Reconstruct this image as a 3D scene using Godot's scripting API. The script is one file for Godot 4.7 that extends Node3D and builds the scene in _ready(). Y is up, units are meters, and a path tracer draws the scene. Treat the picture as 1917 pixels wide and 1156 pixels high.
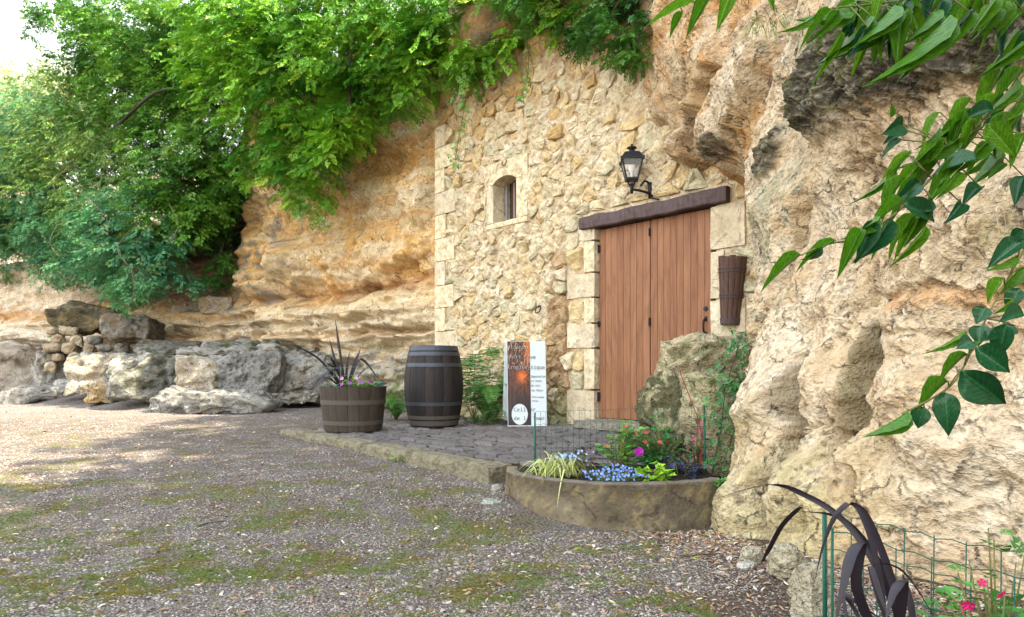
extends Node3D
# A courtyard before a rubble-walled cellar built into a limestone cliff. Metres, y up; the camera stands at (0, 0.9, 0) and looks along -z.

const EYE := 0.9
const FOCAL := 1300.0
var rng := RandomNumberGenerator.new()
# the wall's own frame: x along the wall to the right, y up, z out of the wall
var FX := Transform3D(Basis(Vector3(0.6653, 0, 0.7466), Vector3.UP, Vector3(-0.7466, 0, 0.6653)), Vector3(-1.158, 0, -10.72))
var M := {}
var nf := FastNoiseLite.new()    # smooth fractal
var nr := FastNoiseLite.new()    # ridged
var nc := FastNoiseLite.new()    # cells
var nfine := FastNoiseLite.new()
var nk := FastNoiseLite.new()    # cracks

func _ready() -> void:
	rng.seed = 41
	setup_view()
	setup_noise()
	setup_materials()
	build_ground()
	build_left_cliff()
	build_right_cliff()
	build_terrace()
	build_stone_wall()
	build_rocks()
	build_trees()
	build_courtyard_things()
	build_trough()
	build_foreground()
	build_litter()

func setup_view() -> void:
	var cam := Camera3D.new()
	cam.name = "camera"
	cam.projection = Camera3D.PROJECTION_FRUSTUM
	cam.near = 0.05
	cam.far = 400.0
	cam.size = 2.0 * 0.05 * 578.0 / FOCAL
	cam.frustum_offset = Vector2(0, 0.05 * 112.0 / FOCAL)
	cam.position = Vector3(0, EYE, 0)
	cam.current = true
	add_child(cam)
	var env := Environment.new()
	env.background_mode = Environment.BG_SKY
	var sky := Sky.new()
	var sm := ProceduralSkyMaterial.new()
	sm.sky_top_color = Color(0.75, 0.79, 0.86)
	sm.sky_horizon_color = Color(0.97, 0.95, 0.91)
	sm.sky_curve = 0.28
	sm.ground_bottom_color = Color(0.30, 0.27, 0.22)
	sm.ground_horizon_color = Color(0.55, 0.53, 0.47)
	sm.sun_angle_max = 6.0
	sky.sky_material = sm
	env.sky = sky
	env.tonemap_mode = Environment.TONE_MAPPER_LINEAR
	env.tonemap_exposure = 6.4
	env.sdfgi_enabled = true
	env.ssao_enabled = true
	env.ssil_enabled = true
	var we := WorldEnvironment.new()
	we.name = "world_environment"
	we.environment = env
	add_child(we)
	var sun := DirectionalLight3D.new()
	sun.name = "sun"
	sun.light_color = Color(1.0, 0.95, 0.86)
	sun.light_energy = 1.2
	sun.light_angular_distance = 0.5
	sun.shadow_enabled = true
	var towards := Vector3(0.52, 0.81, 0.225).normalized()
	sun.look_at_from_position(towards * 40.0, Vector3.ZERO, Vector3.UP)
	add_child(sun)

func setup_noise() -> void:
	nf.seed = 5
	nf.noise_type = FastNoiseLite.TYPE_SIMPLEX_SMOOTH
	nf.frequency = 1.0
	nf.fractal_type = FastNoiseLite.FRACTAL_FBM
	nf.fractal_octaves = 4
	nr.seed = 9
	nr.noise_type = FastNoiseLite.TYPE_SIMPLEX
	nr.frequency = 1.0
	nr.fractal_type = FastNoiseLite.FRACTAL_RIDGED
	nr.fractal_octaves = 4
	nc.seed = 3
	nc.noise_type = FastNoiseLite.TYPE_CELLULAR
	nc.cellular_return_type = FastNoiseLite.RETURN_DISTANCE2_SUB
	nc.frequency = 1.0
	nc.fractal_type = FastNoiseLite.FRACTAL_NONE
	nk.seed = 15
	nk.noise_type = FastNoiseLite.TYPE_CELLULAR
	nk.cellular_return_type = FastNoiseLite.RETURN_DISTANCE2_SUB
	nk.cellular_jitter = 1.0
	nk.frequency = 1.0
	nk.fractal_type = FastNoiseLite.FRACTAL_NONE
	nk.domain_warp_enabled = true
	nk.domain_warp_amplitude = 0.5
	nk.domain_warp_frequency = 1.6
	nk.domain_warp_fractal_octaves = 4
	nfine.seed = 77
	nfine.noise_type = FastNoiseLite.TYPE_SIMPLEX
	nfine.frequency = 1.0
	nfine.fractal_type = FastNoiseLite.FRACTAL_FBM
	nfine.fractal_octaves = 3

# ---------- materials ----------
func lin(c: Color) -> Color:
	return c.linear_to_srgb()

func noise_tex(freq: float, octaves: int, kind: int, ramp: Array = [], seed_ := 1, size := 512, gain := 0.5) -> NoiseTexture2D:
	var n := FastNoiseLite.new()
	n.seed = seed_
	n.noise_type = kind
	n.frequency = freq
	n.fractal_type = FastNoiseLite.FRACTAL_FBM
	n.fractal_octaves = octaves
	n.fractal_gain = gain
	if kind == FastNoiseLite.TYPE_CELLULAR:
		n.cellular_return_type = FastNoiseLite.RETURN_DISTANCE
	var t := NoiseTexture2D.new()
	t.width = size
	t.height = size
	t.seamless = true
	t.noise = n
	if ramp.size():
		var g := Gradient.new()
		var offs := PackedFloat32Array()
		var cols := PackedColorArray()
		for r in ramp:
			offs.append(r[0])
			cols.append(r[1])
		g.offsets = offs
		g.colors = cols
		t.color_ramp = g
	return t

func make_mat(called: String, c: Color, rough := 0.9, tex: Texture2D = null, bump: Texture2D = null, scale := 1.0, bump_cm := 1.0, world := false, vcol := false) -> StandardMaterial3D:
	var m := StandardMaterial3D.new()
	m.resource_name = called
	m.albedo_color = lin(c)
	m.roughness = rough
	m.metallic_specular = 0.3
	if tex or bump:
		m.uv1_triplanar = true
		m.uv1_world_triplanar = world
		m.uv1_scale = Vector3.ONE * scale
		m.uv1_triplanar_sharpness = 4.0
	if tex:
		m.albedo_texture = tex
	if bump:
		m.heightmap_enabled = true
		m.heightmap_texture = bump
		m.heightmap_scale = bump_cm
	m.vertex_color_use_as_albedo = vcol
	return m

func leaf_mat(called: String, c: Color, back: Color, rough := 0.5, vcol := true) -> StandardMaterial3D:
	var m := StandardMaterial3D.new()
	m.resource_name = called
	m.albedo_color = lin(c)
	m.roughness = rough
	m.metallic_specular = 0.4
	m.backlight_enabled = true
	m.backlight = back
	m.vertex_color_use_as_albedo = vcol
	m.cull_mode = BaseMaterial3D.CULL_DISABLED
	return m

func grey(v: float) -> Color:
	return Color(v, v, v)

func seamless(freq: float, octaves: int, kind: int, gain: float, seed_: int, size: int, ret := FastNoiseLite.RETURN_DISTANCE, warp := 0.0) -> PackedByteArray:
	var n := FastNoiseLite.new()
	n.seed = seed_
	n.noise_type = kind
	n.frequency = freq
	n.fractal_type = FastNoiseLite.FRACTAL_FBM if octaves > 1 else FastNoiseLite.FRACTAL_NONE
	n.fractal_octaves = octaves
	n.fractal_gain = gain
	n.cellular_return_type = ret
	if warp > 0.0:
		n.domain_warp_enabled = true
		n.domain_warp_amplitude = warp
		n.domain_warp_frequency = freq * 2.0
		n.domain_warp_fractal_octaves = 4
	var im := n.get_seamless_image(size, size, false, false, 0.12, true)
	im.convert(Image.FORMAT_L8)
	return im.get_data()

func limestone(size: int, seed_: int, crack: float, pit: float, lo: Color, hi: Color) -> Array:
	# [colour, relief] of weathered stone: grain, stains, pits and fine cracks
	var a := seamless(0.006, 6, FastNoiseLite.TYPE_SIMPLEX, 0.62, seed_, size)
	var b := seamless(0.05, 4, FastNoiseLite.TYPE_SIMPLEX, 0.62, seed_ + 1, size)
	var c := seamless(0.028, 1, FastNoiseLite.TYPE_CELLULAR, 0.5, seed_ + 2, size, FastNoiseLite.RETURN_DISTANCE, 12.0)
	var d := seamless(0.0065, 1, FastNoiseLite.TYPE_CELLULAR, 0.5, seed_ + 3, size, FastNoiseLite.RETURN_DISTANCE2_SUB, 60.0)
	var e := seamless(0.004, 5, FastNoiseLite.TYPE_SIMPLEX, 0.6, seed_ + 4, size)
	var col := PackedByteArray()
	var hgt := PackedByteArray()
	var n := size * size
	col.resize(n * 3)
	hgt.resize(n)
	for i in n:
		var av := a[i] / 255.0
		var bv := b[i] / 255.0
		var ev := e[i] / 255.0
		var pm := clampf((0.30 - c[i] / 255.0) / 0.16, 0, 1) * clampf((ev - 0.46) * 6.0, 0, 1) * pit
		var km := clampf(1.0 - d[i] / 255.0 / 0.05, 0, 1) * clampf((av - 0.42) * 5.0, 0, 1) * crack
		hgt[i] = int(clampf(0.62 * av + 0.34 * bv + 0.06 - 0.34 * pm - 0.34 * km, 0, 1) * 255.0)
		var t := clampf(0.10 + 0.75 * ev + 0.55 * (bv - 0.5) + 0.7 * (av - 0.5), 0, 1)
		var k := (1.0 - 0.45 * pm) * (1.0 - 0.55 * km)
		var o := i * 3
		col[o] = int(lerpf(lo.r, hi.r, t) * k * 255.0)
		col[o + 1] = int(lerpf(lo.g, hi.g, t) * k * 255.0)
		col[o + 2] = int(lerpf(lo.b, hi.b, t) * k * 255.0)
	return [ImageTexture.create_from_image(Image.create_from_data(size, size, false, Image.FORMAT_RGB8, col)), ImageTexture.create_from_image(Image.create_from_data(size, size, false, Image.FORMAT_L8, hgt))]

func leaf_print() -> ImageTexture:   # a pale midrib and side veins
	var im := Image.create(96, 192, false, Image.FORMAT_RGB8)
	var n := FastNoiseLite.new()
	n.frequency = 0.04
	for y in 192:
		for x in 96:
			var s := (x - 47.5) / 47.5
			var t := y / 191.0
			var v := absf(fposmod((t - 0.32 * absf(s)) * 9.0, 1.0) - 0.5) * 2.0
			var k := 0.68 + 0.16 * n.get_noise_2d(x, y)
			k += 0.30 * smoothstep(0.80, 1.0, v) * smoothstep(1.0, 0.6, absf(s))
			k += 0.35 * smoothstep(0.08, 0.0, absf(s))
			k -= 0.10 * smoothstep(0.3, 0.6, n.get_noise_2d(x * 1.7 + 90.0, y * 1.7))
			im.set_pixel(x, y, Color(minf(k * 1.02, 1), minf(k, 1), minf(k * 0.95, 1)))
	return ImageTexture.create_from_image(im)

func setup_materials() -> void:
	var lime := limestone(1024, 40, 1.0, 0.5, Color(0.80, 0.765, 0.715), Color(1, 1, 0.99))
	var rough := limestone(512, 60, 0.6, 0.3, Color(0.78, 0.75, 0.70), Color(1, 0.99, 0.97))
	var mott := noise_tex(0.006, 6, FastNoiseLite.TYPE_SIMPLEX, [[0.0, Color(0.74, 0.70, 0.64)], [0.34, Color(0.86, 0.84, 0.80)], [0.5, Color(0.95, 0.94, 0.91)], [0.7, Color(1, 0.99, 0.97)], [1.0, Color(1, 1, 1)]], 4, 1024, 0.66)
	var craggy := noise_tex(0.009, 7, FastNoiseLite.TYPE_SIMPLEX, [], 21, 1024, 0.68)
	var pit := noise_tex(0.03, 4, FastNoiseLite.TYPE_CELLULAR, [], 8, 512)
	var speck := noise_tex(0.06, 3, FastNoiseLite.TYPE_SIMPLEX, [[0.0, Color(0.62, 0.60, 0.57)], [0.42, Color(0.86, 0.85, 0.83)], [0.62, Color(0.98, 0.97, 0.95)], [1.0, Color(1, 1, 1)]], 14, 512)
	var fine := noise_tex(0.05, 5, FastNoiseLite.TYPE_SIMPLEX, [], 31, 512)
	M.rock = make_mat("rock", Color.WHITE, 0.95, lime[0], lime[1], 0.72, 3.2, true, true)
	M.boulder = make_mat("boulder_stone", Color.WHITE, 0.95, lime[0], lime[1], 0.9, 5.0, false, true)
	M.ground = make_mat("gravel_ground", Color.WHITE, 0.95, speck, fine, 1.3, 2.4, true, true)
	M.mortar = make_mat("mortar", Color.WHITE, 0.95, rough[0], rough[1], 0.8, 3.0, false, true)
	var scol := [Color(0.62, 0.51, 0.32), Color(0.64, 0.55, 0.37), Color(0.62, 0.49, 0.28), Color(0.60, 0.53, 0.37), Color(0.66, 0.58, 0.42), Color(0.61, 0.47, 0.25), Color(0.57, 0.53, 0.37), Color(0.63, 0.53, 0.34)]
	M.stones = []
	for i in scol.size():
		M.stones.append(make_mat("wall_stone", scol[i], 0.95, rough[0], rough[1], 0.7 + 0.05 * i, 3.0))
	M.stain = make_mat("stained_wall_stone", Color(0.43, 0.31, 0.18), 0.95, rough[0], rough[1], 0.8, 3.0)
	M.stain_green = make_mat("green_wall_stone", Color(0.36, 0.34, 0.18), 0.95, rough[0], rough[1], 0.8, 3.0)
	M.stain_gold = make_mat("golden_wall_stone", Color(0.52, 0.36, 0.16), 0.95, rough[0], rough[1], 0.8, 3.0)
	M.ashlar = make_mat("cut_stone", Color(0.62, 0.53, 0.36), 0.92, mott, fine, 1.2, 0.6)
	M.ashlar_pale = make_mat("cut_stone_pale", Color(0.65, 0.57, 0.42), 0.92, rough[0], rough[1], 0.7, 1.2)
	M.concrete = make_mat("trough_stone", Color.WHITE, 0.92, rough[0], rough[1], 1.1, 1.2, false, true)
	M.pavers = []
	for c in [Color(0.25, 0.23, 0.22), Color(0.29, 0.27, 0.255), Color(0.22, 0.205, 0.20), Color(0.27, 0.255, 0.255)]:
		M.pavers.append(make_mat("paving_stone", c, 0.85, mott, fine, 2.0, 1.2))
	M.kerb = make_mat("kerb_stone", Color(0.21, 0.19, 0.13), 0.92, mott, craggy, 1.3, 2.5)
	M.step = make_mat("step_stone", Color(0.26, 0.25, 0.20), 0.9, mott, craggy, 1.5, 2.0)
	# wood: long streaks along y
	var streak := wood_texture(12, [Color(0.78, 0.74, 0.71), Color(0.90, 0.88, 0.86), Color(1, 1, 1)])
	M.door = []
	for c in [Color(0.255, 0.118, 0.058), Color(0.268, 0.127, 0.063), Color(0.242, 0.110, 0.054), Color(0.28, 0.135, 0.068)]:
		var m: StandardMaterial3D = make_mat("door_wood", c, 0.55, streak, null, 1.0)
		m.uv1_scale = Vector3(1.3, 0.45, 1.3)
		m.uv1_offset = Vector3(c.r * 9.0, c.g * 7.0, 0)
		M.door.append(m)
	M.beam = make_mat("dark_beam", Color(0.098, 0.070, 0.068), 0.7, streak, fine, 1.0, 0.4)
	M.beam.uv1_scale = Vector3(1.3, 1.3, 1.3)
	M.staves = []
	for c in [Color(0.024, 0.021, 0.021), Color(0.030, 0.026, 0.024), Color(0.021, 0.019, 0.019), Color(0.037, 0.031, 0.028)]:
		var m: StandardMaterial3D = make_mat("barrel_stave", c, 0.62, streak, fine, 1.0, 0.25)
		m.uv1_scale = Vector3(3, 1.1, 3)
		M.staves.append(m)
	M.tub_staves = []
	for c in [Color(0.060, 0.049, 0.037), Color(0.051, 0.044, 0.036), Color(0.071, 0.058, 0.043)]:
		var m: StandardMaterial3D = make_mat("tub_stave", c, 0.7, streak, fine, 1.0, 0.3)
		m.uv1_scale = Vector3(3, 1.1, 3)
		M.tub_staves.append(m)
	M.hod = make_mat("hod_wood", Color(0.105, 0.062, 0.046), 0.7, streak, fine, 1.0, 0.3)
	M.hod.uv1_scale = Vector3(3, 1.1, 3)
	M.hoop = make_mat("hoop_iron", Color(0.075, 0.085, 0.10), 0.5, speck, null, 4.0)
	M.hoop.metallic = 0.45
	M.hoop_dull = make_mat("dull_hoop", Color(0.10, 0.088, 0.075), 0.7, speck, fine, 4.0, 0.1)
	M.hod_band = make_mat("hod_band", Color(0.085, 0.06, 0.058), 0.7, streak, null, 2.0)
	M.redstem = make_mat("red_stem", Color(0.22, 0.03, 0.02), 0.6)
	M.iron = make_mat("black_iron", Color(0.014, 0.014, 0.016), 0.45)
	M.rust = make_mat("rusty_iron", Color(0.05, 0.035, 0.03), 0.75, speck, fine, 4.0, 0.2)
	M.soil = make_mat("soil", Color(0.045, 0.033, 0.024), 0.97, speck, craggy, 3.0, 3.0)
	M.board = make_mat("white_board", Color(0.58, 0.64, 0.63), 0.45)
	M.ink = make_mat("black_ink", Color(0.02, 0.02, 0.025), 0.7)
	M.ink_pale = make_mat("white_ink", Color(0.68, 0.70, 0.68), 0.7)
	M.wire = make_mat("green_wire", Color(0.012, 0.075, 0.05), 0.45)
	M.wire_grey = make_mat("grey_wire", Color(0.16, 0.2, 0.18), 0.5)
	M.bark = make_mat("bark", Color(0.11, 0.085, 0.06), 0.95, mott, craggy, 2.0, 2.0)
	M.dark_bark = make_mat("dark_bark", Color(0.035, 0.028, 0.02), 0.95)
	M.pale_bark = make_mat("pale_bark", Color(0.13, 0.105, 0.075), 0.9)
	M.twig = make_mat("green_twig", Color(0.12, 0.12, 0.035), 0.6)
	M.leaf = leaf_mat("tree_leaf", Color.WHITE, Color(0.66, 0.66, 0.66), 0.5)
	M.leaf_big = leaf_mat("large_leaf", Color(0.11, 0.34, 0.012), Color(0.9, 0.9, 0.9), 0.45)
	M.leaf_big2 = leaf_mat("large_leaf_pale", Color(0.18, 0.46, 0.02), Color(0.95, 0.95, 0.95), 0.45)
	var print_ := leaf_print()
	M.leaf_dark = leaf_mat("dark_leaf", Color(0.022, 0.135, 0.045), Color(0.5, 0.5, 0.5), 0.35)
	for m in [M.leaf_big, M.leaf_big2, M.leaf_dark]:
		m.albedo_texture = print_
	M.plant = leaf_mat("plant_leaf", Color.WHITE, Color(0.6, 0.6, 0.6), 0.5)
	M.blade = leaf_mat("purple_blade", Color(0.015, 0.0105, 0.0145), Color(0.2, 0.2, 0.2), 0.5)
	M.sedge = leaf_mat("sedge_blade", Color(0.36, 0.42, 0.10), Color(0.5, 0.5, 0.5), 0.5)
	M.sedge_pale = leaf_mat("pale_sedge_blade", Color(0.52, 0.53, 0.24), Color(0.5, 0.5, 0.5), 0.5)
	M.straw = leaf_mat("straw", Color(0.34, 0.26, 0.13), Color(0.3, 0.3, 0.3), 0.7)
	M.moss_blade = leaf_mat("green_grass", Color(0.13, 0.2, 0.03), Color(0.4, 0.4, 0.4), 0.6)
	M.litter = leaf_mat("dry_leaf", Color.WHITE, Color(0.25, 0.25, 0.25), 0.8)
	M.pebble = make_mat("pebble", Color.WHITE, 0.9, null, null, 1.0, 1.0, false, true)
	var glass := StandardMaterial3D.new()
	glass.resource_name = "lantern_glass"
	glass.transparency = BaseMaterial3D.TRANSPARENCY_ALPHA
	glass.albedo_color = Color(0.9, 0.92, 0.9, 0.16)
	glass.roughness = 0.06
	M.glass = glass
	M.bulb = make_mat("white_bulb", Color(0.7, 0.7, 0.66), 0.2)
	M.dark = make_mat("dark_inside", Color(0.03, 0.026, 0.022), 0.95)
	M.shutter = make_mat("shutter_wood", Color(0.12, 0.05, 0.025), 0.7, streak, null, 1.0)
	M.steel = make_mat("grey_bar", Color(0.24, 0.23, 0.25), 0.5)

func wood_texture(seed_: int, ramp: Array) -> ImageTexture:
	var im := Image.create(256, 512, false, Image.FORMAT_RGB8)
	var n := FastNoiseLite.new()
	n.seed = seed_
	n.frequency = 1.0
	n.fractal_octaves = 4
	for y in 512:
		var a := TAU * y / 512.0
		for x in 256:
			var b := TAU * x / 256.0
			var v := n.get_noise_3d(cos(b) * 3.6 + cos(a) * 0.55, sin(b) * 3.6 + sin(a) * 0.55, cos(a) * 0.6)
			v += 0.4 * n.get_noise_3d(cos(b) * 11.0 + 9.0, sin(b) * 11.0 + sin(a) * 0.9, cos(a) * 0.9)
			v = clampf(0.58 + v * 0.6 - 0.5 * maxf(0.0, n.get_noise_3d(cos(b) * 0.9 + 30.0, sin(b) * 0.9 + sin(a) * 1.3, cos(a) * 1.3)), 0, 1)
			var c: Color = ramp[0].lerp(ramp[1], clampf(v * 2.0, 0, 1)).lerp(ramp[2], clampf(v * 2.0 - 1.0, 0, 1))
			im.set_pixel(x, y, c)
	return ImageTexture.create_from_image(im)

# ---------- nodes ----------
var taken := {}
func numbered(called: String) -> String:
	var k: int = taken.get(called, 0)
	taken[called] = k + 1
	return called if k == 0 else "%s_%03d" % [called, k]

func child_name(parent: Node, called: String) -> String:
	if parent == self:
		return numbered(called)
	var key := "%d/%s" % [parent.get_instance_id(), called]
	var k: int = taken.get(key, 0)
	taken[key] = k + 1
	return called if k == 0 else "%s_%03d" % [called, k]

func tag(o: Node, label: String, category := "", group := "") -> Node:
	o.set_meta("label", label)
	if category:
		o.set_meta("category", category)
	if group:
		o.set_meta("group", group)
	return o

func thing(called: String, label: String, category: String, at := Transform3D(), group := "") -> Node3D:
	var o := Node3D.new()
	o.name = numbered(called)
	o.transform = at
	add_child(o, true)
	tag(o, label, category, group)
	return o

func node(called: String, parent: Node, at := Transform3D()) -> Node3D:
	var o := Node3D.new()
	o.name = child_name(parent, called)
	o.transform = at
	parent.add_child(o, true)
	return o

func put_mesh(called: String, mesh: Mesh, m: Material, parent: Node = self, at := Transform3D()) -> MeshInstance3D:
	var o := MeshInstance3D.new()
	o.name = child_name(parent, called)
	o.mesh = mesh
	o.material_override = m
	o.transform = at
	parent.add_child(o, true)
	return o

func st_new(smooth := false) -> SurfaceTool:
	var st := SurfaceTool.new()
	st.begin(Mesh.PRIMITIVE_TRIANGLES)
	st.set_smooth_group(0 if smooth else -1)
	return st

func done(st: SurfaceTool) -> ArrayMesh:
	st.generate_normals()
	st.index()
	return st.commit()

func obj(called: String, st: SurfaceTool, m: Material, parent: Node = self, at := Transform3D()) -> MeshInstance3D:
	return put_mesh(called, done(st), m, parent, at)

func at(p: Vector3, yaw := 0.0) -> Transform3D:
	return Transform3D(Basis(Vector3.UP, yaw), p)

func px(u: float, v: float, d: float) -> Vector3:   # the place at depth d that lies in that direction from the camera
	return Vector3((u - 958.5) / FOCAL * d, EYE + (690.0 - v) / FOCAL * d, -d)

func fw(s: float, y: float, h: float) -> Vector3:
	return FX * Vector3(s, y, h)

# ---------- shapes ----------
func tri(st: SurfaceTool, a: Vector3, b: Vector3, c: Vector3) -> void:
	st.add_vertex(a)
	st.add_vertex(b)
	st.add_vertex(c)

func quad(st: SurfaceTool, a: Vector3, b: Vector3, c: Vector3, d: Vector3) -> void:   # clockwise seen from outside
	tri(st, a, b, c)
	tri(st, a, c, d)

func box(st: SurfaceTool, c: Vector3, size: Vector3, bevel := 0.0, b := Basis()) -> void:
	var e := size * 0.5
	var w := minf(bevel, minf(e.x, minf(e.y, e.z)) * 0.9)
	if w <= 0.0:
		w = 0.0005
	# each corner owns three points, one on each of its faces
	var f := func(sx: int, sy: int, sz: int, axis: int) -> Vector3:
		var v := Vector3(sx * (e.x - w), sy * (e.y - w), sz * (e.z - w))
		v[axis] += [sx, sy, sz][axis] * w
		return c + b * v
	for s in [1, -1]:
		for axis in 3:
			var a1 := (axis + 1) % 3
			var a2 := (axis + 2) % 3
			var q: Array[Vector3] = []
			for k in [[1, 1], [1, -1], [-1, -1], [-1, 1]]:
				var sg := [0, 0, 0]
				sg[axis] = s
				sg[a1] = k[0]
				sg[a2] = k[1]
				q.append(f.call(sg[0], sg[1], sg[2], axis))
			if s > 0:
				quad(st, q[0], q[1], q[2], q[3])
			else:
				quad(st, q[3], q[2], q[1], q[0])
	for axis in 3:   # edges along this axis
		var a1 := (axis + 1) % 3
		var a2 := (axis + 2) % 3
		for k in [[1, 1], [1, -1], [-1, -1], [-1, 1]]:
			var lo := [0, 0, 0]
			lo[axis] = -1
			lo[a1] = k[0]
			lo[a2] = k[1]
			var hi := [lo[0], lo[1], lo[2]]
			hi[axis] = 1
			var p0: Vector3 = f.call(lo[0], lo[1], lo[2], a1)
			var p1: Vector3 = f.call(hi[0], hi[1], hi[2], a1)
			var p2: Vector3 = f.call(hi[0], hi[1], hi[2], a2)
			var p3: Vector3 = f.call(lo[0], lo[1], lo[2], a2)
			if k[0] * k[1] > 0:
				quad(st, p0, p1, p2, p3)
			else:
				quad(st, p3, p2, p1, p0)
	for sx in [1, -1]:
		for sy in [1, -1]:
			for sz in [1, -1]:
				var a: Vector3 = f.call(sx, sy, sz, 0)
				var bb: Vector3 = f.call(sx, sy, sz, 1)
				var cc: Vector3 = f.call(sx, sy, sz, 2)
				if sx * sy * sz > 0:
					tri(st, a, cc, bb)
				else:
					tri(st, a, bb, cc)

func rough_block(st: SurfaceTool, c: Vector3, size: Vector3, seed_: int, amp := 0.008, n := 4) -> void:
	# a hand-cut block: chamfered, its front (+z) and sides slightly uneven
	var e := size * 0.5
	for face in 5:   # front, left, right, top, bottom
		for i in n:
			for j in n:
				var q: Array[Vector3] = []
				for k in [[0, 0], [0, 1], [1, 1], [1, 0]]:
					var a: float = (i + k[0]) / float(n) * 2.0 - 1.0
					var b: float = (j + k[1]) / float(n) * 2.0 - 1.0
					var p := Vector3.ZERO
					match face:
						0: p = Vector3(a, b, 1)
						1: p = Vector3(-1, b, a)
						2: p = Vector3(1, b, -a)
						3: p = Vector3(a, 1, -b)
						4: p = Vector3(a, -1, b)
					var o := p * e
					# soften edges
					var edge := 0
					for ax in 3:
						if absf(p[ax]) > 0.99:
							edge += 1
					if edge > 1:
						o -= Vector3(signf(p.x) * float(absf(p.x) > 0.99), signf(p.y) * float(absf(p.y) > 0.99), signf(p.z) * float(absf(p.z) > 0.99)) * amp * 0.9
					var w := o + c
					o += Vector3(nf.get_noise_3d(w.x * 4.0 + seed_, w.y * 4.0, w.z * 4.0), nf.get_noise_3d(w.x * 4.0, w.y * 4.0 + seed_, w.z * 4.0 + 7.0), nf.get_noise_3d(w.x * 5.0 + 3.0, w.y * 5.0, w.z * 5.0 + seed_)) * amp
					q.append(c + o)
				quad(st, q[0], q[1], q[2], q[3])

func tube(st: SurfaceTool, pts: Array, radii: Array, sides := 6, cap := true) -> void:
	var rings: Array = []
	var last := Vector3.ZERO
	for i in pts.size():
		var dir: Vector3 = (pts[mini(i + 1, pts.size() - 1)] - pts[maxi(i - 1, 0)]).normalized()
		var side := last
		if i == 0:
			side = dir.cross(Vector3.UP if absf(dir.y) < 0.9 else Vector3.RIGHT).normalized()
		else:
			side = (last - dir * last.dot(dir)).normalized()
		last = side
		var up := side.cross(dir)
		var r: float = radii[mini(i, radii.size() - 1)]
		var ring: Array[Vector3] = []
		for k in sides:
			var a := TAU * k / sides
			ring.append(pts[i] + (side * cos(a) + up * sin(a)) * r)
		rings.append(ring)
	for i in rings.size() - 1:
		for k in sides:
			var k2 := (k + 1) % sides
			quad(st, rings[i][k], rings[i][k2], rings[i + 1][k2], rings[i + 1][k])
	if cap:
		for e in [0, rings.size() - 1]:
			for k in range(1, sides - 1):
				tri(st, rings[e][0], rings[e][k if e else k + 1], rings[e][k + 1 if e else k])

func lathe(st: SurfaceTool, prof: Array, segs := 24, t := Transform3D()) -> void:   # prof: Vector2(radius, y) from bottom to top
	for i in prof.size() - 1:
		for k in segs:
			var a := TAU * k / segs
			var b := TAU * (k + 1) / segs
			var p0 := t * Vector3(prof[i].x * cos(a), prof[i].y, prof[i].x * sin(a))
			var p1 := t * Vector3(prof[i].x * cos(b), prof[i].y, prof[i].x * sin(b))
			var p2 := t * Vector3(prof[i + 1].x * cos(b), prof[i + 1].y, prof[i + 1].x * sin(b))
			var p3 := t * Vector3(prof[i + 1].x * cos(a), prof[i + 1].y, prof[i + 1].x * sin(a))
			if prof[i].x > 1e-5:
				tri(st, p0, p2, p1)
			if prof[i + 1].x > 1e-5:
				tri(st, p0, p3, p2)

func curve_points(pts: Array, n: int) -> Array:   # Catmull-Rom through the points
	var out := []
	for i in n:
		var t := float(i) / (n - 1) * (pts.size() - 1)
		var k := mini(int(t), pts.size() - 2)
		var f := t - k
		var a = pts[maxi(k - 1, 0)]
		var b = pts[k]
		var c = pts[k + 1]
		var d = pts[mini(k + 2, pts.size() - 1)]
		out.append(b.cubic_interpolate(c, a, d, f))
	return out

func blade(st: SurfaceTool, pts: Array, width: float, side: Vector3, fold := 0.25, taper := 0.12) -> void:
	# a strap leaf along pts; side = direction across it; folded along its midrib
	var n := pts.size()
	st.set_color(Color.WHITE)
	var rows := []
	for i in n:
		var t := float(i) / (n - 1)
		var dir: Vector3 = (pts[mini(i + 1, n - 1)] - pts[maxi(i - 1, 0)]).normalized()
		var sd := (side - dir * side.dot(dir)).normalized()
		var nm := sd.cross(dir)
		var w := width * 0.5 * minf(1.0, (1.0 - t) / 0.35 + 0.02) * minf(1.0, t / taper * 0.5 + 0.5)
		rows.append([pts[i] - sd * w + nm * w * fold, pts[i], pts[i] + sd * w + nm * w * fold])
	for i in n - 1:
		for k in 2:
			quad(st, rows[i][k], rows[i][k + 1], rows[i + 1][k + 1], rows[i + 1][k])

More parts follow.
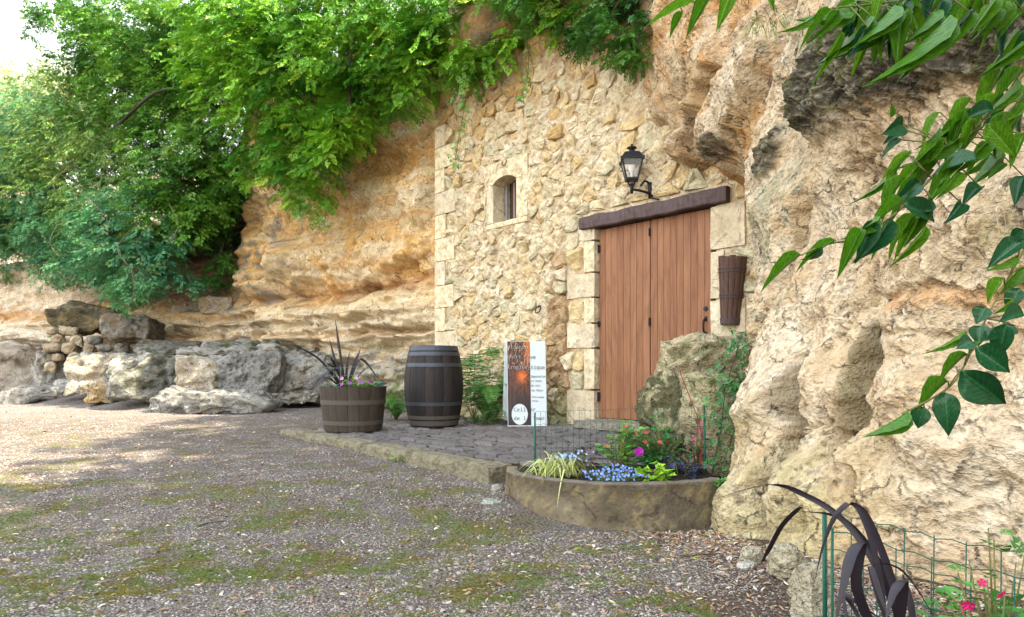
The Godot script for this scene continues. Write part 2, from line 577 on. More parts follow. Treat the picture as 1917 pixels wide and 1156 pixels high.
func grid_mesh(nu: int, nv: int, pts: PackedVector3Array, cols: PackedColorArray, skip := PackedByteArray()) -> ArrayMesh:
	# vertex (i, j) at i * nv + j; normals point along (d/dj x d/di)
	var nrm := PackedVector3Array()
	nrm.resize(nu * nv)
	for i in nu:
		var i0 := maxi(i - 1, 0) * nv
		var i1 := mini(i + 1, nu - 1) * nv
		for j in nv:
			var du := pts[i1 + j] - pts[i0 + j]
			var dv := pts[i * nv + mini(j + 1, nv - 1)] - pts[i * nv + maxi(j - 1, 0)]
			nrm[i * nv + j] = du.cross(dv).normalized()
	var idx := PackedInt32Array()
	idx.resize((nu - 1) * (nv - 1) * 6)
	var k := 0
	for i in nu - 1:
		for j in nv - 1:
			var a := i * nv + j
			if skip.size() and skip[a]:
				continue
			idx[k] = a
			idx[k + 1] = a + 1
			idx[k + 2] = a + nv + 1
			idx[k + 3] = a
			idx[k + 4] = a + nv + 1
			idx[k + 5] = a + nv
			k += 6
	idx.resize(k)
	var arr := []
	arr.resize(Mesh.ARRAY_MAX)
	arr[Mesh.ARRAY_VERTEX] = pts
	arr[Mesh.ARRAY_NORMAL] = nrm
	if cols.size():
		arr[Mesh.ARRAY_COLOR] = cols
	arr[Mesh.ARRAY_INDEX] = idx
	var m := ArrayMesh.new()
	m.add_surface_from_arrays(Mesh.PRIMITIVE_TRIANGLES, arr)
	return m

func ramp1(x: float, xs: Array, ys: Array) -> float:
	if x <= xs[0]:
		return ys[0]
	for i in xs.size() - 1:
		if x < xs[i + 1]:
			var t: float = (x - xs[i]) / (xs[i + 1] - xs[i])
			return lerpf(ys[i], ys[i + 1], t * t * (3.0 - 2.0 * t))
	return ys[-1]

func sst(a: float, b: float, x: float) -> float:
	return smoothstep(a, b, x)

func bump2(x: float, y: float, cx: float, cy: float, rx: float, ry: float) -> float:
	var q := ((x - cx) / rx) ** 2 + ((y - cy) / ry) ** 2
	return exp(-q * 1.5)

func groove(x: float, y: float, ax: float, ay: float, bx: float, by: float, w: float) -> float:
	# 1 on the segment, 0 further than w from it
	var ab := Vector2(bx - ax, by - ay)
	var ap := Vector2(x - ax, y - ay)
	var t := clampf(ap.dot(ab) / ab.length_squared(), 0, 1)
	var dd := (ap - ab * t).length() / w
	return maxf(0.0, 1.0 - dd)

# ---------- land ----------
func to_f(x: float, z: float) -> Vector2:   # (s, h) of a place on the ground
	var dx := x + 1.158
	var dz := z + 10.72
	return Vector2(0.6653 * dx + 0.7466 * dz, -0.7466 * dx + 0.6653 * dz)

const BANK_S := [-34.0, -13.5, -9.0, -6.0, -4.2, -3.4]
const BANK_H := [12.5, 4.3, 3.75, 3.3, 2.95, 2.45]
const CLIFF_S := [-60.0, -36.0, -24.0, -16.0, -11.0, -7.5, -5.5, -3.0, 0.0, 0.8, 7.0]
const CLIFF_H := [40.0, 17.0, 8.2, 4.3, 2.6, 1.45, 0.55, 0.02, -0.22, -0.45, -0.6]

func ground_y(x: float, z: float) -> float:
	var d := -z
	var y := ramp1(d, [-2.0, 3.8, 4.6, 7.8, 10.0, 40.0], [0.0, 0.0, 0.085, 0.15, 0.2, 0.2])
	y *= clampf((2.2 - x) / 1.0, 0.3, 1.0)
	var f := to_f(x, z)
	var hb := ramp1(f.x, BANK_S, BANK_H)
	var inside := minf(hb - f.y, -3.35 - f.x)
	if inside > -0.6:
		y += (0.10 * sst(-0.6, 0.0, inside) + 0.8 * sst(0.0, 0.7, inside) + 0.45 * sst(0.6, 2.6, inside))
	y += 0.022 * nf.get_noise_2d(x * 0.7, z * 0.7) + 0.006 * nf.get_noise_2d(x * 5.0 + 9.0, z * 5.0)
	return y

func ground_color(x: float, z: float, fine := 1.0) -> Color:
	var d := -z
	var f := to_f(x, z)
	var grit := Color(0.145, 0.122, 0.108)
	var pale := Color(0.255, 0.228, 0.20)
	var brown := Color(0.125, 0.088, 0.062)
	var moss := Color(0.14, 0.13, 0.035)
	var green := Color(0.115, 0.145, 0.04)
	var a := nf.get_noise_2d(x * 1.3 + 40.0, z * 1.3)
	var b := nf.get_noise_2d(x * 4.5 - 11.0, z * 4.5)
	var c := nf.get_noise_2d(x * 17.0, z * 17.0 + 5.0)
	var col := grit.lerp(pale, clampf(0.25 + 0.8 * b + 0.9 * c, 0, 1))
	col = col.lerp(brown, clampf(0.20 + 1.0 * nf.get_noise_2d(x * 2.2 + 70.0, z * 2.2) + 0.6 * c, 0, 0.85))
	var near := sst(6.5, 3.2, d)
	var m := sst(-0.05, 0.5, a * 0.6 + b * 0.7 + c * 0.7 - 0.22 + 0.34 * near)
	m *= 1.0 - sst(-0.2, 0.5, x) * 0.55
	col = col.lerp(moss.lerp(green, clampf(0.5 + 1.4 * nf.get_noise_2d(x * 3.0, z * 3.0 + 31.0), 0, 1)), m * 0.6)
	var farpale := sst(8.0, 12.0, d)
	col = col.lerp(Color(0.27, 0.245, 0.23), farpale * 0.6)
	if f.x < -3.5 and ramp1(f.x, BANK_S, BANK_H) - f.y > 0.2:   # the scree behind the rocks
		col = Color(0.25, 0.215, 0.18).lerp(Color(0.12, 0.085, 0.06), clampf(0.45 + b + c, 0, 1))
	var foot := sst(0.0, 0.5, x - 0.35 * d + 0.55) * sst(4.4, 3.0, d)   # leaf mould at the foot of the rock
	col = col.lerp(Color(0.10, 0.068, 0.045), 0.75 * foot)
	return col

func axis_steps(stops: Array) -> PackedFloat32Array:   # [[from, step], ... , [end, 0]]
	var out := PackedFloat32Array()
	for k in stops.size() - 1:
		var a: float = stops[k][0]
		var n := int(ceil((stops[k + 1][0] - a) / stops[k][1]))
		for i in n:
			out.append(lerpf(a, stops[k + 1][0], float(i) / n))
	out.append(stops[-1][0])
	return out

func build_ground() -> void:
	var xs := axis_steps([[-150.0, 12.0], [-30.0, 0.6], [-14.0, 0.15], [-6.0, 0.05], [-2.5, 0.024], [2.4, 0.3], [9.0, 12.0], [150.0, 0]])
	var ds := axis_steps([[-150.0, 12.0], [-6.0, 0.6], [1.6, 0.024], [5.2, 0.045], [9.5, 0.09], [16.0, 0.4], [30.0, 12.0], [180.0, 0]])
	var pts := PackedVector3Array()
	var cols := PackedColorArray()
	pts.resize(xs.size() * ds.size())
	cols.resize(pts.size())
	var k := 0
	for x in xs:
		for d in ds:
			pts[k] = Vector3(x, ground_y(x, -d), -d)
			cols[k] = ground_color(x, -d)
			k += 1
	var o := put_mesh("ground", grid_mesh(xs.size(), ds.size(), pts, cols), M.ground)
	o.set_meta("kind", "structure")
	tag(o, "mossy gravel ground of the courtyard with bare patches")

func crack(x: float, y: float, w: float) -> float:   # 1 along a net of cracks, partly closed
	var v := nk.get_noise_2d(x, y) + 1.0
	if v > w:
		return 0.0
	return (1.0 - v / w) * sst(-0.12, 0.12, nf.get_noise_2d(x * 1.1 + 17.0, y * 1.1))

func terrace(v: float, steps: float) -> float:   # flattens v into flakes with crisp edges
	var t := v * steps
	var f := floorf(t)
	return (f + smoothstep(0.30, 0.62, t - f)) / steps

const PROF_Y := [-0.6, 0.4, 0.9, 1.15, 1.3, 1.45, 1.53, 1.62, 1.8, 2.05, 2.16, 2.3, 2.5, 2.7, 3.0, 3.5, 4.0, 4.4, 4.8, 5.4, 6.0, 6.8, 7.4, 9.0]
const PROF_H := [0.95, 0.85, 0.7, 0.55, 0.36, 0.44, 0.24, 0.40, 0.44, 0.36, 0.08, 0.02, 0.14, 0.22, 0.16, 0.06, 0.0, 0.04, 0.12, 0.16, 0.1, -0.3, -1.3, -4.0]

func left_cliff_point(s: float, y: float) -> Vector3:
	var hb := ramp1(s, CLIFF_S, CLIFF_H)
	var wob := 0.10 * nf.get_noise_2d(s * 0.55, y * 0.5 + 3.0)
	var edge := sst(0.1, -0.9, s)                    # calm beside the wall
	var h := hb + ramp1(y + wob, PROF_Y, PROF_H) * lerpf(0.25, 1.0, edge) * lerpf(1.0, lerpf(0.35, 1.0, sst(-3.0, -6.0, s)), sst(1.5, 1.1, y))
	if s > 0.0:                                      # behind and above the wall
		h = hb + 0.75 * sst(4.95, 5.5, y) * sst(0.0, 0.8, s) - 3.0 * sst(6.2, 8.5, y)
	var back := sst(-5.9, -7.0, s) * sst(-13.0, -10.0, s) * sst(2.3, 3.4, y)
	h -= 2.2 * back
	h -= 5.0 * sst(-8.5, -11.0, s) * sst(3.6, 5.0, y)
	h += edge * (0.20 * nf.get_noise_3d(s * 0.6, y * 0.9, 1.0) + 0.20 * (nr.get_noise_3d(s * 0.42 + 5.0, y * 0.75, 4.0) - 0.3))
	h += lerpf(0.35, 1.0, edge) * (0.06 * nr.get_noise_3d(s * 1.3, y * 2.2, 2.0) + 0.034 * nf.get_noise_3d(s * 4.0, y * 5.0, 0.0) + 0.012 * nfine.get_noise_3d(s * 16.0, y * 18.0, 0.0))
	h += edge * (0.16 * terrace(nf.get_noise_3d(s * 0.75 + 9.0, y * 1.0, 6.0), 6.0) + 0.05 * terrace(nf.get_noise_3d(s * 2.2, y * 2.6, 16.0), 4.0))
	h -= edge * 0.06 * crack(s * 0.55, y * 0.9, 0.06)
	# bedding: thin ledges in the lower beds
	var bed := sst(2.6, 1.7, y) * sst(0.3, -0.6, s)
	h += bed * 0.30 * terrace(nf.get_noise_2d(s * 0.22 + 20.0, (y + wob * 0.6) * 3.6), 5.0)
	# blocks of the lower beds, and holes
	h += bed * 0.06 * clampf(nc.get_noise_2d(s * 1.5, y * 2.4) * 3.0 + 2.0, 0, 1)
	for hole in [[-5.0, 1.52, 0.30, 0.10, 0.35], [-3.0, 1.58, 0.22, 0.14, 0.32], [-2.1, 2.28, 0.75, 0.09, 0.30], [-1.2, 0.95, 0.2, 0.18, 0.28], [-0.75, 1.02, 0.05, 0.12, 0.3], [-1.35, 4.28, 0.08, 0.06, 0.15]]:
		h -= hole[4] * bump2(s, y, hole[0], hole[1], hole[2], hole[3])
	for knob in [[-0.62, 3.75, 0.5, 0.65, 0.22], [-4.6, 3.2, 0.5, 0.5, 0.30], [-5.6, 2.75, 0.45, 0.35, 0.35], [-5.0, 2.45, 0.3, 0.25, 0.25], [-2.75, 1.75, 0.25, 0.18, 0.22], [-1.0, 4.9, 0.9, 0.5, 0.12], [-6.6, 1.95, 0.5, 0.2, 0.5]]:
		h += knob[4] * sst(0.15, 0.75, bump2(s, y, knob[0], knob[1], knob[2], knob[3]))
	if s > -1.0 and s < 0.45 and y < 4.9:
		h = minf(h, lerpf(0.6, 0.0, sst(-0.8, -0.1, s)))   # stays behind the corner stones
	return Vector3(s, y + 0.05 * nf.get_noise_3d(s * 1.2, y * 1.2, 8.0), h)

func left_cliff_color(s: float, y: float) -> Color:
	var cream := Color(0.76, 0.60, 0.35)
	var pale := Color(0.80, 0.70, 0.52)
	var orange := Color(0.78, 0.50, 0.20)
	var rust := Color(0.44, 0.20, 0.07)
	var grey := Color(0.40, 0.40, 0.36)
	var dark := Color(0.07, 0.066, 0.05)
	var a := nf.get_noise_2d(s * 0.8, y * 1.1 + 50.0)
	var b := nf.get_noise_2d(s * 2.6 + 30.0, y * 3.4)
	var c := nf.get_noise_2d(s * 9.0, y * 11.0 + 8.0)
	var wob := 0.12 * nf.get_noise_2d(s * 0.55, y * 0.5 + 3.0)
	var col := cream.lerp(orange, clampf(0.40 + 2.0 * a + 0.9 * b, 0, 1.0) * sst(1.9, 2.6, y))
	col = col.lerp(pale, clampf(0.1 + 1.1 * b + 0.6 * c - 0.8 * a, 0, 0.85))
	col = col.lerp(Color(0.70, 0.40, 0.14), 0.55 * sst(0.10, 0.32, nf.get_noise_2d(s * 0.35 + 60.0, y * 3.4)))
	col = col.lerp(pale, 0.65 * sst(2.2, 1.7, y) * sst(0.9, 1.4, y))
	col = col.lerp(rust, 0.8 * sst(0.26, 0.05, absf(y + wob - 2.32)) * clampf(0.55 + b, 0, 1) * sst(-9.5, -6.5, s))
	col = col.lerp(Color(0.55, 0.28, 0.08), 0.7 * sst(0.12, 0.0, absf(y + wob * 0.7 - 1.5)) * clampf(0.45 + 1.3 * b, 0, 1))
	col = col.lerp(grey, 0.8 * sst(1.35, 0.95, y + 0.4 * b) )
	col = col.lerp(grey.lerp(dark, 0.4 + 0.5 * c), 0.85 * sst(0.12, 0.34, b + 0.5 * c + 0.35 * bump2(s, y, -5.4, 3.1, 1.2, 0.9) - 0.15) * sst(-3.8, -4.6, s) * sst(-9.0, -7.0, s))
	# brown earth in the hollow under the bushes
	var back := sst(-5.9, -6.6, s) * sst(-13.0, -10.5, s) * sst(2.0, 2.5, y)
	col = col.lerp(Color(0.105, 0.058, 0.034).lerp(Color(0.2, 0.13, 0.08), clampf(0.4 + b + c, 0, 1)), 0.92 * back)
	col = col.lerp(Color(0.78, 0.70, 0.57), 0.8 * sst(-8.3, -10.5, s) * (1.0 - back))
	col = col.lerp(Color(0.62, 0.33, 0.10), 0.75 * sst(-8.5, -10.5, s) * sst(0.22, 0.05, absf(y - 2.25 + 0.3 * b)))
	col = col.lerp(Color(0.13, 0.155, 0.04), 0.7 * sst(0.25, 0.45, a + 0.6 * c) * sst(1.6, 1.1, y))
	col = col.lerp(Color(0.30, 0.17, 0.07), 0.7 * crack(s * 0.55, y * 0.9, 0.075))
	# stained brown rock above the wall
	col = col.lerp(Color(0.30, 0.17, 0.065).lerp(dark, clampf(0.4 + b * 1.4, 0, 1)), 0.85 * sst(0.6, 1.6, s) * sst(4.3, 4.9, y))
	return col * (0.93 + 0.25 * c)

func build_left_cliff() -> void:
	var ss := axis_steps([[-60.0, 1.0], [-36.0, 0.35], [-18.0, 0.09], [-9.0, 0.036], [0.55, 0.06], [4.6, 0.3], [7.0, 0]])
	var ys := axis_steps([[-0.5, 0.2], [0.1, 0.03], [5.6, 0.06], [8.8, 0]])
	var pts := PackedVector3Array()
	var cols := PackedColorArray()
	pts.resize(ss.size() * ys.size())
	cols.resize(pts.size())
	var k := 0
	for s in ss:
		for y in ys:
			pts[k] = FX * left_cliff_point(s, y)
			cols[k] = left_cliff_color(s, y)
			k += 1
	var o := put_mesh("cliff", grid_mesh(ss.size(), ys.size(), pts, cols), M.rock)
	o.set_meta("kind", "structure")
	tag(o, "orange and cream bedded limestone cliff running left from the stone wall")
	# the wooded slope above the cliff, rising away from it
	var us := axis_steps([[-60.0, 2.0], [24.0, 0]])
	var vs := axis_steps([[0.0, 0.8], [30.0, 0]])
	pts = PackedVector3Array()
	cols = PackedColorArray()
	for s in us:
		for v in vs:
			var top := ramp1(s, [-60.0, -22.0, -11.0, -5.0, 24.0], [2.6, 2.8, 3.8, 6.7, 7.0])
			var hb := ramp1(s, CLIFF_S, CLIFF_H) if s < 6.0 else ramp1(s, [6.0, 9.0, 24.0], [-0.6, 1.8, 1.8])
			pts.append(fw(s, top + v * 0.8 * sst(-20.0, -9.0, s) + 0.4 * nf.get_noise_2d(s * 0.3, v * 0.3), hb - 0.6 - v))
			cols.append(Color(0.030, 0.036, 0.014).lerp(Color(0.06, 0.045, 0.026), clampf(0.5 + nf.get_noise_2d(s, v), 0, 1)))
	o = put_mesh("hillside", grid_mesh(us.size(), vs.size(), pts, cols), M.rock)
	o.set_meta("kind", "structure")
	tag(o, "wooded hillside rising behind the top of the cliff")

# x of the right-hand rock face, a table by depth (rows) and height (columns)
const RX_Y := [-0.2, 0.3, 0.6, 1.2, 1.8, 2.3, 2.7, 3.2, 3.8, 4.6, 6.5, 8.0]
const RX := [
	[-10.0, 7.5, 7.5, 7.5, 7.6, 7.6, 7.4, 7.5, 7.7, 7.8, 8.0, 8.4, 11.0],
	[-2.0, 4.0, 4.0, 4.0, 4.1, 4.1, 3.9, 4.0, 4.2, 4.3, 4.5, 5.0, 8.0],
	[0.5, 3.1, 3.1, 3.1, 3.15, 3.1, 2.9, 3.0, 3.1, 3.2, 3.4, 3.9, 6.5],
	[1.5, 2.62, 2.62, 2.65, 2.7, 2.65, 2.42, 2.5, 2.7, 2.8, 3.0, 3.4, 6.0],
	[2.2, 2.2, 2.2, 2.25, 2.3, 2.27, 2.03, 2.15, 2.4, 2.55, 2.7, 3.0, 5.5],
	[2.75, 1.88, 1.9, 1.95, 2.0, 2.02, 1.82, 1.93, 2.2, 2.3, 2.5, 2.8, 5.5],
	[3.2, 1.48, 1.55, 1.68, 1.8, 1.87, 1.72, 1.82, 2.1, 2.2, 2.4, 2.7, 5.2],
	[3.5, 1.27, 1.33, 1.50, 1.70, 1.80, 1.71, 1.80, 2.02, 2.15, 2.3, 2.6, 5.0],
	[3.9, 1.10, 1.12, 1.24, 1.60, 1.72, 1.72, 1.76, 1.98, 2.1, 2.25, 2.5, 5.0],
	[4.1, 1.18, 1.20, 1.25, 1.52, 1.67, 1.78, 1.80, 1.95, 2.1, 2.25, 2.5, 5.0],
	[4.4, 1.42, 1.42, 1.45, 1.48, 1.62, 1.78, 1.84, 1.95, 2.1, 2.2, 2.4, 5.0],
	[4.8, 1.70, 1.70, 1.72, 1.74, 1.67, 1.78, 1.85, 1.95, 2.05, 2.1, 2.3, 5.0],
	[5.2, 1.95, 1.95, 1.95, 1.95, 1.88, 1.83, 1.86, 1.93, 2.0, 2.05, 2.2, 5.0],
	[5.8, 2.20, 2.20, 2.20, 2.20, 2.12, 1.98, 1.92, 1.88, 1.88, 1.85, 1.9, 4.8],
	[6.2, 2.40, 2.40, 2.40, 2.38, 2.35, 2.20, 2.02, 1.86, 1.74, 1.68, 1.7, 4.6],
	[6.6, 2.52, 2.52, 2.52, 2.50, 2.48, 2.43, 2.22, 1.80, 1.62, 1.52, 1.5, 4.5],
	[7.0, 2.60, 2.60, 2.60, 2.58, 2.55, 2.52, 2.42, 1.76, 1.50, 1.42, 1.4, 4.4],
	[7.6, 2.70, 2.70, 2.70, 2.70, 2.68, 2.66, 2.55, 1.80, 1.50, 1.42, 1.4, 4.4],
	[8.1, 2.80, 2.80, 2.80, 2.80, 2.80, 2.78, 2.65, 2.05, 1.68, 1.48, 1.4, 4.4],
	[8.8, 3.0, 3.0, 3.0, 3.0, 3.0, 3.0, 2.9, 2.5, 2.1, 1.6, 1.4, 4.4],
]

func right_x(d: float, y: float) -> float:
	var i := 0
	while i < RX.size() - 2 and d > RX[i + 1][0]:
		i += 1
	var j := 0
	while j < RX_Y.size() - 2 and y > RX_Y[j + 1]:
		j += 1
	var a := clampf((d - RX[i][0]) / (RX[i + 1][0] - RX[i][0]), 0, 1)
	var b := clampf((y - RX_Y[j]) / (RX_Y[j + 1] - RX_Y[j]), 0, 1)
	a = lerpf(a, a * a * (3.0 - 2.0 * a), 0.5)
	b = b * b * (3.0 - 2.0 * b)
	return lerpf(lerpf(RX[i][j + 1], RX[i][j + 2], b), lerpf(RX[i + 1][j + 1], RX[i + 1][j + 2], b), a)

func dark_moss(d: float, y: float) -> float:   # the black mossy overhang and its smaller patches
	var n := 0.10 * nf.get_noise_2d(d * 3.0, y * 4.0) + 0.06 * nf.get_noise_2d(d * 11.0, y * 11.0)
	var lip := ramp1(d, [2.2, 3.0, 3.6, 4.2], [1.95, 2.02, 2.1, 2.25])
	var m := sst(lip + 0.02, lip + 0.14, y + n) * sst(lip + 0.85, lip + 0.62, y + n) * sst(4.35, 4.05, d + n)
	m = maxf(m, 0.9 * sst(0.3, 0.55, bump2(d, y, 4.75, 2.38, 0.18, 0.26) + n))
	m = maxf(m, 0.8 * sst(0.3, 0.6, bump2(d, y, 6.1, 2.85, 0.28, 0.14) + n))
	m = maxf(m, 0.8 * sst(0.35, 0.6, bump2(d, y, 2.55, 1.45, 0.16, 0.4) + n * 1.4))
	return m

func right_point(d: float, y: float) -> Vector3:
	var wx := 0.12 * nf.get_noise_2d(d * 0.9, y * 0.9 + 60.0)
	var wy := 0.12 * nf.get_noise_2d(d * 0.9 + 33.0, y * 0.9)
	var x := right_x(d + wx, y + wy)
	var low := sst(0.0, 0.6, y)
	x -= 0.11 * lerpf(0.4, 1.0, low) * nf.get_noise_3d(d * 0.75, y * 0.6, 11.0)
	x -= 0.040 * nf.get_noise_3d(d * 2.2, y * 1.6, 3.0) + 0.016 * nr.get_noise_3d(d * 2.4, y * 1.4, 5.0)
	var rug := 0.5 + 0.9 * sst(-0.1, 0.35, nf.get_noise_2d(d * 0.9 + 70.0, y * 0.9))
	x -= rug * (0.012 * nf.get_noise_3d(d * 7.5, y * 6.0, 9.0) + 0.006 * nr.get_noise_3d(d * 12.0, y * 10.0, 2.0)) + 0.004 * nfine.get_noise_3d(d * 36.0, y * 36.0, 0.0)
	var wq := 0.06 * nf.get_noise_2d(d * 3.0 + 8.0, y * 3.0)
	x -= 0.11 * lerpf(0.4, 1.0, low) * terrace(nf.get_noise_3d((d + wq) * 0.9 + 31.0, (y + wq) * 0.55, 2.0), 6.0)
	x -= 0.055 * terrace(nf.get_noise_3d(d * 2.6 + 3.0, y * 1.9, 21.0), 4.0)
	# knocked-off faces with sharp edges
	x -= 0.05 * clampf(nc.get_noise_2d(d * 0.9 + 4.0, y * 0.8) * 4.0 + 3.4, 0, 1) - 0.05
	x += 0.045 * crack(d * 0.75, y * 0.6, 0.045)
	x += 0.018 * crack(d * 2.1 + 9.0, y * 1.6 + 4.0, 0.06)
	# the leaning ridge over the door
	x -= 0.17 * sst(0.0, 0.55, groove(d, y, 5.35, 3.45, 6.35, 2.92, 0.40))
	x -= 0.08 * sst(0.0, 0.5, groove(d, y, 6.2, 2.95, 6.75, 2.68, 0.28))
	x += 0.14 * sst(0.0, 0.8, groove(d, y, 5.05, 3.5, 5.45, 2.5, 0.16))
	x += 0.22 * sst(0.0, 0.8, groove(d, y, 6.2, 3.45, 6.9, 3.1, 0.2))
	x -= 0.2 * sst(0.0, 0.6, groove(d, y, 7.3, 3.05, 6.6, 3.3, 0.22))
	# the overhang is rugged
	var dm := dark_moss(d, y)
	x -= dm * (0.05 + 0.045 * nr.get_noise_2d(d * 4.0, y * 4.0) + 0.022 * nf.get_noise_2d(d * 15.0, y * 15.0))
	# clefts
	for c in [[3.36, 1.06, 3.42, 0.55, 0.07, 0.10], [3.42, 0.55, 3.40, 0.1, 0.05, 0.07], [3.78, 0.95, 3.66, 0.25, 0.07, 0.12], [3.66, 0.25, 3.55, -0.2, 0.09, 0.14], [3.3, 1.22, 3.02, 1.27, 0.03, 0.035], [3.02, 1.27, 2.72, 1.17, 0.03, 0.03], [3.28, 1.08, 3.0, 1.04, 0.025, 0.03], [3.0, 1.04, 2.45, 1.0, 0.03, 0.035], [4.35, 0.9, 4.1, 1.9, 0.06, 0.06], [3.15, 1.65, 3.0, 1.35, 0.05, 0.05], [2.55, 1.9, 2.45, 1.1, 0.14, 0.2]]:
		x += c[5] * sst(0.0, 0.9, groove(d + 0.03 * nf.get_noise_2d(d * 6.0, y * 6.0), y + 0.03 * nf.get_noise_2d(d * 5.0, y * 5.0 + 9.0), c[0], c[1], c[2], c[3], c[4]))
	for hole in [[2.98, 1.48, 0.02, 0.02], [2.9, 1.15, 0.03, 0.02], [2.75, 1.2, 0.04, 0.03], [3.0, 1.56, 0.015, 0.03]]:
		x += 0.05 * sst(0.2, 0.7, bump2(d, y, hole[0], hole[1], hole[2] * 2.0, hole[3] * 2.0))
	return Vector3(x, y + 0.03 * nf.get_noise_3d(d * 2.0, y * 2.0, 14.0), -d - 0.03 * nf.get_noise_3d(d * 2.0, y * 2.0, 19.0))

func right_color(d: float, y: float) -> Color:
	var cream := Color(0.60, 0.49, 0.33)
	var pale := Color(0.66, 0.585, 0.45)
	var pink := Color(0.66, 0.53, 0.36)
	var orange := Color(0.58, 0.31, 0.10)
	var tan_ := Color(0.46, 0.31, 0.14)
	var lichen := Color(0.36, 0.36, 0.24)
	var a := nf.get_noise_2d(d * 1.1 + 12.0, y * 0.9)
	var b := nf.get_noise_2d(d * 3.2, y * 2.4 + 40.0)
	var c := nf.get_noise_2d(d * 10.0 + 4.0, y * 8.0)
	var e := nfine.get_noise_2d(d * 34.0, y * 30.0)
	var col := cream.lerp(pale, clampf(0.45 + 1.2 * a + 0.7 * c, 0, 1))
	col = col.lerp(pink, clampf(0.25 + 1.4 * b, 0, 0.75))
	col = col.lerp(Color(0.56, 0.40, 0.22), clampf(1.5 * nf.get_noise_2d(d * 1.9 + 90.0, y * 1.3) + 0.5 * c, 0, 0.55))
	var upper := sst(2.2, 2.9, y + 0.3 * b) * sst(4.9, 5.5, d)
	col = col.lerp(orange, clampf(0.26 + 1.2 * a + 0.8 * b, 0, 0.75) * upper)
	col = col.lerp(tan_, clampf(0.0 - 1.3 * a + 0.6 * c, 0, 0.6) * upper)
	col = col.lerp(orange, 0.8 * sst(0.25, 0.6, bump2(d, y, 6.55, 2.66, 0.45, 0.24) + 0.2 * c))
	col = col.lerp(orange, 0.6 * sst(0.3, 0.7, bump2(d, y, 5.7, 2.65, 0.25, 0.4) + 0.3 * c))
	col = col.lerp(pale, 0.6 * sst(0.3, 0.8, groove(d, y, 5.35, 3.45, 6.2, 2.95, 0.4)))
	col = col.lerp(tan_, 0.35 * clampf(-1.5 * b - 0.1, 0, 1))
	# grey-green lichen down the corner and at the foot
	col = col.lerp(lichen, 0.75 * sst(0.05, 0.35, b + 0.8 * c + 0.5 * bump2(d, y, 4.5, 1.9, 0.5, 0.7) - 0.2) * sst(3.7, 4.2, d) * sst(5.6, 5.0, d))
	col = col.lerp(Color(0.38, 0.35, 0.15), 0.55 * sst(0.75, 0.2, y + 0.4 * b) * sst(2.9, 3.4, d))
	col = col.lerp(Color(0.20, 0.17, 0.09), 0.8 * sst(0.0, 0.6, groove(d, y, 3.38, 1.05, 3.44, 0.62, 0.11)))
	col = col.lerp(Color(0.22, 0.18, 0.11), 0.7 * sst(0.0, 0.6, groove(d, y, 3.78, 0.9, 3.62, 0.2, 0.08)))
	col = col.lerp(Color(0.55, 0.27, 0.09), 0.55 * sst(0.0, 0.7, groove(d, y + 0.04 * b, 3.3, 1.22, 2.72, 1.2, 0.06)))
	col = col.lerp(Color(0.26, 0.17, 0.085), 0.75 * crack(d * 0.75, y * 0.6, 0.06))
	col = col.lerp(Color(0.34, 0.24, 0.13), 0.5 * crack(d * 2.1 + 9.0, y * 1.6 + 4.0, 0.07))
	# dark weathering, brown above, black in the moss
	var brownup := sst(2.0, 2.2, y) * sst(3.9, 3.2, d) + sst(1.3, 1.6, y + 0.3 * b) * sst(2.8, 2.3, d)
	col = col.lerp(Color(0.22, 0.125, 0.055), 0.7 * clampf(brownup, 0, 1) * clampf(0.5 + 1.2 * c, 0, 1))
	var dm := dark_moss(d, y)
	var mossy := Color(0.055, 0.048, 0.034).lerp(Color(0.15, 0.14, 0.10), clampf(0.25 + 1.5 * e + c, 0, 1))
	mossy = mossy.lerp(Color(0.075, 0.085, 0.018), clampf(1.6 * nf.get_noise_2d(d * 8.0 + 50.0, y * 8.0), 0, 0.8))
	col = col.lerp(mossy, dm)
	col = col.lerp(Color(0.27, 0.235, 0.18), 0.75 * sst(0.26, 0.45, e * 0.6 + c * 0.7 + 0.25 * b))
	return col * (0.95 + 0.22 * c)

func build_right_cliff() -> void:
	var ds := axis_steps([[-10.0, 0.5], [1.4, 0.1], [2.2, 0.0095], [4.6, 0.014], [7.7, 0.05], [8.8, 0]])
	var ys := axis_steps([[-0.25, 0.05], [0.0, 0.0105], [3.0, 0.016], [4.9, 0.15], [8.0, 0]])
	var pts := PackedVector3Array()
	var cols := PackedColorArray()
	pts.resize(ds.size() * ys.size())
	cols.resize(pts.size())
	var k := 0
	for d in ds:
		for y in ys:
			pts[k] = right_point(d, y)
			cols[k] = right_color(d, y)
			k += 1
	var o := put_mesh("rock_face", grid_mesh(ds.size(), ys.size(), pts, cols), M.rock)
	o.set_meta("kind", "structure")
	tag(o, "pale weathered limestone rock face beside the door, overhanging it, mossy black on top")

# ---------- terrace ----------
const TERRACE_Y := 0.2

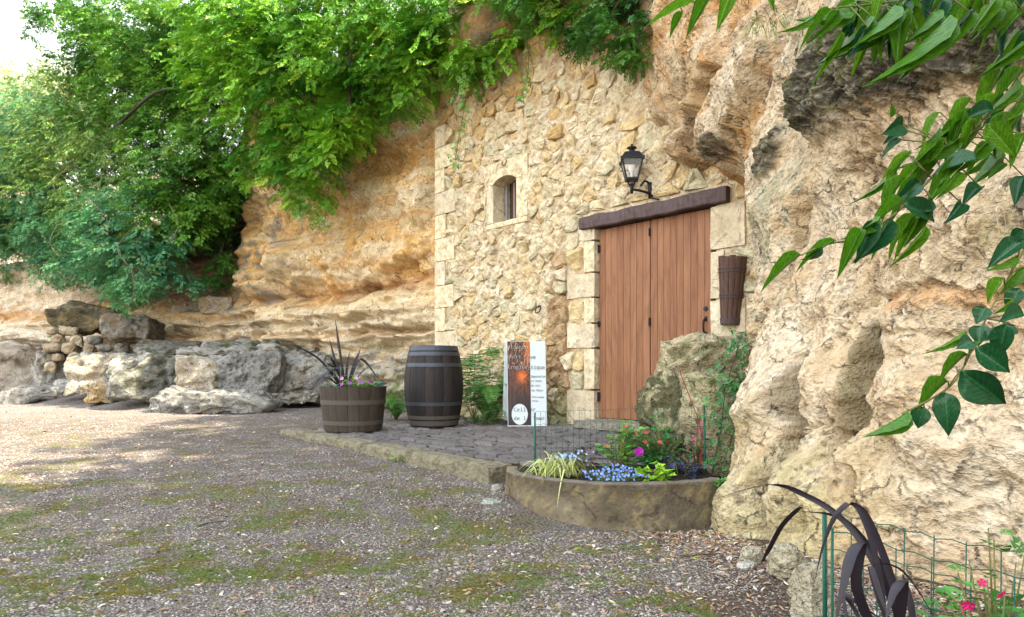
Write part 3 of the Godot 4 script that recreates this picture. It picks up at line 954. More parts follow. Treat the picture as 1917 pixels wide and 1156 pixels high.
func build_terrace() -> void:
	var root := Node3D.new()
	root.name = numbered("paved_terrace")
	root.transform = Transform3D(FX.basis, FX.origin + Vector3(0, TERRACE_Y, 0))   # own frame: x along the wall, z out of it
	add_child(root, true)
	root.set_meta("kind", "structure")
	tag(root, "dark stone paved terrace in front of the wooden door")
	var st := st_new()
	box(st, Vector3(3.8, -0.145, 1.36), Vector3(5.2, 0.25, 3.0))
	obj("bedding", st, M.soil, root)
	# setts in courses parallel to the wall
	var variants := []
	for v in 6:
		st = st_new()
		sett(st, v * 17 + 3)
		variants.append(done(st))
	var spots := []
	var z := 2.80
	var row := 0
	while z > 0.1:
		var depth := rng.randf_range(0.135, 0.165)
		var x := 1.28 + rng.randf_range(0.0, 0.05) - 0.1 * (row % 2)
		x = maxf(x, 1.26)
		while x < 6.1:
			var w := rng.randf_range(0.19, 0.30)
			spots.append([x + w * 0.5, z - depth * 0.5, w - 0.014, depth - 0.014])
			x += w
		z -= depth
		row += 1
	# nearest first
	spots.sort_custom(func(a, b): return (FX * Vector3(a[0], 0, a[1])).length_squared() - (5.0 if a[0] < 5.2 else 0.0) < (FX * Vector3(b[0], 0, b[1])).length_squared() - (5.0 if b[0] < 5.2 else 0.0))
	var rest := st_new()
	for i in spots.size():
		var q: Array = spots[i]
		var b := Basis.from_euler(Vector3(rng.randf_range(-0.03, 0.03), rng.randf_range(-0.025, 0.025), rng.randf_range(-0.03, 0.03))).scaled_local(Vector3(q[2], 1, q[3]))
		var t := Transform3D(b, Vector3(q[0], rng.randf_range(-0.012, 0.008), q[1]))
		if i < 298:
			put_mesh("paving_stone", variants[rng.randi() % 6], M.pavers[rng.randi() % 4], root, t)
		else:
			rest.append_from(variants[rng.randi() % 6], 0, t)
	var ro := put_mesh("distant_paving", rest.commit(), M.pavers[0], root)
	ro.set_meta("kind", "stuff")
	# kerb stones along the front and down the left side
	var x := 1.12
	var n := 0
	for w in [0.62, 0.78, 0.55, 0.82, 0.70, 0.42]:
		st = st_new()
		var z0 := lerpf(2.90, 3.06, (x + w * 0.5 - 1.25) / 3.9)
		rough_block(st, Vector3(x + w * 0.5, -0.135, z0 - 0.03), Vector3(w - 0.004, 0.29, 0.24), 50 + n, 0.012, 6)
		obj("kerb_stone", st, M.kerb, root)
		x += w
		n += 1

func sett(st: SurfaceTool, seed_: int) -> void:   # unit size in x and z, domed and worn, top near y = 0
	var prof := [[0.5, -0.06], [0.485, -0.012], [0.40, 0.0], [0.0, 0.004]]
	var n := 8
	var rings := []
	for p in prof:
		var ring := []
		for k in n:
			var a := TAU * (k + 0.5) / n
			var cx := cos(a)
			var cz := sin(a)
			var m := maxf(absf(cx), absf(cz))
			var w := 1.0 + 0.06 * nf.get_noise_2d(k * 3.7 + seed_, seed_ * 1.3)
			ring.append(Vector3(cx / m * p[0] * w, p[1] + 0.008 * nf.get_noise_2d(k * 5.1, seed_ + p[0] * 20.0), cz / m * p[0] * w))
		rings.append(ring)
	for i in 3:
		for k in n:
			var k2 := (k + 1) % n
			quad(st, rings[i][k2], rings[i][k], rings[i + 1][k], rings[i + 1][k2])

# ---------- the stone wall ----------
const OPEN_DOOR := Rect2(3.20, 0.0, 1.68, 2.60)
const OPEN_WIN := Rect2(1.395, 2.915, 0.475, 0.62)

func clip_poly(poly: PackedVector2Array, p: Vector2, n: Vector2) -> PackedVector2Array:   # keeps the side where (q - p).n <= 0
	var out := PackedVector2Array()
	for i in poly.size():
		var a := poly[i]
		var b := poly[(i + 1) % poly.size()]
		var da := (a - p).dot(n)
		var db := (b - p).dot(n)
		if da <= 0:
			out.append(a)
		if (da < 0 and db > 0) or (da > 0 and db < 0):
			out.append(a.lerp(b, da / (da - db)))
	return out

func stone_mesh(poly: PackedVector2Array, c: Vector2, proud: float, seed_: int) -> ArrayMesh:
	# a rubble stone: chipped outline, sloping sides, broken face of several planes
	var n := poly.size()
	var rings := []
	var levels := [[1.0, -0.05], [0.96, proud * 0.65], [0.60, proud]]
	var tilt := Vector2(sin(seed_ * 12.9), cos(seed_ * 7.7)) * rng_tilt(seed_)
	for l in levels:
		var ring := []
		for k in n:
			var q: Vector2 = (poly[k] - c) * l[0]
			var w := c + q
			var z: float = l[1]
			if l[1] > 0:
				z += proud * (1.1 * nf.get_noise_3d(w.x * 5.0, w.y * 5.0, seed_) + 0.6 * nf.get_noise_3d(w.x * 14.0, w.y * 14.0, seed_)) + tilt.dot(q)
				q += Vector2(nf.get_noise_3d(w.x * 9.0, w.y * 9.0, seed_ + 5.0), nf.get_noise_3d(w.x * 9.0 + 8.0, w.y * 9.0, seed_ + 5.0)) * 0.034
			ring.append(Vector3(q.x, q.y, maxf(z, -0.05)))
		rings.append(ring)
	var st := st_new()
	for i in rings.size() - 1:
		for k in n:
			var k2 := (k + 1) % n
			# split each quad along the other diagonal now and then, for broken facets
			if (k + i + seed_) % 2:
				quad(st, rings[i][k], rings[i + 1][k], rings[i + 1][k2], rings[i][k2])
			else:
				quad(st, rings[i][k2], rings[i][k], rings[i + 1][k], rings[i + 1][k2])
	var mid := Vector3(0, 0, proud * (1.0 + 0.5 * sin(seed_ * 3.3)))
	for k in n:
		tri(st, rings[-1][k], mid, rings[-1][(k + 1) % n])
	return done(st)

func rng_tilt(k: int) -> float:
	return 0.12 + 0.16 * absf(sin(k * 4.71))

func round_poly(poly: PackedVector2Array, cut: float) -> PackedVector2Array:   # knocks the corners off
	var out := PackedVector2Array()
	var n := poly.size()
	for i in n:
		var a := poly[(i + n - 1) % n]
		var b := poly[i]
		var c := poly[(i + 1) % n]
		var la := minf(cut, a.distance_to(b) * 0.4)
		var lc := minf(cut, c.distance_to(b) * 0.4)
		if a.distance_to(b) < 0.015:
			continue
		out.append(b + (a - b).normalized() * la)
		out.append(b + (c - b).normalized() * lc)
	return out

func build_stone_wall() -> void:
	var wall := thing("stone_wall", "tall cream rubble stone wall with door and small window, closing the cave in the cliff", "stone wall", FX)
	# --- mortar ---
	var xs := axis_steps([[0.02, 0.022], [5.65, 0]])
	var ys := axis_steps([[-0.1, 0.022], [5.1, 0]])
	var pts := PackedVector3Array()
	var cols := PackedColorArray()
	var skip := PackedByteArray()
	for x in xs:
		for y in ys:
			var h := 0.024 + 0.05 * nf.get_noise_2d(x * 2.6, y * 2.6) + 0.03 * nf.get_noise_2d(x * 11.0, y * 11.0) + 0.022 * nr.get_noise_2d(x * 5.0, y * 5.0)
			if x > 2.75 and y < 2.8:
				h = minf(h, 0.012)
			if x < 0.3:
				h = -0.02
			pts.append(Vector3(x, y, h))
			var t := clampf(0.5 + 1.2 * nf.get_noise_2d(x * 1.4, y * 1.4) + 0.7 * nf.get_noise_2d(x * 8.0, y * 8.0), 0, 1)
			var c := Color(0.60, 0.49, 0.32).lerp(Color(0.68, 0.60, 0.45), t)
			c = c.lerp(Color(0.30, 0.18, 0.08), 0.8 * sst(0.25, 0.6, bump2(x, y, 2.62, 1.2, 0.28, 1.3) + 0.4 * nf.get_noise_2d(x * 4.0, y * 4.0)))
			c = c.lerp(Color(0.20, 0.19, 0.08), 0.75 * sst(0.9, 0.3, y + 0.5 * nf.get_noise_2d(x * 2.0, y * 2.0)))
			c = c.lerp(Color(0.38, 0.24, 0.10), 0.5 * sst(3.8, 4.6, y + 0.5 * nf.get_noise_2d(x * 2.0, y * 2.0 + 6.0)))
			cols.append(c)
			var inside := Rect2(x, y, 0.022, 0.022)
			skip.append(1 if OPEN_DOOR.intersects(inside) or OPEN_WIN.grow(0.01).intersects(inside) else 0)
	put_mesh("mortar", grid_mesh(xs.size(), ys.size(), pts, cols, skip), M.mortar, wall)
	# --- corner stones: long and short in turn ---
	var blocks := []   # [x0, x1, y0, y1, material]
	var y := 0.1
	var k := 0
	var hold := []
	for hgt in [0.36, 0.35, 0.31, 0.34, 0.36, 0.34, 0.37, 0.35, 0.36, 0.34, 0.36, 0.33, 0.33]:
		var wide: float = 0.50 if k % 2 else 0.275
		var st := st_new()
		var x1 := wide + rng.randf_range(-0.02, 0.02)
		rough_block(st, Vector3(x1 * 0.5, y + hgt * 0.5, -0.05), Vector3(x1 - 0.004, hgt - 0.003, 0.2), 7 + k, 0.004, 4)
		obj("corner_stone", st, M.ashlar if k % 3 else M.ashlar_pale, wall)
		hold.append(Rect2(-0.5, y, x1 + 0.5, hgt))
		y += hgt
		k += 1
	# --- blocks beside the door ---
	y = 0.2
	k = 0
	for hgt in [0.44, 0.50, 0.30, 0.31, 0.30, 0.38, 0.33]:
		var wide := 3.075 if k % 2 else 2.79
		if k == 6:
			wide = 3.06
		var st := st_new()
		rough_block(st, Vector3((wide + 3.255) * 0.5, y + hgt * 0.5, -0.09), Vector3(3.255 - wide - 0.004, hgt - 0.008, 0.25), 31 + k, 0.008, 4)
		obj("door_jamb_stone", st, M.ashlar if k % 2 else M.ashlar_pale, wall)
		hold.append(Rect2(wide, y, 3.26 - wide, hgt))
		y += hgt
		k += 1
	y = 0.2
	k = 0
	for hgt in [0.42, 0.52, 0.46, 0.50, 0.46]:
		var wide := 4.985 if k % 2 else 5.22
		var st := st_new()
		rough_block(st, Vector3((4.815 + wide) * 0.5, y + hgt * 0.5, -0.09), Vector3(wide - 4.815 - 0.004, hgt - 0.008, 0.26), 61 + k, 0.010, 4)
		obj("door_jamb_stone", st, M.ashlar_pale, wall)
		hold.append(Rect2(4.81, y, wide - 4.81, hgt))
		y += hgt
		k += 1
	for p in [[2.80, 0.52, 3.02, 0.80, 0.01]]:
		pass
	# --- window ---
	build_window(wall)
	hold.append(Rect2(1.24, 2.84, 0.86, 0.91))
	hold.append(Rect2(2.99, 2.53, 2.1, 0.225))
	hold.append(Rect2(3.2, 0.0, 1.7, 2.6))
	# --- rubble ---
	build_rubble(wall, hold)
	# --- lintel beam ---
	var st := st_new()
	wobbly_beam(st, 3.055, 5.04, 2.565, 0.152, 0.0, 0.09)
	obj("lintel_beam", st, M.beam, wall)
	# --- door ---
	build_door(wall)
	st = st_new()
	rough_block(st, Vector3(4.04, 0.246, 0.06), Vector3(1.74, 0.108, 0.55), 91, 0.014, 8)
	obj("door_step", st, M.step, wall)
	# dark room behind, closed
	st = st_new()
	box(st, Vector3(4.03, 1.3, -0.42), Vector3(1.9, 2.9, 0.04))
	obj("back_panel", st, M.dark, wall)
	# --- ring and hook ---
	st = st_new()
	var ring := []
	for i in 17:
		var a := TAU * i / 16.0
		ring.append(Vector3(2.327 + 0.045 * sin(a), 1.655 - 0.045 * cos(a) , 0.075 + 0.02 * cos(a)))
	tube(st, ring, [0.008], 6, false)
	tube(st, [Vector3(2.327, 1.705, -0.03), Vector3(2.327, 1.705, 0.06), Vector3(2.327, 1.69, 0.07)], [0.01], 6)
	obj("iron_ring", st, M.rust, wall)
	st = st_new()
	tube(st, curve_points([Vector3(1.60, 3.735, 0.015), Vector3(1.60, 3.735, 0.05), Vector3(1.605, 3.68, 0.065), Vector3(1.66, 3.665, 0.065), Vector3(1.685, 3.70, 0.06), Vector3(1.685, 3.735, 0.055)], 14), [0.006], 6)
	obj("iron_hook", st, M.rust, wall)

func wobbly_beam(st: SurfaceTool, x0: float, x1: float, y0: float, hgt: float, z0: float, proud: float) -> void:
	var n := 28
	var rings := []
	for i in n + 1:
		var x := lerpf(x0, x1, float(i) / n)
		var dy := 0.012 * nf.get_noise_2d(x * 2.0, 4.0)
		var t := y0 + hgt + 0.018 * nf.get_noise_2d(x * 2.5, 9.0) + dy
		var b := y0 + 0.010 * nf.get_noise_2d(x * 2.5, 19.0) + dy
		var f := z0 + proud + 0.012 * nf.get_noise_2d(x * 3.0, 29.0)
		rings.append([Vector3(x, b, -0.2), Vector3(x, b, f - 0.012), Vector3(x, b + 0.012, f), Vector3(x, (t + b) * 0.5, f + 0.004), Vector3(x, t - 0.014, f), Vector3(x, t, f - 0.014), Vector3(x, t, -0.2)])
	for i in n:
		for k in 6:
			quad(st, rings[i][k], rings[i][k + 1], rings[i + 1][k + 1], rings[i + 1][k])
	for e in [0, n]:
		for k in range(1, 6):
			tri(st, rings[e][0], rings[e][k], rings[e][k + 1])

func build_rubble(wall: Node3D, hold: Array) -> void:
	var area := Rect2(0.27, 0.12, 5.3, 4.85)
	var seeds := PackedVector2Array()
	var tries := 0
	while tries < 16000 and seeds.size() < 480:
		tries += 1
		var p := Vector2(rng.randf_range(area.position.x, area.end.x), rng.randf_range(area.position.y, area.end.y))
		var bad := false
		for r in hold:
			if r.grow(0.045).has_point(p):
				bad = true
				break
		if bad:
			continue
		var big := 0.178 + 0.10 * nf.get_noise_2d(p.x * 0.9 + 3.0, p.y * 0.9) + 0.13 * bump2(p.x, p.y, 3.8, 3.75, 0.5, 0.5)
		if p.y > 3.95:
			big *= 0.93
		for q in seeds:
			var dd := q - p
			dd.y *= 1.28
			if dd.length() < big:
				bad = true
				break
		if not bad:
			seeds.append(p)
	var infill := {}
	var made := 0
	var order := []
	for q in seeds:
		order.append(q)
	order.sort_custom(func(a, b): return (FX * Vector3(a.x, a.y, 0)).length_squared() < (FX * Vector3(b.x, b.y, 0)).length_squared())
	seeds = PackedVector2Array(order)
	for i in seeds.size():
		var c := seeds[i]
		var poly := PackedVector2Array([c + Vector2(-0.34, -0.26), c + Vector2(0.34, -0.26), c + Vector2(0.34, 0.26), c + Vector2(-0.34, 0.26)])
		for j in seeds.size():
			if j == i or absf(seeds[j].x - c.x) > 0.75 or absf(seeds[j].y - c.y) > 0.6:
				continue
			# weighted so that courses lie flatter
			var dv := seeds[j] - c
			var nrm := Vector2(dv.x, dv.y * 1.64)
			poly = clip_poly(poly, c + dv * 0.5 - nrm.normalized() * 0.011, nrm.normalized())
		for r in hold:
			var dx0: float = r.position.x - c.x
			var dx1: float = c.x - r.end.x
			var dy0: float = r.position.y - c.y
			var dy1: float = c.y - r.end.y
			var m := maxf(maxf(dx0, dx1), maxf(dy0, dy1))
			if m > 0.6:
				continue
			if m == dx0:
				poly = clip_poly(poly, Vector2(r.position.x - 0.012, 0), Vector2(1, 0))
			elif m == dx1:
				poly = clip_poly(poly, Vector2(r.end.x + 0.012, 0), Vector2(-1, 0))
			elif m == dy0:
				poly = clip_poly(poly, Vector2(0, r.position.y - 0.012), Vector2(0, 1))
			else:
				poly = clip_poly(poly, Vector2(0, r.end.y + 0.012), Vector2(0, -1))
		if poly.size() < 3:
			continue
		poly = round_poly(poly, 0.022)
		if poly.size() < 5:
			continue
		var mid := Vector2.ZERO
		for q in poly:
			mid += q
		mid /= poly.size()
		var proud := rng.randf_range(0.020, 0.058)
		var pick := rng.randi() % 8
		var mm: Material = M.stones[pick]
		var nz := nf.get_noise_2d(mid.x * 1.6, mid.y * 1.6 + 20.0)
		if bump2(mid.x, mid.y, 2.62, 1.3, 0.24, 1.0) + nz > 0.6:
			mm = M.stain
		elif mid.y + nz < 0.55:
			mm = M.stain_green
		elif mid.y + nz * 1.5 > 4.35 and i % 3:
			mm = M.stain_gold
		if mid.distance_to(Vector2(3.83, 3.62)) < 0.22:
			mm = M.stones[5]
		var tr := Transform3D(Basis(), Vector3(mid.x, mid.y, 0.004))
		if made >= 298:
			infill[mm] = infill.get(mm, st_new())
			infill[mm].append_from(stone_mesh(poly, mid, proud, i), 0, tr)
			continue
		made += 1
		put_mesh("stone", stone_mesh(poly, mid, proud, i), mm, wall, tr)
	for mm in infill:
		put_mesh("farther_stones", infill[mm].commit(), mm, wall).set_meta("kind", "stuff")

func build_window(wall: Node3D) -> void:
	var win := node("window", wall)
	# surround: sill, two jambs, head with a low arch
	var st := st_new()
	rough_block(st, Vector3(1.675, 2.875, -0.06), Vector3(0.85, 0.078, 0.23), 3, 0.005, 6)
	obj("sill", st, M.ashlar, win)
	for side in [0, 1]:
		st = st_new()
		var x0 := 1.25 if side == 0 else 1.868
		var x1 := 1.397 if side == 0 else 2.092
		rough_block(st, Vector3((x0 + x1) * 0.5, 3.185, -0.065), Vector3(x1 - x0, 0.536, 0.22), 13 + side, 0.004, 4)
		obj("surround_stone", st, M.ashlar if side else M.ashlar_pale, win)
	st = st_new()
	var n := 12
	var arch := func(t: float) -> float: return 3.455 + 0.075 * sin(PI * clampf(t, 0, 1)) ** 0.7
	for i in n:
		var t0 := float(i) / n
		var t1 := float(i + 1) / n
		var xa := lerpf(1.397, 1.868, t0)
		var xb := lerpf(1.397, 1.868, t1)
		var ya: float = arch.call(t0)
		var yb: float = arch.call(t1)
		quad(st, Vector3(xa, ya, 0.045), Vector3(xa, 3.74, 0.045), Vector3(xb, 3.74, 0.045), Vector3(xb, yb, 0.045))
		quad(st, Vector3(xa, ya, -0.22), Vector3(xa, ya, 0.045), Vector3(xb, yb, 0.045), Vector3(xb, yb, -0.22))
		quad(st, Vector3(xa, 3.74, 0.045), Vector3(xa, 3.74, -0.1), Vector3(xb, 3.74, -0.1), Vector3(xb, 3.74, 0.045))
	for side in [[1.25, 1.397], [1.868, 2.092]]:
		rough_block(st, Vector3((side[0] + side[1]) * 0.5, 3.597, -0.0665), Vector3(side[1] - side[0], 0.286, 0.22), 23, 0.003, 3)
	obj("surround_stone", st, M.ashlar, win)
	# deep reveal, running back from the opening
	st = st_new()
	var a := Vector3(1.399, 2.913, -0.17)
	var b := Vector3(1.866, 3.56, -0.27)
	quad(st, Vector3(a.x, a.y, a.z), Vector3(a.x, b.y, a.z), Vector3(a.x + 0.01, b.y, b.z), Vector3(a.x + 0.01, a.y, b.z))
	quad(st, Vector3(b.x, a.y, b.z), Vector3(b.x, b.y, b.z), Vector3(b.x, b.y, a.z), Vector3(b.x, a.y, a.z))
	quad(st, Vector3(a.x, a.y, a.z), Vector3(a.x, a.y, b.z), Vector3(b.x, a.y, b.z), Vector3(b.x, a.y, a.z))
	quad(st, Vector3(a.x, b.y, b.z), Vector3(a.x, b.y, a.z), Vector3(b.x, b.y, a.z), Vector3(b.x, b.y, b.z))
	obj("reveal", st, M.ashlar, win)
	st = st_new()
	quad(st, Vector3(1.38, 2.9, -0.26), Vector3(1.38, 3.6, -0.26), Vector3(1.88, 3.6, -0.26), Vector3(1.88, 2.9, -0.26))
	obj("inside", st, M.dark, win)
	for p in [[1.437, -0.175], [1.60, -0.175], [1.765, -0.175]]:
		st = st_new()
		box(st, Vector3(p[0], 3.2, p[1]), Vector3(0.022, 0.57, 0.03), 0.003)
		obj("bar", st, M.steel, win)
	st = st_new()
	for i in 3:
		box(st, Vector3(1.53 + 0.13 * i, 3.2, -0.235), Vector3(0.127, 0.62, 0.02), 0.003)
	obj("shutter", st, M.shutter, win)

func build_door(wall: Node3D) -> void:
	var door := node("wooden_door", wall, Transform3D(Basis(), Vector3(0, 0, -0.06)))
	var y0 := 0.308
	var y1 := 2.556
	var k := 0
	for leaf in [[3.268, 4.008, 8], [4.018, 4.792, 9]]:
		var x: float = leaf[0]
		var n: int = leaf[2]
		var w: float = (leaf[1] - leaf[0]) / n
		for i in n:
			var st := st_new()
			var ww := w * (1.0 + 0.08 * sin(i * 2.7 + k))
			if i == n - 1:
				ww = leaf[1] - x
			box(st, Vector3(x + ww * 0.5, (y0 + y1) * 0.5, 0.001 * sin(i * 5.0)), Vector3(ww - 0.0015, y1 - y0, 0.036), 0.004)
			obj("plank", st, M.door[(i * 7 + k * 3 + (i * i) % 3) % 4], door)
			x += ww
			k += 1
	# hinges: black plates with a pin
	for p in [[3.262, 2.33, 0.05, 0.085], [3.262, 1.43, 0.05, 0.06], [3.258, 0.56, 0.055, 0.105], [4.012, 2.42, 0.022, 0.08], [4.012, 1.42, 0.026, 0.085]]:
		var st := st_new()
		box(st, Vector3(p[0], p[1], 0.024), Vector3(p[2], p[3], 0.012), 0.002)
		tube(st, [Vector3(p[0], p[1] - p[3] * 0.55, 0.034), Vector3(p[0], p[1] + p[3] * 0.55, 0.034)], [0.009], 8)
		obj("hinge", st, M.iron, door)
	var st := st_new()
	tube(st, curve_points([Vector3(4.725, 1.41, 0.018), Vector3(4.725, 1.405, 0.05), Vector3(4.725, 1.37, 0.066), Vector3(4.725, 1.31, 0.066), Vector3(4.725, 1.275, 0.05), Vector3(4.725, 1.27, 0.018)], 16), [0.010], 8)
	box(st, Vector3(4.725, 1.415, 0.022), Vector3(0.035, 0.05, 0.01), 0.003)
	box(st, Vector3(4.725, 1.255, 0.022), Vector3(0.035, 0.05, 0.01), 0.003)
	obj("handle", st, M.iron, door)
	st = st_new()
	tube(st, [Vector3(4.725, 1.52, 0.018), Vector3(4.725, 1.52, 0.032)], [0.026, 0.022], 14)
	obj("lock", st, M.iron, door)
	st = st_new()
	box(st, Vector3(4.803, 1.44, -0.02), Vector3(0.02, 2.24, 0.06), 0.002)
	obj("frame", st, M.dark, door)

# ---------- rocks ----------
func rock_mesh(size: Vector3, seed_: int, n: int, boxy: float, cols: Array, amp := 0.16, cuts := 5) -> ArrayMesh:
	# a weathered block: a cube pressed towards a ball, split planes and pits; cols = [base, second, stain, stain share]
	var pts := PackedVector3Array()
	var col := PackedColorArray()
	var idx := PackedInt32Array()
	var sc := maxf(size.x, maxf(size.y, size.z))
	var planes := []
	var r := RandomNumberGenerator.new()
	r.seed = seed_
	for k in cuts:
		planes.append([Vector3(r.randf_range(-1, 1), r.randf_range(-0.6, 1), r.randf_range(-1, 1)).normalized(), r.randf_range(0.72, 0.95)])
	for face in 6:
		var axis := face / 2
		var sg := 1.0 if face % 2 == 0 else -1.0
		var base := pts.size()
		for i in n + 1:
			for j in n + 1:
				var p := Vector3.ZERO
				p[axis] = sg
				p[(axis + 1) % 3] = (2.0 * i / n - 1.0) * sg
				p[(axis + 2) % 3] = 2.0 * j / n - 1.0
				var q := p.normalized().lerp(p * 0.82, boxy)
				for pl in planes:
					var over: float = q.dot(pl[0]) - pl[1]
					if over > 0:
						q -= pl[0] * over * 0.85
				var w := q * size * 0.5
				var dirn := p.normalized()
				var so := float(seed_ % 97) * 3.1
				var f := 1.0 / sc
				var dsp := amp * (nf.get_noise_3d(w.x * 2.2 * f + so, w.y * 2.2 * f, w.z * 2.2 * f) + 0.5 * (nr.get_noise_3d(w.x * 2.0 * f, w.y * 2.4 * f + so, w.z * 2.0 * f) - 0.3)) + amp * 0.35 * nf.get_noise_3d(w.x * 7.0 * f, w.y * 7.0 * f, w.z * 7.0 * f + so)
				dsp += amp * 1.1 * terrace(nf.get_noise_3d(w.x * 1.5 * f + so + 7.0, w.y * 1.9 * f, w.z * 1.5 * f), 6.0)
				w += dirn * dsp * sc * 0.5
				pts.append(w)
				var a := nf.get_noise_3d(w.x * 2.4 * f + so, w.y * 2.4 * f + 4.0, w.z * 2.4 * f)
				var b := nf.get_noise_3d(w.x * 9.0 * f, w.y * 9.0 * f, w.z * 9.0 * f + so)
				var c: Color = cols[0].lerp(cols[1], clampf(0.4 + 1.3 * a + 0.5 * b, 0, 1))
				c = c.lerp(cols[2], sst(0.02, 0.28, a * 0.6 + b * 0.7 + float(cols[3]) - 0.35 + 0.2 * dirn.y) * 0.85)
				col.append(c)
		for i in n:
			for j in n:
				var a := base + i * (n + 1) + j
				idx.append_array(PackedInt32Array([a, a + 1, a + n + 2, a, a + n + 2, a + n + 1]))
	var nrm := PackedVector3Array()
	nrm.resize(pts.size())
	for k in range(0, idx.size(), 3):
		var fn := (pts[idx[k + 1]] - pts[idx[k]]).cross(pts[idx[k + 2]] - pts[idx[k]])
		fn = -fn
		for e in 3:
			nrm[idx[k + e]] += fn
	# the six sides share their rims: give rims the direction outwards, mixed
	var m1 := n + 1
	for k in pts.size():
		var loc := k % (m1 * m1)
		var i := loc / m1
		var j := loc % m1
		var v := nrm[k].normalized()
		if i == 0 or j == 0 or i == n or j == n:
			v = (v * 0.4 + (pts[k] / size).normalized()).normalized()
		nrm[k] = v
	var arr := []
	arr.resize(Mesh.ARRAY_MAX)
	arr[Mesh.ARRAY_VERTEX] = pts
	arr[Mesh.ARRAY_NORMAL] = nrm
	arr[Mesh.ARRAY_COLOR] = col
	arr[Mesh.ARRAY_INDEX] = idx
	var m := ArrayMesh.new()
	m.add_surface_from_arrays(Mesh.PRIMITIVE_TRIANGLES, arr)
	return m

var rock_seed := 100
func rock(called: String, label: String, pos: Vector3, size: Vector3, yaw: float, boxy: float, cols: Array, n := 16, group := "", tilt := 0.0, amp := 0.16, cuts := 5) -> void:
	rock_seed += 7
	var o := put_mesh(called, rock_mesh(size, rock_seed, n, boxy, cols, amp, cuts), M.boulder, self, Transform3D(Basis.from_euler(Vector3(tilt, yaw, tilt * 0.6)), pos))
	tag(o, label, "rock", group)

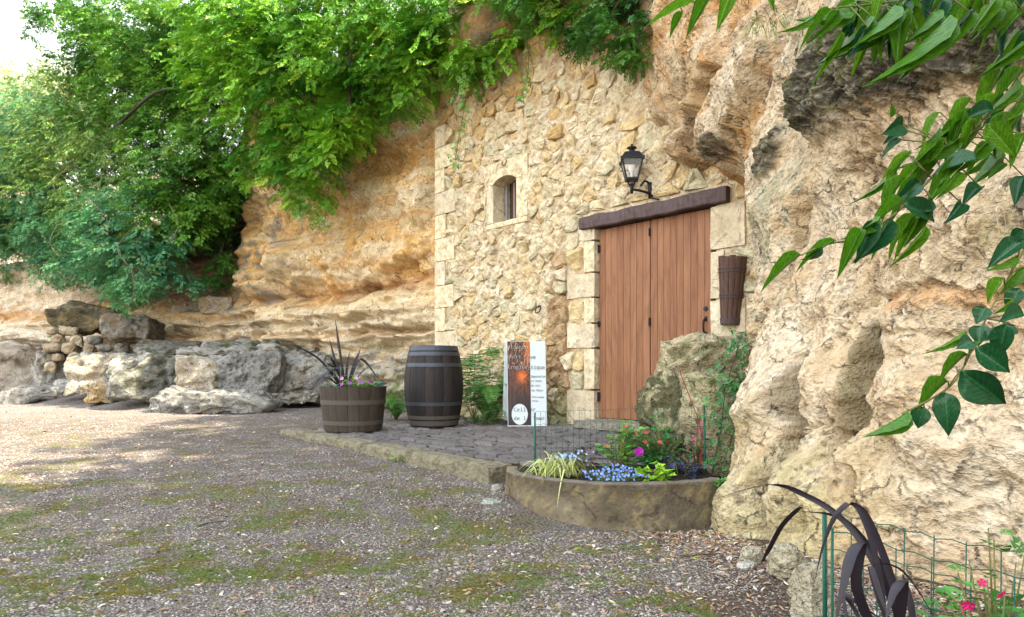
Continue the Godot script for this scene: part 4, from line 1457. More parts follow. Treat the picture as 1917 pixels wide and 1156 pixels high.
func build_rocks() -> void:
	var grey_ := Color(0.34, 0.35, 0.335)
	var pale := Color(0.58, 0.54, 0.46)
	var cream := Color(0.58, 0.48, 0.32)
	var dark := Color(0.075, 0.075, 0.06)
	var mossc := Color(0.10, 0.125, 0.03)
	var ochre := Color(0.45, 0.31, 0.14)
	var bank := "rocks along the foot of the left cliff"
	# [label, u, v, depth, size, yaw, boxy, colours, tilt]
	var list := [
		["broad brown-streaked rock at the far left end of the row", 35.0, 690.0, 17.4, Vector3(2.3, 1.35, 1.2), 0.3, 0.5, [pale, Color(0.34, 0.25, 0.2), Color(0.12, 0.085, 0.065), 0.35], 0.1],
		["grey rounded rock between the brown-streaked one and the pale one", 125.0, 694.0, 15.0, Vector3(1.15, 0.95, 0.9), 0.7, 0.5, [grey_, pale, dark, 0.22], 0.0],
		["pale cream rock with a flat bright side", 192.0, 698.0, 13.4, Vector3(0.95, 0.85, 0.9), 0.2, 0.7, [pale, cream, grey_, 0.2], 0.05],
		["largest rock of the row, dark green right half and whitish left end", 285.0, 702.0, 12.0, Vector3(1.35, 0.82, 0.9), 0.55, 0.75, [grey_, Color(0.13, 0.14, 0.09), dark, 0.32], 0.02],
		["whitish end block touching the left side of the largest rock", 235.0, 706.0, 11.95, Vector3(0.42, 0.74, 0.6), 0.3, 0.6, [pale, pale, cream, 0.3], 0.12],
		["pale square rock right of the largest rock", 376.0, 702.0, 11.75, Vector3(0.62, 0.78, 0.6), 0.1, 0.85, [pale, cream, grey_, 0.18], 0.0],
		["upright blue-grey rock with a vertical split beside it", 428.0, 702.0, 11.9, Vector3(0.60, 0.80, 0.6), 0.3, 0.75, [grey_, Color(0.42, 0.42, 0.42), dark, 0.15], 0.0],
		["tall grey rock with a dark top corner", 487.0, 700.0, 12.1, Vector3(0.78, 0.88, 0.7), 0.2, 0.7, [grey_, Color(0.42, 0.42, 0.40), dark, 0.25], -0.04],
		["rugged hollowed grey rock just left of the planted tub", 566.0, 703.0, 12.7, Vector3(1.05, 0.95, 0.9), 0.1, 0.45, [grey_, pale, dark, 0.26], 0.0],
		["dark flat slab tilted on top of the row", 318.0, 658.0, 12.3, Vector3(0.95, 0.32, 0.8), 0.5, 0.6, [Color(0.12, 0.115, 0.09), grey_, dark, 0.3], 0.16],
		["small dark block left of the tilted slab", 283.0, 653.0, 12.5, Vector3(0.42, 0.36, 0.5), 0.2, 0.6, [Color(0.14, 0.13, 0.10), ochre, dark, 0.3], 0.0],
		["low grey rock half sunk in the gravel", 345.0, 752.0, 11.25, Vector3(0.95, 0.42, 0.7), 0.2, 0.3, [grey_, Color(0.40, 0.39, 0.36), dark, 0.15], 0.06],
		["long low grey rock in front of the row", 430.0, 754.0, 10.9, Vector3(1.15, 0.40, 0.7), -0.05, 0.35, [grey_, Color(0.40, 0.39, 0.36), dark, 0.15], 0.04],
		["small grey stone at the right tip of the long low rock", 492.0, 752.0, 11.4, Vector3(0.42, 0.28, 0.4), 0.9, 0.3, [grey_, Color(0.36, 0.36, 0.34), dark, 0.1], 0.0],
		["small cream stone under the pale cream rock", 171.0, 727.0, 12.9, Vector3(0.36, 0.26, 0.3), 0.4, 0.4, [pale, cream, ochre, 0.2], 0.1],
		["ochre earthy rock under the largest rock", 205.0, 738.0, 12.6, Vector3(0.66, 0.4, 0.5), 0.2, 0.4, [ochre, cream, dark, 0.15], 0.0],
		["flat grey ledge rock at the left edge of the gravel", 96.0, 738.0, 14.4, Vector3(1.5, 0.30, 0.8), 0.4, 0.5, [grey_, pale, dark, 0.15], 0.05],
		["slanting grey ledge rock left of the cream stone", 140.0, 722.0, 13.6, Vector3(0.7, 0.22, 0.5), 0.5, 0.5, [grey_, pale, dark, 0.2], 0.18],
		["dark overhanging rock with a yellowish right face, above the dry stone wall", 168.0, 598.0, 15.2, Vector3(1.35, 0.62, 1.2), 0.4, 0.6, [Color(0.16, 0.14, 0.085), Color(0.40, 0.32, 0.16), dark, 0.34], 0.12],
		["rounded brown-grey rock under the bushes", 250.0, 618.0, 14.2, Vector3(0.95, 0.62, 0.8), 0.1, 0.4, [Color(0.23, 0.19, 0.13), grey_, dark, 0.25], -0.15],
		["cream block lying at the top of the scree", 402.0, 572.0, 14.6, Vector3(0.6, 0.38, 0.5), 0.5, 0.8, [cream, pale, grey_, 0.22], 0.08],
		["flat pale block left of the cream block on the scree", 350.0, 584.0, 14.8, Vector3(0.55, 0.24, 0.4), 0.5, 0.8, [pale, cream, grey_, 0.2], 0.0],
		["thin dark slab beside the cream block", 372.0, 575.0, 14.9, Vector3(0.5, 0.22, 0.4), 0.4, 0.8, [grey_, cream, dark, 0.2], 0.1],
		["thin grey slab on top of the row, above the square pale rock", 400.0, 664.0, 12.2, Vector3(1.25, 0.20, 0.9), 0.5, 0.8, [grey_, pale, dark, 0.2], 0.03],
		["thin pale slab bridging the two rocks at the right end of the row", 525.0, 662.0, 12.9, Vector3(1.2, 0.18, 0.9), 0.4, 0.8, [pale, grey_, dark, 0.2], -0.03],
		["broken pale slab lying in the gravel at the far left", 30.0, 742.0, 15.2, Vector3(1.3, 0.24, 0.7), 0.5, 0.8, [pale, grey_, dark, 0.15], 0.04],
		["narrow grey slab under the right end of the row, beside the tub", 545.0, 745.0, 12.2, Vector3(0.9, 0.22, 0.6), 0.3, 0.8, [grey_, pale, dark, 0.2], 0.02],
		["low mossy ledge rock behind the upright grey rocks", 455.0, 655.0, 12.9, Vector3(1.3, 0.30, 0.8), 0.4, 0.6, [grey_, Color(0.30, 0.30, 0.26), mossc, 0.3], 0.02],
	]
	for e in list:
		rock("boulder", e[0], px(e[1], e[2], e[3]), e[4] * Vector3(1.2, 1.0, 1.25), e[5], minf(e[6] + 0.25, 0.96), e[7], 24, bank, e[8], 0.17, 3)
	# the outcrop right of the door
	var crop := "rocks of the outcrop beside the door"
	rock("boulder", "mossy grey boulder in front of the right half of the door", px(1272, 790, 5.2), Vector3(0.50, 0.82, 0.62), 0.3, 0.55, [Color(0.36, 0.33, 0.20), Color(0.46, 0.42, 0.29), Color(0.065, 0.068, 0.022), 0.58], 36, crop, 0.05, 0.22)
	rock("boulder", "cream rock block rising from the mossy boulder to the rock face", px(1330, 690, 5.45), Vector3(0.86, 0.54, 0.6), -0.15, 0.7, [Color(0.46, 0.40, 0.26), Color(0.54, 0.46, 0.31), Color(0.24, 0.25, 0.13), 0.3], 32, crop, 0.1)
	rock("boulder", "dull green rock behind the climbing plant", px(1350, 810, 4.85), Vector3(0.52, 0.95, 0.5), 0.2, 0.5, [Color(0.38, 0.34, 0.20), Color(0.46, 0.41, 0.27), mossc, 0.2], 28, crop, -0.05)
	# loose stones at the foot of the rock face
	var foot := "loose stones at the foot of the rock face"
	rock("stone", "rounded pale stone against the rock face, behind the largest loose stone", Vector3(1.17, 0.08, -2.95), Vector3(0.16, 0.17, 0.15), 0.4, 0.55, [Color(0.45, 0.42, 0.30), Color(0.52, 0.48, 0.36), Color(0.2, 0.19, 0.13), 0.15], 22, foot)
	rock("stone", "largest loose stone, grey and tilted, beside the wire fence", Vector3(1.085, 0.07, -2.50), Vector3(0.17, 0.27, 0.18), 0.3, 0.6, [Color(0.42, 0.39, 0.29), Color(0.48, 0.45, 0.34), Color(0.2, 0.19, 0.13), 0.12], 26, foot, -0.25)
	rock("stone", "small pale stone left of the rounded one", Vector3(1.12, 0.03, -3.24), Vector3(0.12, 0.09, 0.1), 0.2, 0.4, [Color(0.48, 0.45, 0.34), Color(0.54, 0.5, 0.38), Color(0.25, 0.25, 0.15), 0.15], 12, foot)
	rock("stone", "smallest stone tucked between the two pale ones", Vector3(1.20, 0.03, -3.16), Vector3(0.08, 0.09, 0.08), 0.9, 0.4, [Color(0.45, 0.42, 0.32), Color(0.5, 0.46, 0.35), Color(0.25, 0.25, 0.15), 0.12], 12, foot)
	rock("stone", "whitish flat stone among the dry leaves", Vector3(1.05, 0.015, -3.1), Vector3(0.10, 0.05, 0.08), 0.5, 0.4, [Color(0.52, 0.50, 0.44), Color(0.56, 0.54, 0.48), Color(0.3, 0.3, 0.25), 0.1], 12, foot)
	rock("stone", "round grey stone at the corner of kerb and trough", Vector3(-0.10, 0.085, -4.66), Vector3(0.085, 0.08, 0.08), 0.5, 0.3, [Color(0.40, 0.38, 0.35), Color(0.46, 0.44, 0.40), Color(0.3, 0.3, 0.27), 0.1], 10)
	rock("stone", "flat greenish stone lying in front of the kerb corner", Vector3(-0.13, 0.055, -4.35), Vector3(0.16, 0.05, 0.12), 0.3, 0.4, [Color(0.38, 0.42, 0.36), Color(0.44, 0.47, 0.42), Color(0.3, 0.3, 0.27), 0.1], 10)
	build_dry_wall()

func build_dry_wall() -> void:
	var w := thing("dry_stone_wall", "small ruined dry stone wall of pale blocks under the dark overhanging rock", "stone wall", at(px(185, 655, 14.6), 0.35))
	var pale := Color(0.60, 0.52, 0.38)
	var grey_ := Color(0.36, 0.36, 0.33)
	var variants := []
	for k in 4:
		variants.append(rock_mesh(Vector3(0.36 - 0.04 * k, 0.20 + 0.02 * k, 0.3), 300 + k, 8, 0.55, [pale, Color(0.56, 0.45, 0.29), grey_, 0.1], 0.22))
	for k in 4:
		variants.append(rock_mesh(Vector3(0.30 + 0.04 * k, 0.22 - 0.015 * k, 0.3), 320 + k, 8, 0.5, [grey_, Color(0.42, 0.41, 0.36), Color(0.2, 0.2, 0.17), 0.15], 0.22))
	for row in 5:
		var x := -0.85 + 0.1 * (row % 2)
		var top := [0.95, 0.95, 0.9, -0.05, -0.25][row] as float
		while x < top:
			var pick := (rng.randi() % 4) + (0 if x < -0.15 else 4)
			put_mesh("stone", variants[pick], M.boulder, w, Transform3D(Basis.from_euler(Vector3(0, rng.randf_range(-0.15, 0.15), rng.randf_range(-0.16, 0.16))).scaled(Vector3.ONE * rng.randf_range(0.8, 1.12)), Vector3(x, -0.36 + row * 0.19 + rng.randf_range(-0.02, 0.02), rng.randf_range(-0.04, 0.04))))
			x += rng.randf_range(0.30, 0.36)

# ---------- trees ----------
func leaf_shape(st: SurfaceTool, p: Vector3, dir: Vector3, side: Vector3, L: float, kind: int) -> void:
	# kind 0: lobed, 1: oval, 2: narrow
	var nm := side.cross(dir)
	var out := []
	match kind:
		0: out = [[0.0, 0.03], [0.10, 0.34], [0.30, 0.24], [0.42, 0.50], [0.60, 0.22], [1.0, 0.0]]
		1: out = [[0.0, 0.02], [0.25, 0.30], [0.6, 0.28], [1.0, 0.0]]
		_: out = [[0.0, 0.02], [0.3, 0.15], [0.65, 0.13], [1.0, 0.0]]
	for sgn in [-1.0, 1.0]:
		for i in out.size() - 1:
			var a: Array = out[i]
			var b: Array = out[i + 1]
			var pa: Vector3 = p + dir * L * a[0] + side * L * a[1] * sgn + nm * L * a[1] * 0.3
			var pb: Vector3 = p + dir * L * b[0] + side * L * b[1] * sgn + nm * L * b[1] * 0.3
			var m: Vector3 = p + dir * L * minf(a[0] + 0.25, 0.95) * 0.6
			if sgn > 0:
				tri(st, m, pa, pb)
			else:
				tri(st, m, pb, pa)

func spray_mesh(seed_: int, n: int, L: float, spread: float, kind: int) -> ArrayMesh:
	# leaves about a short drooping twig along +x
	var r := RandomNumberGenerator.new()
	r.seed = seed_
	var st := st_new()
	for i in n:
		var t := float(i) / n
		var p := Vector3(t * spread, -t * t * spread * 0.45, 0)
		var sgn := 1.0 if i % 2 else -1.0
		var dir := Vector3(0.55 + r.randf_range(-0.3, 0.3), -0.35 + r.randf_range(-0.45, 0.35), sgn * r.randf_range(0.3, 1.0)).normalized()
		var side := dir.cross(Vector3(r.randf_range(-0.5, 0.5), 1, r.randf_range(-0.5, 0.5))).normalized()
		p += dir * L * 0.25
		leaf_shape(st, p, dir, side, L * r.randf_range(0.75, 1.2), kind)
	return done(st)

func foliage(parent: Node, called: String, lobes: Array, mesh: ArrayMesh, per_m2: float, pal: Array, seed_: int, droop := 0.0, gap := -0.10, clear := []) -> void:
	# lobes: [centre, radius]; leaves fill each lobe's outer half, in clumps with gaps
	var r := RandomNumberGenerator.new()
	r.seed = seed_
	var ts: Array[Transform3D] = []
	var cs: Array[Color] = []
	for l in lobes:
		var c: Vector3 = l[0]
		var rad: float = l[1]
		var n := int(per_m2 * 4.0 * PI * rad * rad)
		for i in n:
			var dirn := Vector3(r.randfn(), r.randfn(), r.randfn()).normalized()
			var p := c + dirn * rad * Vector3(1, 0.85, 1) * ((0.45 + 0.6 * sqrt(r.randf())) if r.randf() < 0.75 else 0.65 * r.randf())
			p.y -= droop * r.randf() * r.randf()
			var g := nf.get_noise_3d(p.x * 1.1 + seed_, p.y * 1.4, p.z * 1.1)
			if g + r.randf_range(-0.08, 0.08) < gap:
				continue
			var yaw := atan2(-dirn.z, dirn.x) + r.randf_range(-0.9, 0.9)
			var b := Basis.from_euler(Vector3(r.randf_range(-0.5, 0.5), yaw, r.randf_range(-0.7, 0.35)))
			ts.append(Transform3D(b.scaled(Vector3.ONE * r.randf_range(0.7, 1.25)), p))
			var k := nf.get_noise_3d(p.x * 0.8, p.y * 0.8 + seed_ * 1.7, p.z * 0.8)
			var col: Color = pal[0].lerp(pal[1], clampf(0.45 + 1.5 * k + r.randf_range(-0.25, 0.25), 0, 1))
			if r.randf() < 0.12:
				col = col.lerp(pal[2], r.randf())
			cs.append(col)
	var mm := MultiMesh.new()
	mm.transform_format = MultiMesh.TRANSFORM_3D
	mm.use_colors = true
	mm.mesh = mesh
	mm.instance_count = ts.size()
	for i in ts.size():
		mm.set_instance_transform(i, ts[i])
		mm.set_instance_color(i, cs[i])
	var o := MultiMeshInstance3D.new()
	o.name = child_name(parent, called)
	o.multimesh = mm
	o.material_override = M.leaf
	o.set_meta("kind", "stuff")
	parent.add_child(o, true)

func limbs(parent: Node, root: Vector3, ends: Array, r0: float, seed_: int) -> void:
	var r := RandomNumberGenerator.new()
	r.seed = seed_
	for i in ends.size():
		var e: Vector3 = ends[i]
		var mid := root.lerp(e, 0.5) + Vector3(r.randf_range(-0.3, 0.3), r.randf_range(0.1, 0.6), r.randf_range(-0.3, 0.3)) * (e - root).length() * 0.25
		var st := st_new(true)
		var pts := curve_points([root, mid, e], 10)
		var rad := []
		for k in 10:
			rad.append(lerpf(r0, r0 * 0.15, k / 9.0))
		tube(st, pts, rad, 6)
		obj("trunk" if i == 0 else "limb", st, M.bark, parent)

func lobes_at(list: Array) -> Array:
	var out := []
	for l in list:
		out.append([px(l[0], l[1], l[2]), l[3]])
	return out

func build_trees() -> void:
	var maple := spray_mesh(1, 11, 0.095, 0.24, 0)
	var oval := spray_mesh(2, 12, 0.075, 0.20, 1)
	var small := spray_mesh(3, 14, 0.055, 0.17, 1)
	var ivy := spray_mesh(4, 10, 0.085, 0.18, 0)
	var bright := [Color(0.045, 0.17, 0.008), Color(0.17, 0.38, 0.016), Color(0.32, 0.46, 0.04)]
	var mid := [Color(0.035, 0.13, 0.014), Color(0.14, 0.32, 0.03), Color(0.26, 0.38, 0.06)]
	var teal := [Color(0.035, 0.165, 0.07), Color(0.11, 0.29, 0.10), Color(0.22, 0.34, 0.10)]
	var olive := [Color(0.075, 0.19, 0.03), Color(0.20, 0.31, 0.05), Color(0.33, 0.38, 0.08)]
	var dark := [Color(0.024, 0.10, 0.014), Color(0.07, 0.21, 0.022), Color(0.15, 0.26, 0.035)]
	var palec := [Color(0.30, 0.36, 0.14), Color(0.48, 0.50, 0.26), Color(0.55, 0.5, 0.3)]

	var t := thing("maple_tree", "large bright green maple hanging over the cliff and the left end of the stone wall", "tree")
	var lobes := lobes_at([[490, 20, 13.2, 1.5], [600, 50, 12.2, 1.5], [700, 30, 11.3, 1.3], [800, 20, 10.4, 1.1], [880, 25, 9.8, 0.85], [960, -5, 9.6, 0.75], [560, 140, 12.3, 1.15], [660, 140, 11.3, 0.95], [740, 85, 10.7, 0.7], [830, 70, 10.0, 0.55], [520, 230, 12.6, 0.95], [590, 235, 11.9, 0.75], [655, 205, 11.1, 0.5], [560, 310, 12.0, 0.5], [530, 335, 12.2, 0.36], [582, 352, 11.8, 0.33], [612, 295, 11.5, 0.40], [640, 265, 11.2, 0.35], [702, 145, 10.9, 0.45], [780, 120, 10.2, 0.36], [910, 95, 9.5, 0.36], [865, 115, 9.7, 0.30], [1020, -5, 8.9, 0.5], [1075, -20, 8.5, 0.45], [985, 35, 9.1, 0.34], [1130, -30, 8.1, 0.4], [700, 210, 10.7, 0.3], [745, 180, 10.4, 0.3], [480, 60, 12.6, 1.0], [450, 120, 13.6, 1.2], [500, 300, 12.7, 0.5], [950, 70, 9.3, 0.3]])
	foliage(t, "foliage", lobes, maple, 42.0, bright, 11, 0.25)
	var ends := []
	for k in [2, 0, 1, 6, 10, 4, 3, 12]:
		ends.append(lobes[k][0])
	limbs(t, px(640, -160, 13.0), ends, 0.17, 5)

	t = thing("broad_tree", "tall spreading tree left of the maple, with a bare arching limb", "tree")
	lobes = lobes_at([[300, 30, 15.5, 1.8], [215, 60, 17.0, 1.5], [395, 50, 14.8, 1.4], [260, 150, 16.2, 1.2], [360, 130, 15.2, 1.1], [425, 200, 14.6, 0.8], [170, 120, 17.5, 0.9], [120, 5, 16.5, 0.75], [70, 25, 16.8, 0.35], [55, 60, 16.8, 0.2], [330, 220, 16.0, 1.1], [240, 220, 16.6, 1.1], [400, 260, 15.2, 0.9], [300, 160, 17.2, 1.2], [180, 200, 17.2, 0.9], [230, 110, 18.0, 1.4], [310, 90, 18.0, 1.5], [420, 120, 16.8, 1.5]])
	foliage(t, "foliage", lobes, oval, 52.0, mid, 23, 0.2)
	limbs(t, px(360, 260, 16.2), [px(330, 130, 16.4), lobes[1][0], lobes[2][0], lobes[3][0], lobes[7][0]], 0.16, 8)
	var st := st_new(true)
	tube(st, curve_points([px(215, 240, 14.9), px(268, 190, 14.3), px(300, 170, 14.1), px(340, 168, 14.0), px(385, 184, 14.2), px(430, 230, 14.8)], 16), [0.04, 0.036, 0.034, 0.034, 0.034, 0.032, 0.03, 0.03, 0.03, 0.03, 0.035, 0.03, 0.03, 0.025, 0.02, 0.02], 7)
	obj("limb", st, M.dark_bark, t)

	var bushes := [
		["bushy_shrub", "leafy green shrub between the maple and the hanging shrub", [[335, 300, 14.6, 0.95], [400, 295, 14.4, 0.8], [350, 380, 14.2, 0.7], [425, 350, 14.2, 0.42], [300, 370, 14.3, 0.75], [385, 400, 14.1, 0.4], [280, 240, 15.2, 0.7], [330, 330, 15.6, 1.0], [420, 300, 15.6, 0.9], [300, 430, 14.2, 0.6], [350, 440, 14.0, 0.35]], oval, mid, 33],
		["hanging_shrub", "dense shrub hanging down the bank to just above the brown-grey rock", [[255, 400, 14.4, 0.85], [230, 470, 14.0, 0.75], [292, 462, 13.8, 0.62], [255, 525, 13.4, 0.42], [200, 440, 14.5, 0.7], [240, 555, 13.2, 0.25], [320, 500, 13.7, 0.32], [175, 495, 14.5, 0.42], [140, 500, 15.2, 0.45], [200, 400, 15.4, 0.8], [350, 530, 13.8, 0.22], [215, 530, 14.0, 0.35]], oval, teal, 37],
		["olive_shrub", "yellowish green shrub high on the left, above the ivy", [[140, 270, 16.8, 1.3], [185, 330, 16.2, 1.0], [100, 340, 17.0, 1.1], [215, 270, 16.0, 0.9], [60, 290, 17.8, 1.2], [120, 200, 17.6, 1.2], [230, 330, 15.6, 0.7], [40, 370, 17.8, 1.0], [170, 400, 15.8, 0.8]], small, olive, 41],
		["blue_green_shrub", "bluish green shrub at the left edge of the picture", [[25, 280, 18.6, 1.3], [35, 200, 19.0, 1.0], [75, 220, 18.4, 0.9], [10, 350, 18.2, 1.2], [-30, 300, 19.0, 1.4]], small, teal, 43],
		["ivy_mass", "blue-green ivy draped over the pale cliff at the far left", [[60, 415, 18.0, 0.95], [110, 440, 17.2, 0.85], [20, 455, 18.6, 0.85], [142, 430, 16.6, 0.65], [85, 515, 17.2, 0.33], [12, 505, 18.5, 0.36], [90, 480, 17.2, 0.5], [150, 470, 16.2, 0.5], [50, 360, 18.0, 0.9], [110, 390, 17.0, 0.8], [-20, 420, 18.4, 0.9]], ivy, teal, 47],
		["dark_ivy", "dark ivy growing on the shaded rock above the wall, left of the rock overhang", [[1130, 10, 7.85, 0.48], [1100, 0, 8.0, 0.4], [1160, 10, 7.6, 0.4], [1180, 45, 7.5, 0.30], [1205, 0, 7.4, 0.36], [1060, -5, 8.4, 0.5], [1190, 95, 7.5, 0.15], [1000, 5, 8.8, 0.42], [1090, 45, 8.1, 0.22], [1155, 85, 7.7, 0.12]], ivy, dark, 53],
		["dark_shrub", "dark shaded shrub in the hollow at the end of the orange cliff", [[440, 385, 15.2, 0.5], [405, 430, 15.0, 0.35], [415, 490, 14.6, 0.28], [400, 520, 14.5, 0.2], [455, 320, 15.4, 0.5]], oval, dark, 59],
	]
	for b in bushes:
		t = thing(b[0], b[1], "ivy" if "ivy" in b[0] else "shrub")
		lobes = lobes_at(b[2])
		foliage(t, "foliage", lobes, b[3], 62.0, b[4], b[5], 0.12)
		ends = []
		var low: Vector3 = lobes[0][0] + Vector3(0.1, -0.3, -0.7)
		for k in mini(5, lobes.size()):
			ends.append(lobes[k][0] + Vector3(0, 0.0, 0.2))
		limbs(t, low, ends, 0.045, b[5])
		if b[0] in ["hanging_shrub", "olive_shrub"]:
			for k in 9:   # bare stems
				var o: Vector3 = lobes[k % lobes.size()][0] + Vector3(rng.randf_range(-0.5, 0.5), rng.randf_range(-0.3, 0.3), 0.45)
				st = st_new(true)
				tube(st, curve_points([o, o + Vector3(rng.randf_range(-0.2, 0.2), 0.35, 0.05), o + Vector3(rng.randf_range(-0.5, 0.5), 0.8, -0.1)], 8), [0.014, 0.012, 0.010, 0.008, 0.006], 5)
				obj("limb", st, M.pale_bark, t)
	# far pale trees in the sun
	var far_list := [["far_tree", "pale sunlit tree far off, behind the shrubs at the upper left", [[60, 190, 40.0, 2.8], [115, 160, 38.0, 2.2], [30, 240, 39.0, 3.2], [110, 230, 40.0, 2.8]], 61], ["far_tree", "pale sunlit tree far off, at the left edge of the picture", [[-10, 215, 46.0, 3.4], [-30, 170, 46.0, 2.6], [20, 270, 44.0, 3.0]], 67]]
	var bigl := spray_mesh(6, 14, 0.2, 0.6, 1)
	for b in far_list:
		t = thing(b[0], b[1], "tree", Transform3D(), "far pale trees")
		lobes = lobes_at(b[2])
		foliage(t, "foliage", lobes, bigl, 9.0, palec, b[3], 0.3, -0.05)
		var basep: Vector3 = lobes[0][0] * Vector3(1, 0, 1)
		ends = []
		for l in lobes:
			ends.append(l[0])
		limbs(t, basep, ends, 0.3, b[3])
	# the trees that stand on the rock to the right, above and beside the camera
	var over := [[Vector3(3.9, 8.6, 0.8), 1.9], [Vector3(5.0, 10.0, 3.2), 2.4], [Vector3(4.2, 9.0, -4.0), 2.2], [Vector3(5.2, 10.0, -0.5), 2.5], [Vector3(4.2, 10.2, -8.0), 2.0], [Vector3(7.5, 11.0, 2.5), 2.6], [Vector3(4.6, 8.4, -1.8), 1.9], [Vector3(5.0, 11.2, -5.5), 2.2], [Vector3(6.6, 9.0, 0.8), 2.2]]
	t = thing("oak_tree", "oak standing on top of the rock face, above the picture", "tree")
	foliage(t, "foliage", over, spray_mesh(7, 12, 0.16, 0.4, 0), 16.0, mid, 71, 0.3, -0.22)
	limbs(t, Vector3(6.5, 6.0, -3.0), [over[0][0], over[1][0], over[2][0], over[3][0], over[5][0]], 0.22, 71)
	# strands hanging in front of the wall
	var strands := [
		["ivy_strand", "long ivy strand hanging in front of the corner stones of the wall", [[868, 120, 9.3], [872, 180, 9.2], [862, 240, 9.25], [852, 300, 9.2]], 70, 0.5],
		["ivy_strand", "short ivy strand hanging on the rubble right of the long strand", [[985, 70, 8.75], [990, 120, 8.7], [982, 165, 8.7], [972, 188, 8.7]], 34, 0.4],
		["ivy_strand", "leafy trailer below the maple, against the orange rock", [[785, 110, 10.0], [790, 150, 9.95], [770, 185, 10.0], [740, 170, 10.1]], 34, 0.5],
		["ivy_strand", "lowest leafy trailer of the maple over the orange rock", [[560, 330, 11.6], [565, 370, 11.5], [560, 405, 11.5]], 40, 0.55],
		["ivy_strand", "sparse trailer hanging at the left foot of the orange bulge", [[618, 330, 11.3], [612, 380, 11.2], [606, 430, 11.2]], 26, 0.4],
	]
	var pal := [Color(0.045, 0.16, 0.015), Color(0.13, 0.28, 0.022), Color(0.2, 0.3, 0.04)]
	for sdef in strands:
		t = thing(sdef[0], sdef[1], "ivy")
		var ctrl := []
		for q in sdef[2]:
			ctrl.append(px(q[0], q[1], q[2]))
		var cp := curve_points(ctrl, 24)
		st = st_new(true)
		tube(st, cp, [0.008, 0.006, 0.005, 0.004], 5)
		obj("stem", st, M.bark, t)
		st = st_new()
		var colr := RandomNumberGenerator.new()
		colr.seed = 9
		for i in sdef[3]:
			var p: Vector3 = cp[rng.randi() % 24] + Vector3(rng.randfn(), rng.randfn(), rng.randfn()) * 0.10 * sdef[4]
			var dirn := Vector3(rng.randf_range(-1, 1), rng.randf_range(-1.2, 0.1), rng.randf_range(-0.6, 1)).normalized()
			var side := dirn.cross(Vector3(rng.randf_range(-0.4, 0.4), 0.6, rng.randf_range(0.2, 1))).normalized()
			st.set_color(pal[0].lerp(pal[1], rng.randf()))
			leaf_shape(st, p, dirn, side, rng.randf_range(0.06, 0.10), 0)
		var lv := obj("leaves", st, M.leaf, t)
		lv.set_meta("kind", "stuff")

# ---------- made things ----------
func stave_mesh(prof: Array, a0: float, a1: float, thick: float, seed_: int, gap := 0.0016) -> ArrayMesh:
	# one stave of a cask; prof: Vector2(radius, y); its edges a little rounded
	var st := st_new(true)
	var n := 4
	var outer := []
	var inner := []
	for i in prof.size():
		var p: Vector2 = prof[i]
		var g := gap / p.x
		var ro := []
		var ri := []
		for k in n + 1:
			var t := float(k) / n
			var a := lerpf(a0 + g, a1 - g, t)
			var edge := 0.003 * (1.0 if k == 0 or k == n else 0.0)
			var r := p.x - edge + 0.0015 * sin(seed_ * 2.1)
			ro.append(Vector3(r * sin(a), p.y, r * cos(a)))
			ri.append(Vector3((p.x - thick) * sin(a), p.y, (p.x - thick) * cos(a)))
		outer.append(ro)
		inner.append(ri)
	var m := prof.size() - 1
	for i in m:
		for k in n:
			quad(st, outer[i][k], outer[i + 1][k], outer[i + 1][k + 1], outer[i][k + 1])
			quad(st, inner[i][k + 1], inner[i + 1][k + 1], inner[i + 1][k], inner[i][k])
	st.set_smooth_group(-1)
	for k in n:
		quad(st, outer[m][k], inner[m][k], inner[m][k + 1], outer[m][k + 1])
	for i in m:
		quad(st, inner[i][0], inner[i + 1][0], outer[i + 1][0], outer[i][0])
		quad(st, outer[i][n], outer[i + 1][n], inner[i + 1][n], inner[i][n])
	return done(st)

func hoop_mesh(prof_r: Callable, y0: float, y1: float, segs := 48, thick := 0.004, a0 := 0.0, a1 := TAU) -> ArrayMesh:
	var st := st_new(true)
	for k in segs:
		var a := lerpf(a0, a1, float(k) / segs)
		var b := lerpf(a0, a1, float(k + 1) / segs)
		var r0: float = prof_r.call(y0) + thick
		var r1: float = prof_r.call(y1) + thick
		quad(st, Vector3(r0 * sin(a), y0, r0 * cos(a)), Vector3(r1 * sin(a), y1, r1 * cos(a)), Vector3(r1 * sin(b), y1, r1 * cos(b)), Vector3(r0 * sin(b), y0, r0 * cos(b)))
	st.set_smooth_group(-1)
	for k in segs:
		var a := lerpf(a0, a1, float(k) / segs)
		var b := lerpf(a0, a1, float(k + 1) / segs)
		for y in [y0, y1]:
			var r: float = prof_r.call(y)
			var up := 1.0 if y == y1 else -1.0
			var p := [Vector3((r + thick) * sin(a), y, (r + thick) * cos(a)), Vector3((r - 0.004) * sin(a), y, (r - 0.004) * cos(a)), Vector3((r - 0.004) * sin(b), y, (r - 0.004) * cos(b)), Vector3((r + thick) * sin(b), y, (r + thick) * cos(b))]
			if up > 0:
				quad(st, p[0], p[1], p[2], p[3])
			else:
				quad(st, p[3], p[2], p[1], p[0])
	# rivets where the hoop overlaps
	return done(st)

func barrel_r(y: float) -> float:
	var t := (y / 0.965 - 0.5) * 2.0
	return 0.355 - 0.073 * t * t

func tub_r(y: float) -> float:
	var t := y / 0.49
	return 0.322 + 0.055 * t - 0.012 * (t - 0.5) * (t - 0.5)

